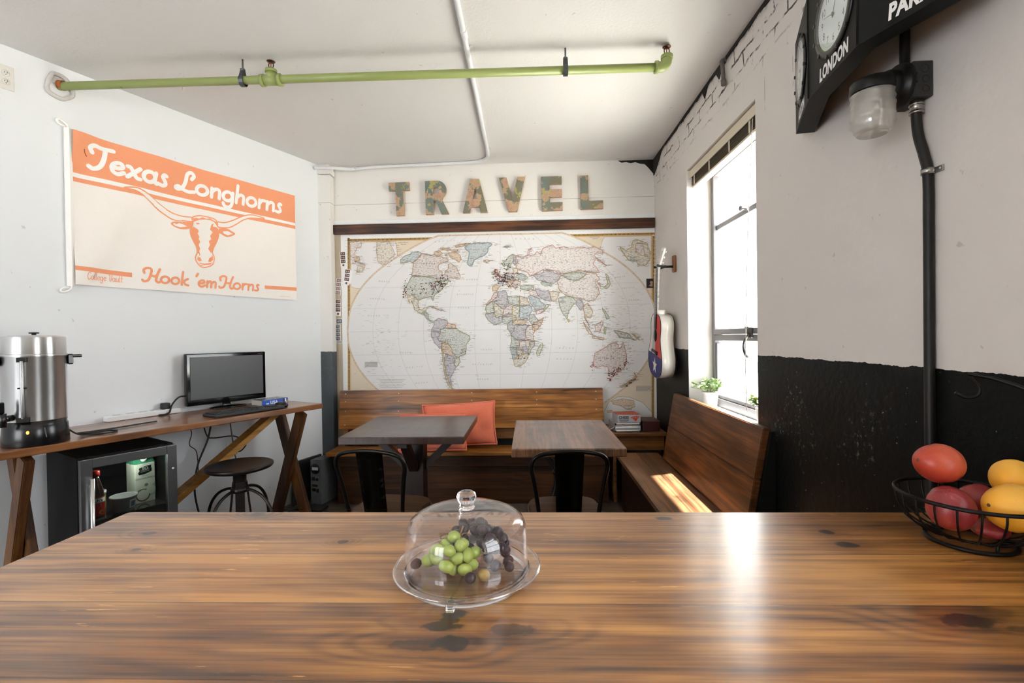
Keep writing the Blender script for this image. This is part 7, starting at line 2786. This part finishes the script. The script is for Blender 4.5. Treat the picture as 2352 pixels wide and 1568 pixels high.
hgr = thing('guitar_hanger', 'wooden block wall hanger with a black padded yoke holding the guitar neck', 'guitar hanger', (RW - 0.001, 3.690, 1.852))
b = bmesh.new()
box(b, (-0.010, 0, 0.02), (0.020, 0.052, 0.125), 0.006)
obj('wall_block', b, wood('hanger_wood', '#b07a50', '#96603b', '#5d3820', 'Z', rough=0.45, grain=2.0), hgr)
b = bmesh.new()
cyl(b, (-0.020, 0, 0.0), (-0.083, 0, 0.0), 0.009, 14)
tube(b, spline([(-0.150, -0.046, 0.006), (-0.128, -0.045, 0.0), (-0.098, -0.043, -0.004), (-0.084, -0.030, 0.0), (-0.082, 0, 0.0), (-0.084, 0.030, 0.0), (-0.098, 0.043, -0.004), (-0.128, 0.045, 0.0), (-0.150, 0.046, 0.006)], 6), 0.0085, 12)
obj('yoke', b, M_blkm, hgr)

# ------------------------------------------------------------------ world clock housing on the right wall
ck_ = thing('world_clock', 'black faceted wall clock housing with city names high on the right wall', 'clock', (0, 0, 0))
M_house = plain('charcoal_housing', '#0b0c0b', 0.55, var=0.15, vscale=60, bump=0.05, spec=0.22)
HZ0, HZ1 = 2.108, 2.452
PO = [(1.043, 1.918), (0.932, 1.637), (0.892, 1.339), (0.998, 1.059)]
PI_ = [(1.106, 1.905), (0.987, 1.618), (0.948, 1.350), (1.050, 1.085)]
b = bmesh.new()
for i in range(3):
    a, c, d, e = PO[i], PO[i + 1], PI_[i + 1], PI_[i]
    lo_ = [b.verts.new((p_[0], p_[1], HZ0)) for p_ in (a, c, d, e)]
    hi_ = [b.verts.new((p_[0], p_[1], HZ1)) for p_ in (a, c, d, e)]
    b.faces.new(list(reversed(lo_)))
    b.faces.new(hi_)
    for k in range(4):
        b.faces.new((lo_[k], lo_[(k + 1) % 4], hi_[(k + 1) % 4], hi_[k]))
bmesh.ops.remove_doubles(b, verts=b.verts[:], dist=1e-5)
bmesh.ops.recalc_face_normals(b, faces=b.faces[:])
box(b, (1.047, 1.63, 2.28), (0.120, 0.025, 0.03), 0.003)
box(b, (1.033, 1.352, 2.28), (0.150, 0.025, 0.03), 0.003)
obj('housing', b, M_house, ck_)
M_dial = plain('dial_white', '#d9dedd', 0.5, var=0.02)
M_dink = plain('dial_ink', '#353b3d', 0.6)
M_city = plain('city_lettering', '#e9e9e7', 0.5, var=0.03)
for i, (city, hh, mm) in enumerate((('AUSTIN', 6, 48), ('LONDON', 12, 48), ('PARIS', 1, 48))):
    a, c = Vector((PO[i][0], PO[i][1], 0)), Vector((PO[i + 1][0], PO[i + 1][1], 0))
    ex = (c - a).normalized()
    nrm = Vector((ex.y, -ex.x, 0))
    if nrm.x > 0:
        nrm = -nrm
    mid = (a + c) / 2 + ex * (0.0, 0.022, 0.0)[i]
    pf = lambda u, v, w=0.0, mid=mid, ex=ex, nrm=nrm: mid + ex * u + Vector((0, 0, v)) + nrm * w
    M4 = Matrix((ex, Vector((0, 0, 1)), nrm)).transposed().to_4x4()
    M4.translation = pf(0, 2.277)
    b = bmesh.new()
    lathe(b, [(0.096, 0.0005), (0.116, 0.0005), (0.117, 0.004), (0.110, 0.007), (0.098, 0.0075), (0.095, 0.006), (0.096, 0.0005)], 56, M4)
    for k in range(12):
        an = 2 * PI * (k + 0.5) / 12
        p0 = M4 @ Vector((0.113 * math.cos(an), 0.113 * math.sin(an), 0.002))
        p1 = M4 @ Vector((0.113 * math.cos(an), 0.113 * math.sin(an), 0.010))
        cyl(b, p0, p1, 0.006, 10)
    bz = obj('bezel', b, plain('bezel_black', '#0d0e0d', 0.35), ck_)
    b = bmesh.new()
    poly(b, circ(0, 2.277, 0.097, 48), pf, mi=0, w=0.0012)
    for k in range(60):
        an = 2 * PI * k / 60
        r0 = 0.083 if k % 5 else 0.080
        cx_2, cz_2 = 0.0855 * math.sin(an), 0.0855 * math.cos(an)
        poly(b, [(cx_2 - 0.0009, 2.277 + cz_2 - 0.0009), (cx_2 + 0.0009, 2.277 + cz_2 - 0.0009), (cx_2 + 0.0009, 2.277 + cz_2 + 0.0009), (cx_2 - 0.0009, 2.277 + cz_2 + 0.0009)], pf, mi=1, w=0.0016)
    for k in range(1, 13):
        an = 2 * PI * k / 12
        cu_, cv_ = 0.068 * math.sin(an), 2.277 + 0.068 * math.cos(an) - 0.0085
        lettering(b, str(k), 0.030, lambda u, v, w=0, cu_=cu_, cv_=cv_: pf(u + cu_, v + cv_, w), mi=1, w=0.0018, align='CENTER', sx=0.8)
    obj('dial', b, [M_dial, M_dink], ck_)
    b = bmesh.new()
    ha, ma = 2 * PI * (hh % 12 + mm / 60) / 12, 2 * PI * mm / 60
    for an, L, wd in ((ha, 0.048, 0.0045), (ma, 0.066, 0.003)):
        s_, c_ = math.sin(an), math.cos(an)
        q = [(-0.010 * s_ + wd * c_ / 2, 2.277 - 0.010 * c_ - wd * s_ / 2), (L * s_, 2.277 + L * c_), (-0.010 * s_ - wd * c_ / 2, 2.277 - 0.010 * c_ + wd * s_ / 2)]
        poly(b, q, pf, mi=0, w=0.003 if an == ha else 0.0042, depth=0.0008)
    poly(b, circ(0, 2.277, 0.005, 14), pf, mi=0, w=0.0055, depth=0.003)
    obj('hands', b, plain('hand_grey', '#5b5c55', 0.4), ck_)
    b = bmesh.new()
    poly(b, circ(0, 2.277, 0.097, 48), pf, w=0.0072)
    obj('glass', b, clear_plastic('clock_glass', (0.95, 0.97, 0.97), 0.02, 1.45, 0.01), ck_)
    b = bmesh.new()
    lettering(b, city, 0.054, lambda u, v, w=0: pf(u * 0.70 + (0.0, -0.004, -0.022)[i], (2.121, 2.121, 2.126)[i] + v, w), mi=0, w=0.0014, bold=0.0024, shear=0.10, align='CENTER', space=1.06)
    obj('city_name', b, M_city, ck_)
for i in (1, 2):
    b = bmesh.new()
    cyl(b, (PO[i][0] - 0.0005, PO[i][1], HZ0 + 0.002), (PO[i][0] - 0.0005, PO[i][1], HZ1), 0.003, 8)
    obj('seam_trim', b, M_house, ck_)

# ------------------------------------------------------------------ jelly-jar lamp, junction box, black conduit
lp = thing('jar_lamp', 'black wall lamp with a ribbed glass jar shade on a square junction box', 'wall lamp', (0, 0, 0))
M_lampb = plain('lamp_black', '#0a0a0a', 0.35, 0.0, var=0.15, spec=0.3)
M_jbox = plain('grey_black_box', '#2a2a29', 0.55, 0.0, var=0.2, vscale=40)
b = bmesh.new()
box(b, (1.0825, 1.4125, 2.028), (0.053, 0.100, 0.096), 0.003)
jb = obj('junction_box', b, M_jbox, lp)
for k, (dx_, dz_, r_) in enumerate(((0.003, 0.026, 0.0115), (0.006, -0.002, 0.0095), (0.006, -0.029, 0.0095))):
    b = bmesh.new()
    t3 = bmesh.new()
    lathe(t3, [(r_ - 0.001, 0), (r_ - 0.001, 0.0008), (r_, 0.0008), (r_, 0)], 22)
    merge(b, t3, Matrix.Translation((1.0825 + dx_, 1.3622, 2.028 + dz_)) @ Matrix.Rotation(PI / 2, 4, 'X'))
    obj('knockout', b, M_lampb, jb)
for dz_ in (0.012, -0.010):
    b = bmesh.new()
    cyl(b, (1.064, 1.3605, 2.028 + dz_), (1.064, 1.3630, 2.028 + dz_), 0.0022, 8)
    obj('screw', b, M_blk, jb)
b = bmesh.new()
lathe(b, [(0, 0.076), (0.022, 0.071), (0.038, 0.058), (0.046, 0.038), (0.046, 0.026), (0.044, 0.016), (0.060, 0.012), (0.062, 0.0), (0, 0.0)], 36, Matrix.Translation((1.0555, 1.4125, 2.028)) @ Matrix.Rotation(-PI / 2, 4, 'Y'))
obj('canopy', b, M_lampb, lp)
b = bmesh.new()
lathe(b, [(0, 0.046), (0.03, 0.045), (0.050, 0.042), (0.0545, 0.037), (0.0555, 0.010), (0.054, 0.006), (0, 0.006)], 40, Matrix.Translation((0.981, 1.412, 2.006)))
obj('cap', b, M_lampb, lp)
b = bmesh.new()
prof = [(0.048, 0.008)]
z = 0.005
for k in range(13):
    r0 = 0.0505 + (0.0036 if k % 2 == 0 else 0.0)
    if 5 <= k <= 7:
        r0 = 0.0525
    if k > 10:
        r0 -= 0.004 * (k - 10)
    prof.append((r0, z - 0.0085 * k))
prof += [(0.038, -0.1075), (0.036, -0.107), (0.034, -0.100), (0.0, -0.098)]
lathe(b, prof, 48, Matrix.Translation((0.981, 1.412, 2.006)))
tj = NT('frosted_ribbed_glass')
tj.t.nodes.remove(tj.b)
g1 = tj.n('ShaderNodeBsdfTransparent')
g1.inputs[0].default_value = (0.92, 0.92, 0.9, 1)
g2 = tj.n('ShaderNodeBsdfTranslucent')
tj.put(g2.inputs[0], tj.mix(tj.noise(tj.coord(), 30), lin('#e6e3dc'), lin('#f3f1ec')))
g3 = tj.n('ShaderNodeBsdfGlossy')
g3.inputs['Roughness'].default_value = 0.08
g4 = tj.n('ShaderNodeBsdfDiffuse')
g4.inputs[0].default_value = lin('#dedad2')
ma_ = tj.n('ShaderNodeMixShader')
ma_.inputs[0].default_value = 0.35
tj.t.links.new(g1.outputs[0], ma_.inputs[1])
tj.t.links.new(g2.outputs[0], ma_.inputs[2])
mb_ = tj.n('ShaderNodeMixShader')
mb_.inputs[0].default_value = 0.22
tj.t.links.new(ma_.outputs[0], mb_.inputs[1])
tj.t.links.new(g4.outputs[0], mb_.inputs[2])
mc_ = tj.n('ShaderNodeMixShader')
mc_.inputs[0].default_value = 0.16
tj.t.links.new(mb_.outputs[0], mc_.inputs[1])
tj.t.links.new(g3.outputs[0], mc_.inputs[2])
tj.t.links.new(mc_.outputs[0], tj.out.inputs[0])
obj('glass_jar', b, tj.m, lp)
cn = thing('black_conduit', 'black conduit running down the right wall from the lamp box to behind the fruit', 'conduit', (0, 0, 0))
M_bcond = plain('black_conduit_paint', '#191715', 0.45, 0.0, var=0.25, vscale=25, spec=0.3)
b = bmesh.new()
tube(b, spline([(1.086, 1.392, 1.978), (1.086, 1.392, 1.93), (1.088, 1.388, 1.88), (1.092, 1.374, 1.82), (1.0955, 1.366, 1.76), (1.0960, 1.366, 1.60), (1.0960, 1.366, 1.2), (1.0960, 1.364, 0.6), (1.0960, 1.364, 0.01)], 8), 0.0128, 14)
obj('lower_tube', b, M_bcond, cn)
b = bmesh.new()
tube(b, [(1.090, 1.440, 2.078), (1.0935, 1.440, 2.25), (1.0950, 1.440, CEIL - 0.002)], 0.0125, 14)
obj('upper_tube', b, M_bcond, cn)
b = bmesh.new()
for (z0, z1, r_) in ((1.948, 1.9785, 0.0150), (1.943, 1.950, 0.0175), (1.966, 1.972, 0.0175)):
    cyl(b, (1.086, 1.392, z0), (1.086, 1.392, z1), r_, 20)
obj('connector', b, plain('zinc', '#a3a19c', 0.25, 0.9, var=0.2), cn)
for z, y_ in ((1.775, 1.367),):
    b = bmesh.new()
    lathe(b, [(0.0129, -0.008), (0.0158, -0.008), (0.0158, 0.008), (0.0129, 0.008)], 22, Matrix.Translation((1.0955, y_, z)))
    box(b, (1.1075, y_ - 0.024, z), (0.004, 0.026, 0.016), 0.001)
    ball(b, (1.1045, y_ - 0.028, z), (0.003, 0.005, 0.005), 10)
    obj('strap', b, plain('zinc', '#a3a19c'), cn)

# ------------------------------------------------------------------ potted plants on the sill


def plant(label, loc, n, seed, spread=0.085, hh=0.10):
    root = thing('potted_plant', label, 'plant', loc)
    b = bmesh.new()
    prof = [(0, 0.001), (0.040, 0.001), (0.0415, 0.004)]
    for k in range(9):
        prof.append((0.042 + 0.0105 * (k + 1) / 9 + (0.0008 if k % 2 else -0.0004), 0.006 + 0.088 * (k + 1) / 9))
    prof += [(0.0545, 0.096), (0.0545, 0.0995), (0.051, 0.0995), (0.049, 0.088), (0, 0.086)]
    lathe(b, prof, 36)
    obj('pot', b, plain('white_pot', '#e4e3e0', 0.4, var=0.03), root)
    b = bmesh.new()
    lathe(b, [(0, 0.0875), (0.0485, 0.0872), (0.0485, 0.0862)], 24)
    obj('soil', b, plain('soil', '#3a2d22', 0.95, var=0.3, vscale=90), root)
    r = random.Random(seed)
    tl = NT('leaf_green') if 'leaf_green' not in _cache else None
    if tl:
        o_ = tl.coord()
        tl.base(tl.ramp(tl.noise(o_, 45.0, 3), [(0.3, lin('#5d7a45')), (0.5, lin('#8aa56c')), (0.68, lin('#c2cf9e'))]))
        tl.set(Roughness=0.5)
        tl.b.inputs['Transmission Weight'].default_value = 0.0
        tl.b.inputs['Subsurface Weight'].default_value = 0.1
        _cache['leaf_green'] = tl.m
    b = bmesh.new()
    sb_ = bmesh.new()
    for s in range(n):
        a = r.uniform(0, 2 * PI)
        q = math.sqrt(r.random())
        h_ = r.uniform(0.4, 1.0) * hh * (1.1 - 0.5 * q)
        p0 = Vector((0.03 * q * math.cos(a), 0.03 * q * math.sin(a), 0.087))
        p1 = Vector((spread * q * math.cos(a), spread * q * math.sin(a), 0.095 + h_))
        if p1.x > 0.035:
            p1.x = 0.035
        st_ = spline([p0, (p0 + p1) / 2 + Vector((0, 0, 0.012)), p1], 4)
        tube(sb_, st_, 0.0011, 5)
        for k in range(7):
            c = st_[min(len(st_) - 1, 3 + k)] if k < 5 else p1
            d = Vector((r.uniform(-1, 1), r.uniform(-1, 1), r.uniform(-0.1, 0.9))).normalized()
            L, W_ = r.uniform(0.022, 0.034), r.uniform(0.008, 0.012)
            side_ = d.cross(Vector((r.uniform(-0.3, 0.3), r.uniform(-0.3, 0.3), 1))).normalized()
            up_ = side_.cross(d)
            rows = []
            for (f_, w_, z_) in ((0, 0.15, 0), (0.3, 0.85, 0.05), (0.6, 1.0, 0.06), (0.85, 0.6, 0.02), (1.0, 0.05, -0.04)):
                m_ = c + d * L * f_ + up_ * L * z_
                rows.append((b.verts.new(m_ - side_ * W_ * w_ + up_ * W_ * 0.25 * w_), b.verts.new(m_), b.verts.new(m_ + side_ * W_ * w_ + up_ * W_ * 0.25 * w_)))
            for A_, B2 in zip(rows[:-1], rows[1:]):
                for j in range(2):
                    f = b.faces.new((A_[j], A_[j + 1], B2[j + 1], B2[j]))
                    f.smooth = True
    obj('foliage', b, _cache['leaf_green'], root)
    obj('stems', sb_, plain('leaf_stem', '#6b7a45', 0.7), root)
    return root


plant('small green plant in a ribbed white pot on the window sill at the far corner', (1.212, 3.295, WZ0 + 0.009), 46, 5, 0.112, 0.10)
plant('small green plant on the window sill, half hidden by the near wall edge', (1.215, 2.530, WZ0 + 0.009), 40, 9, 0.085, 0.09)
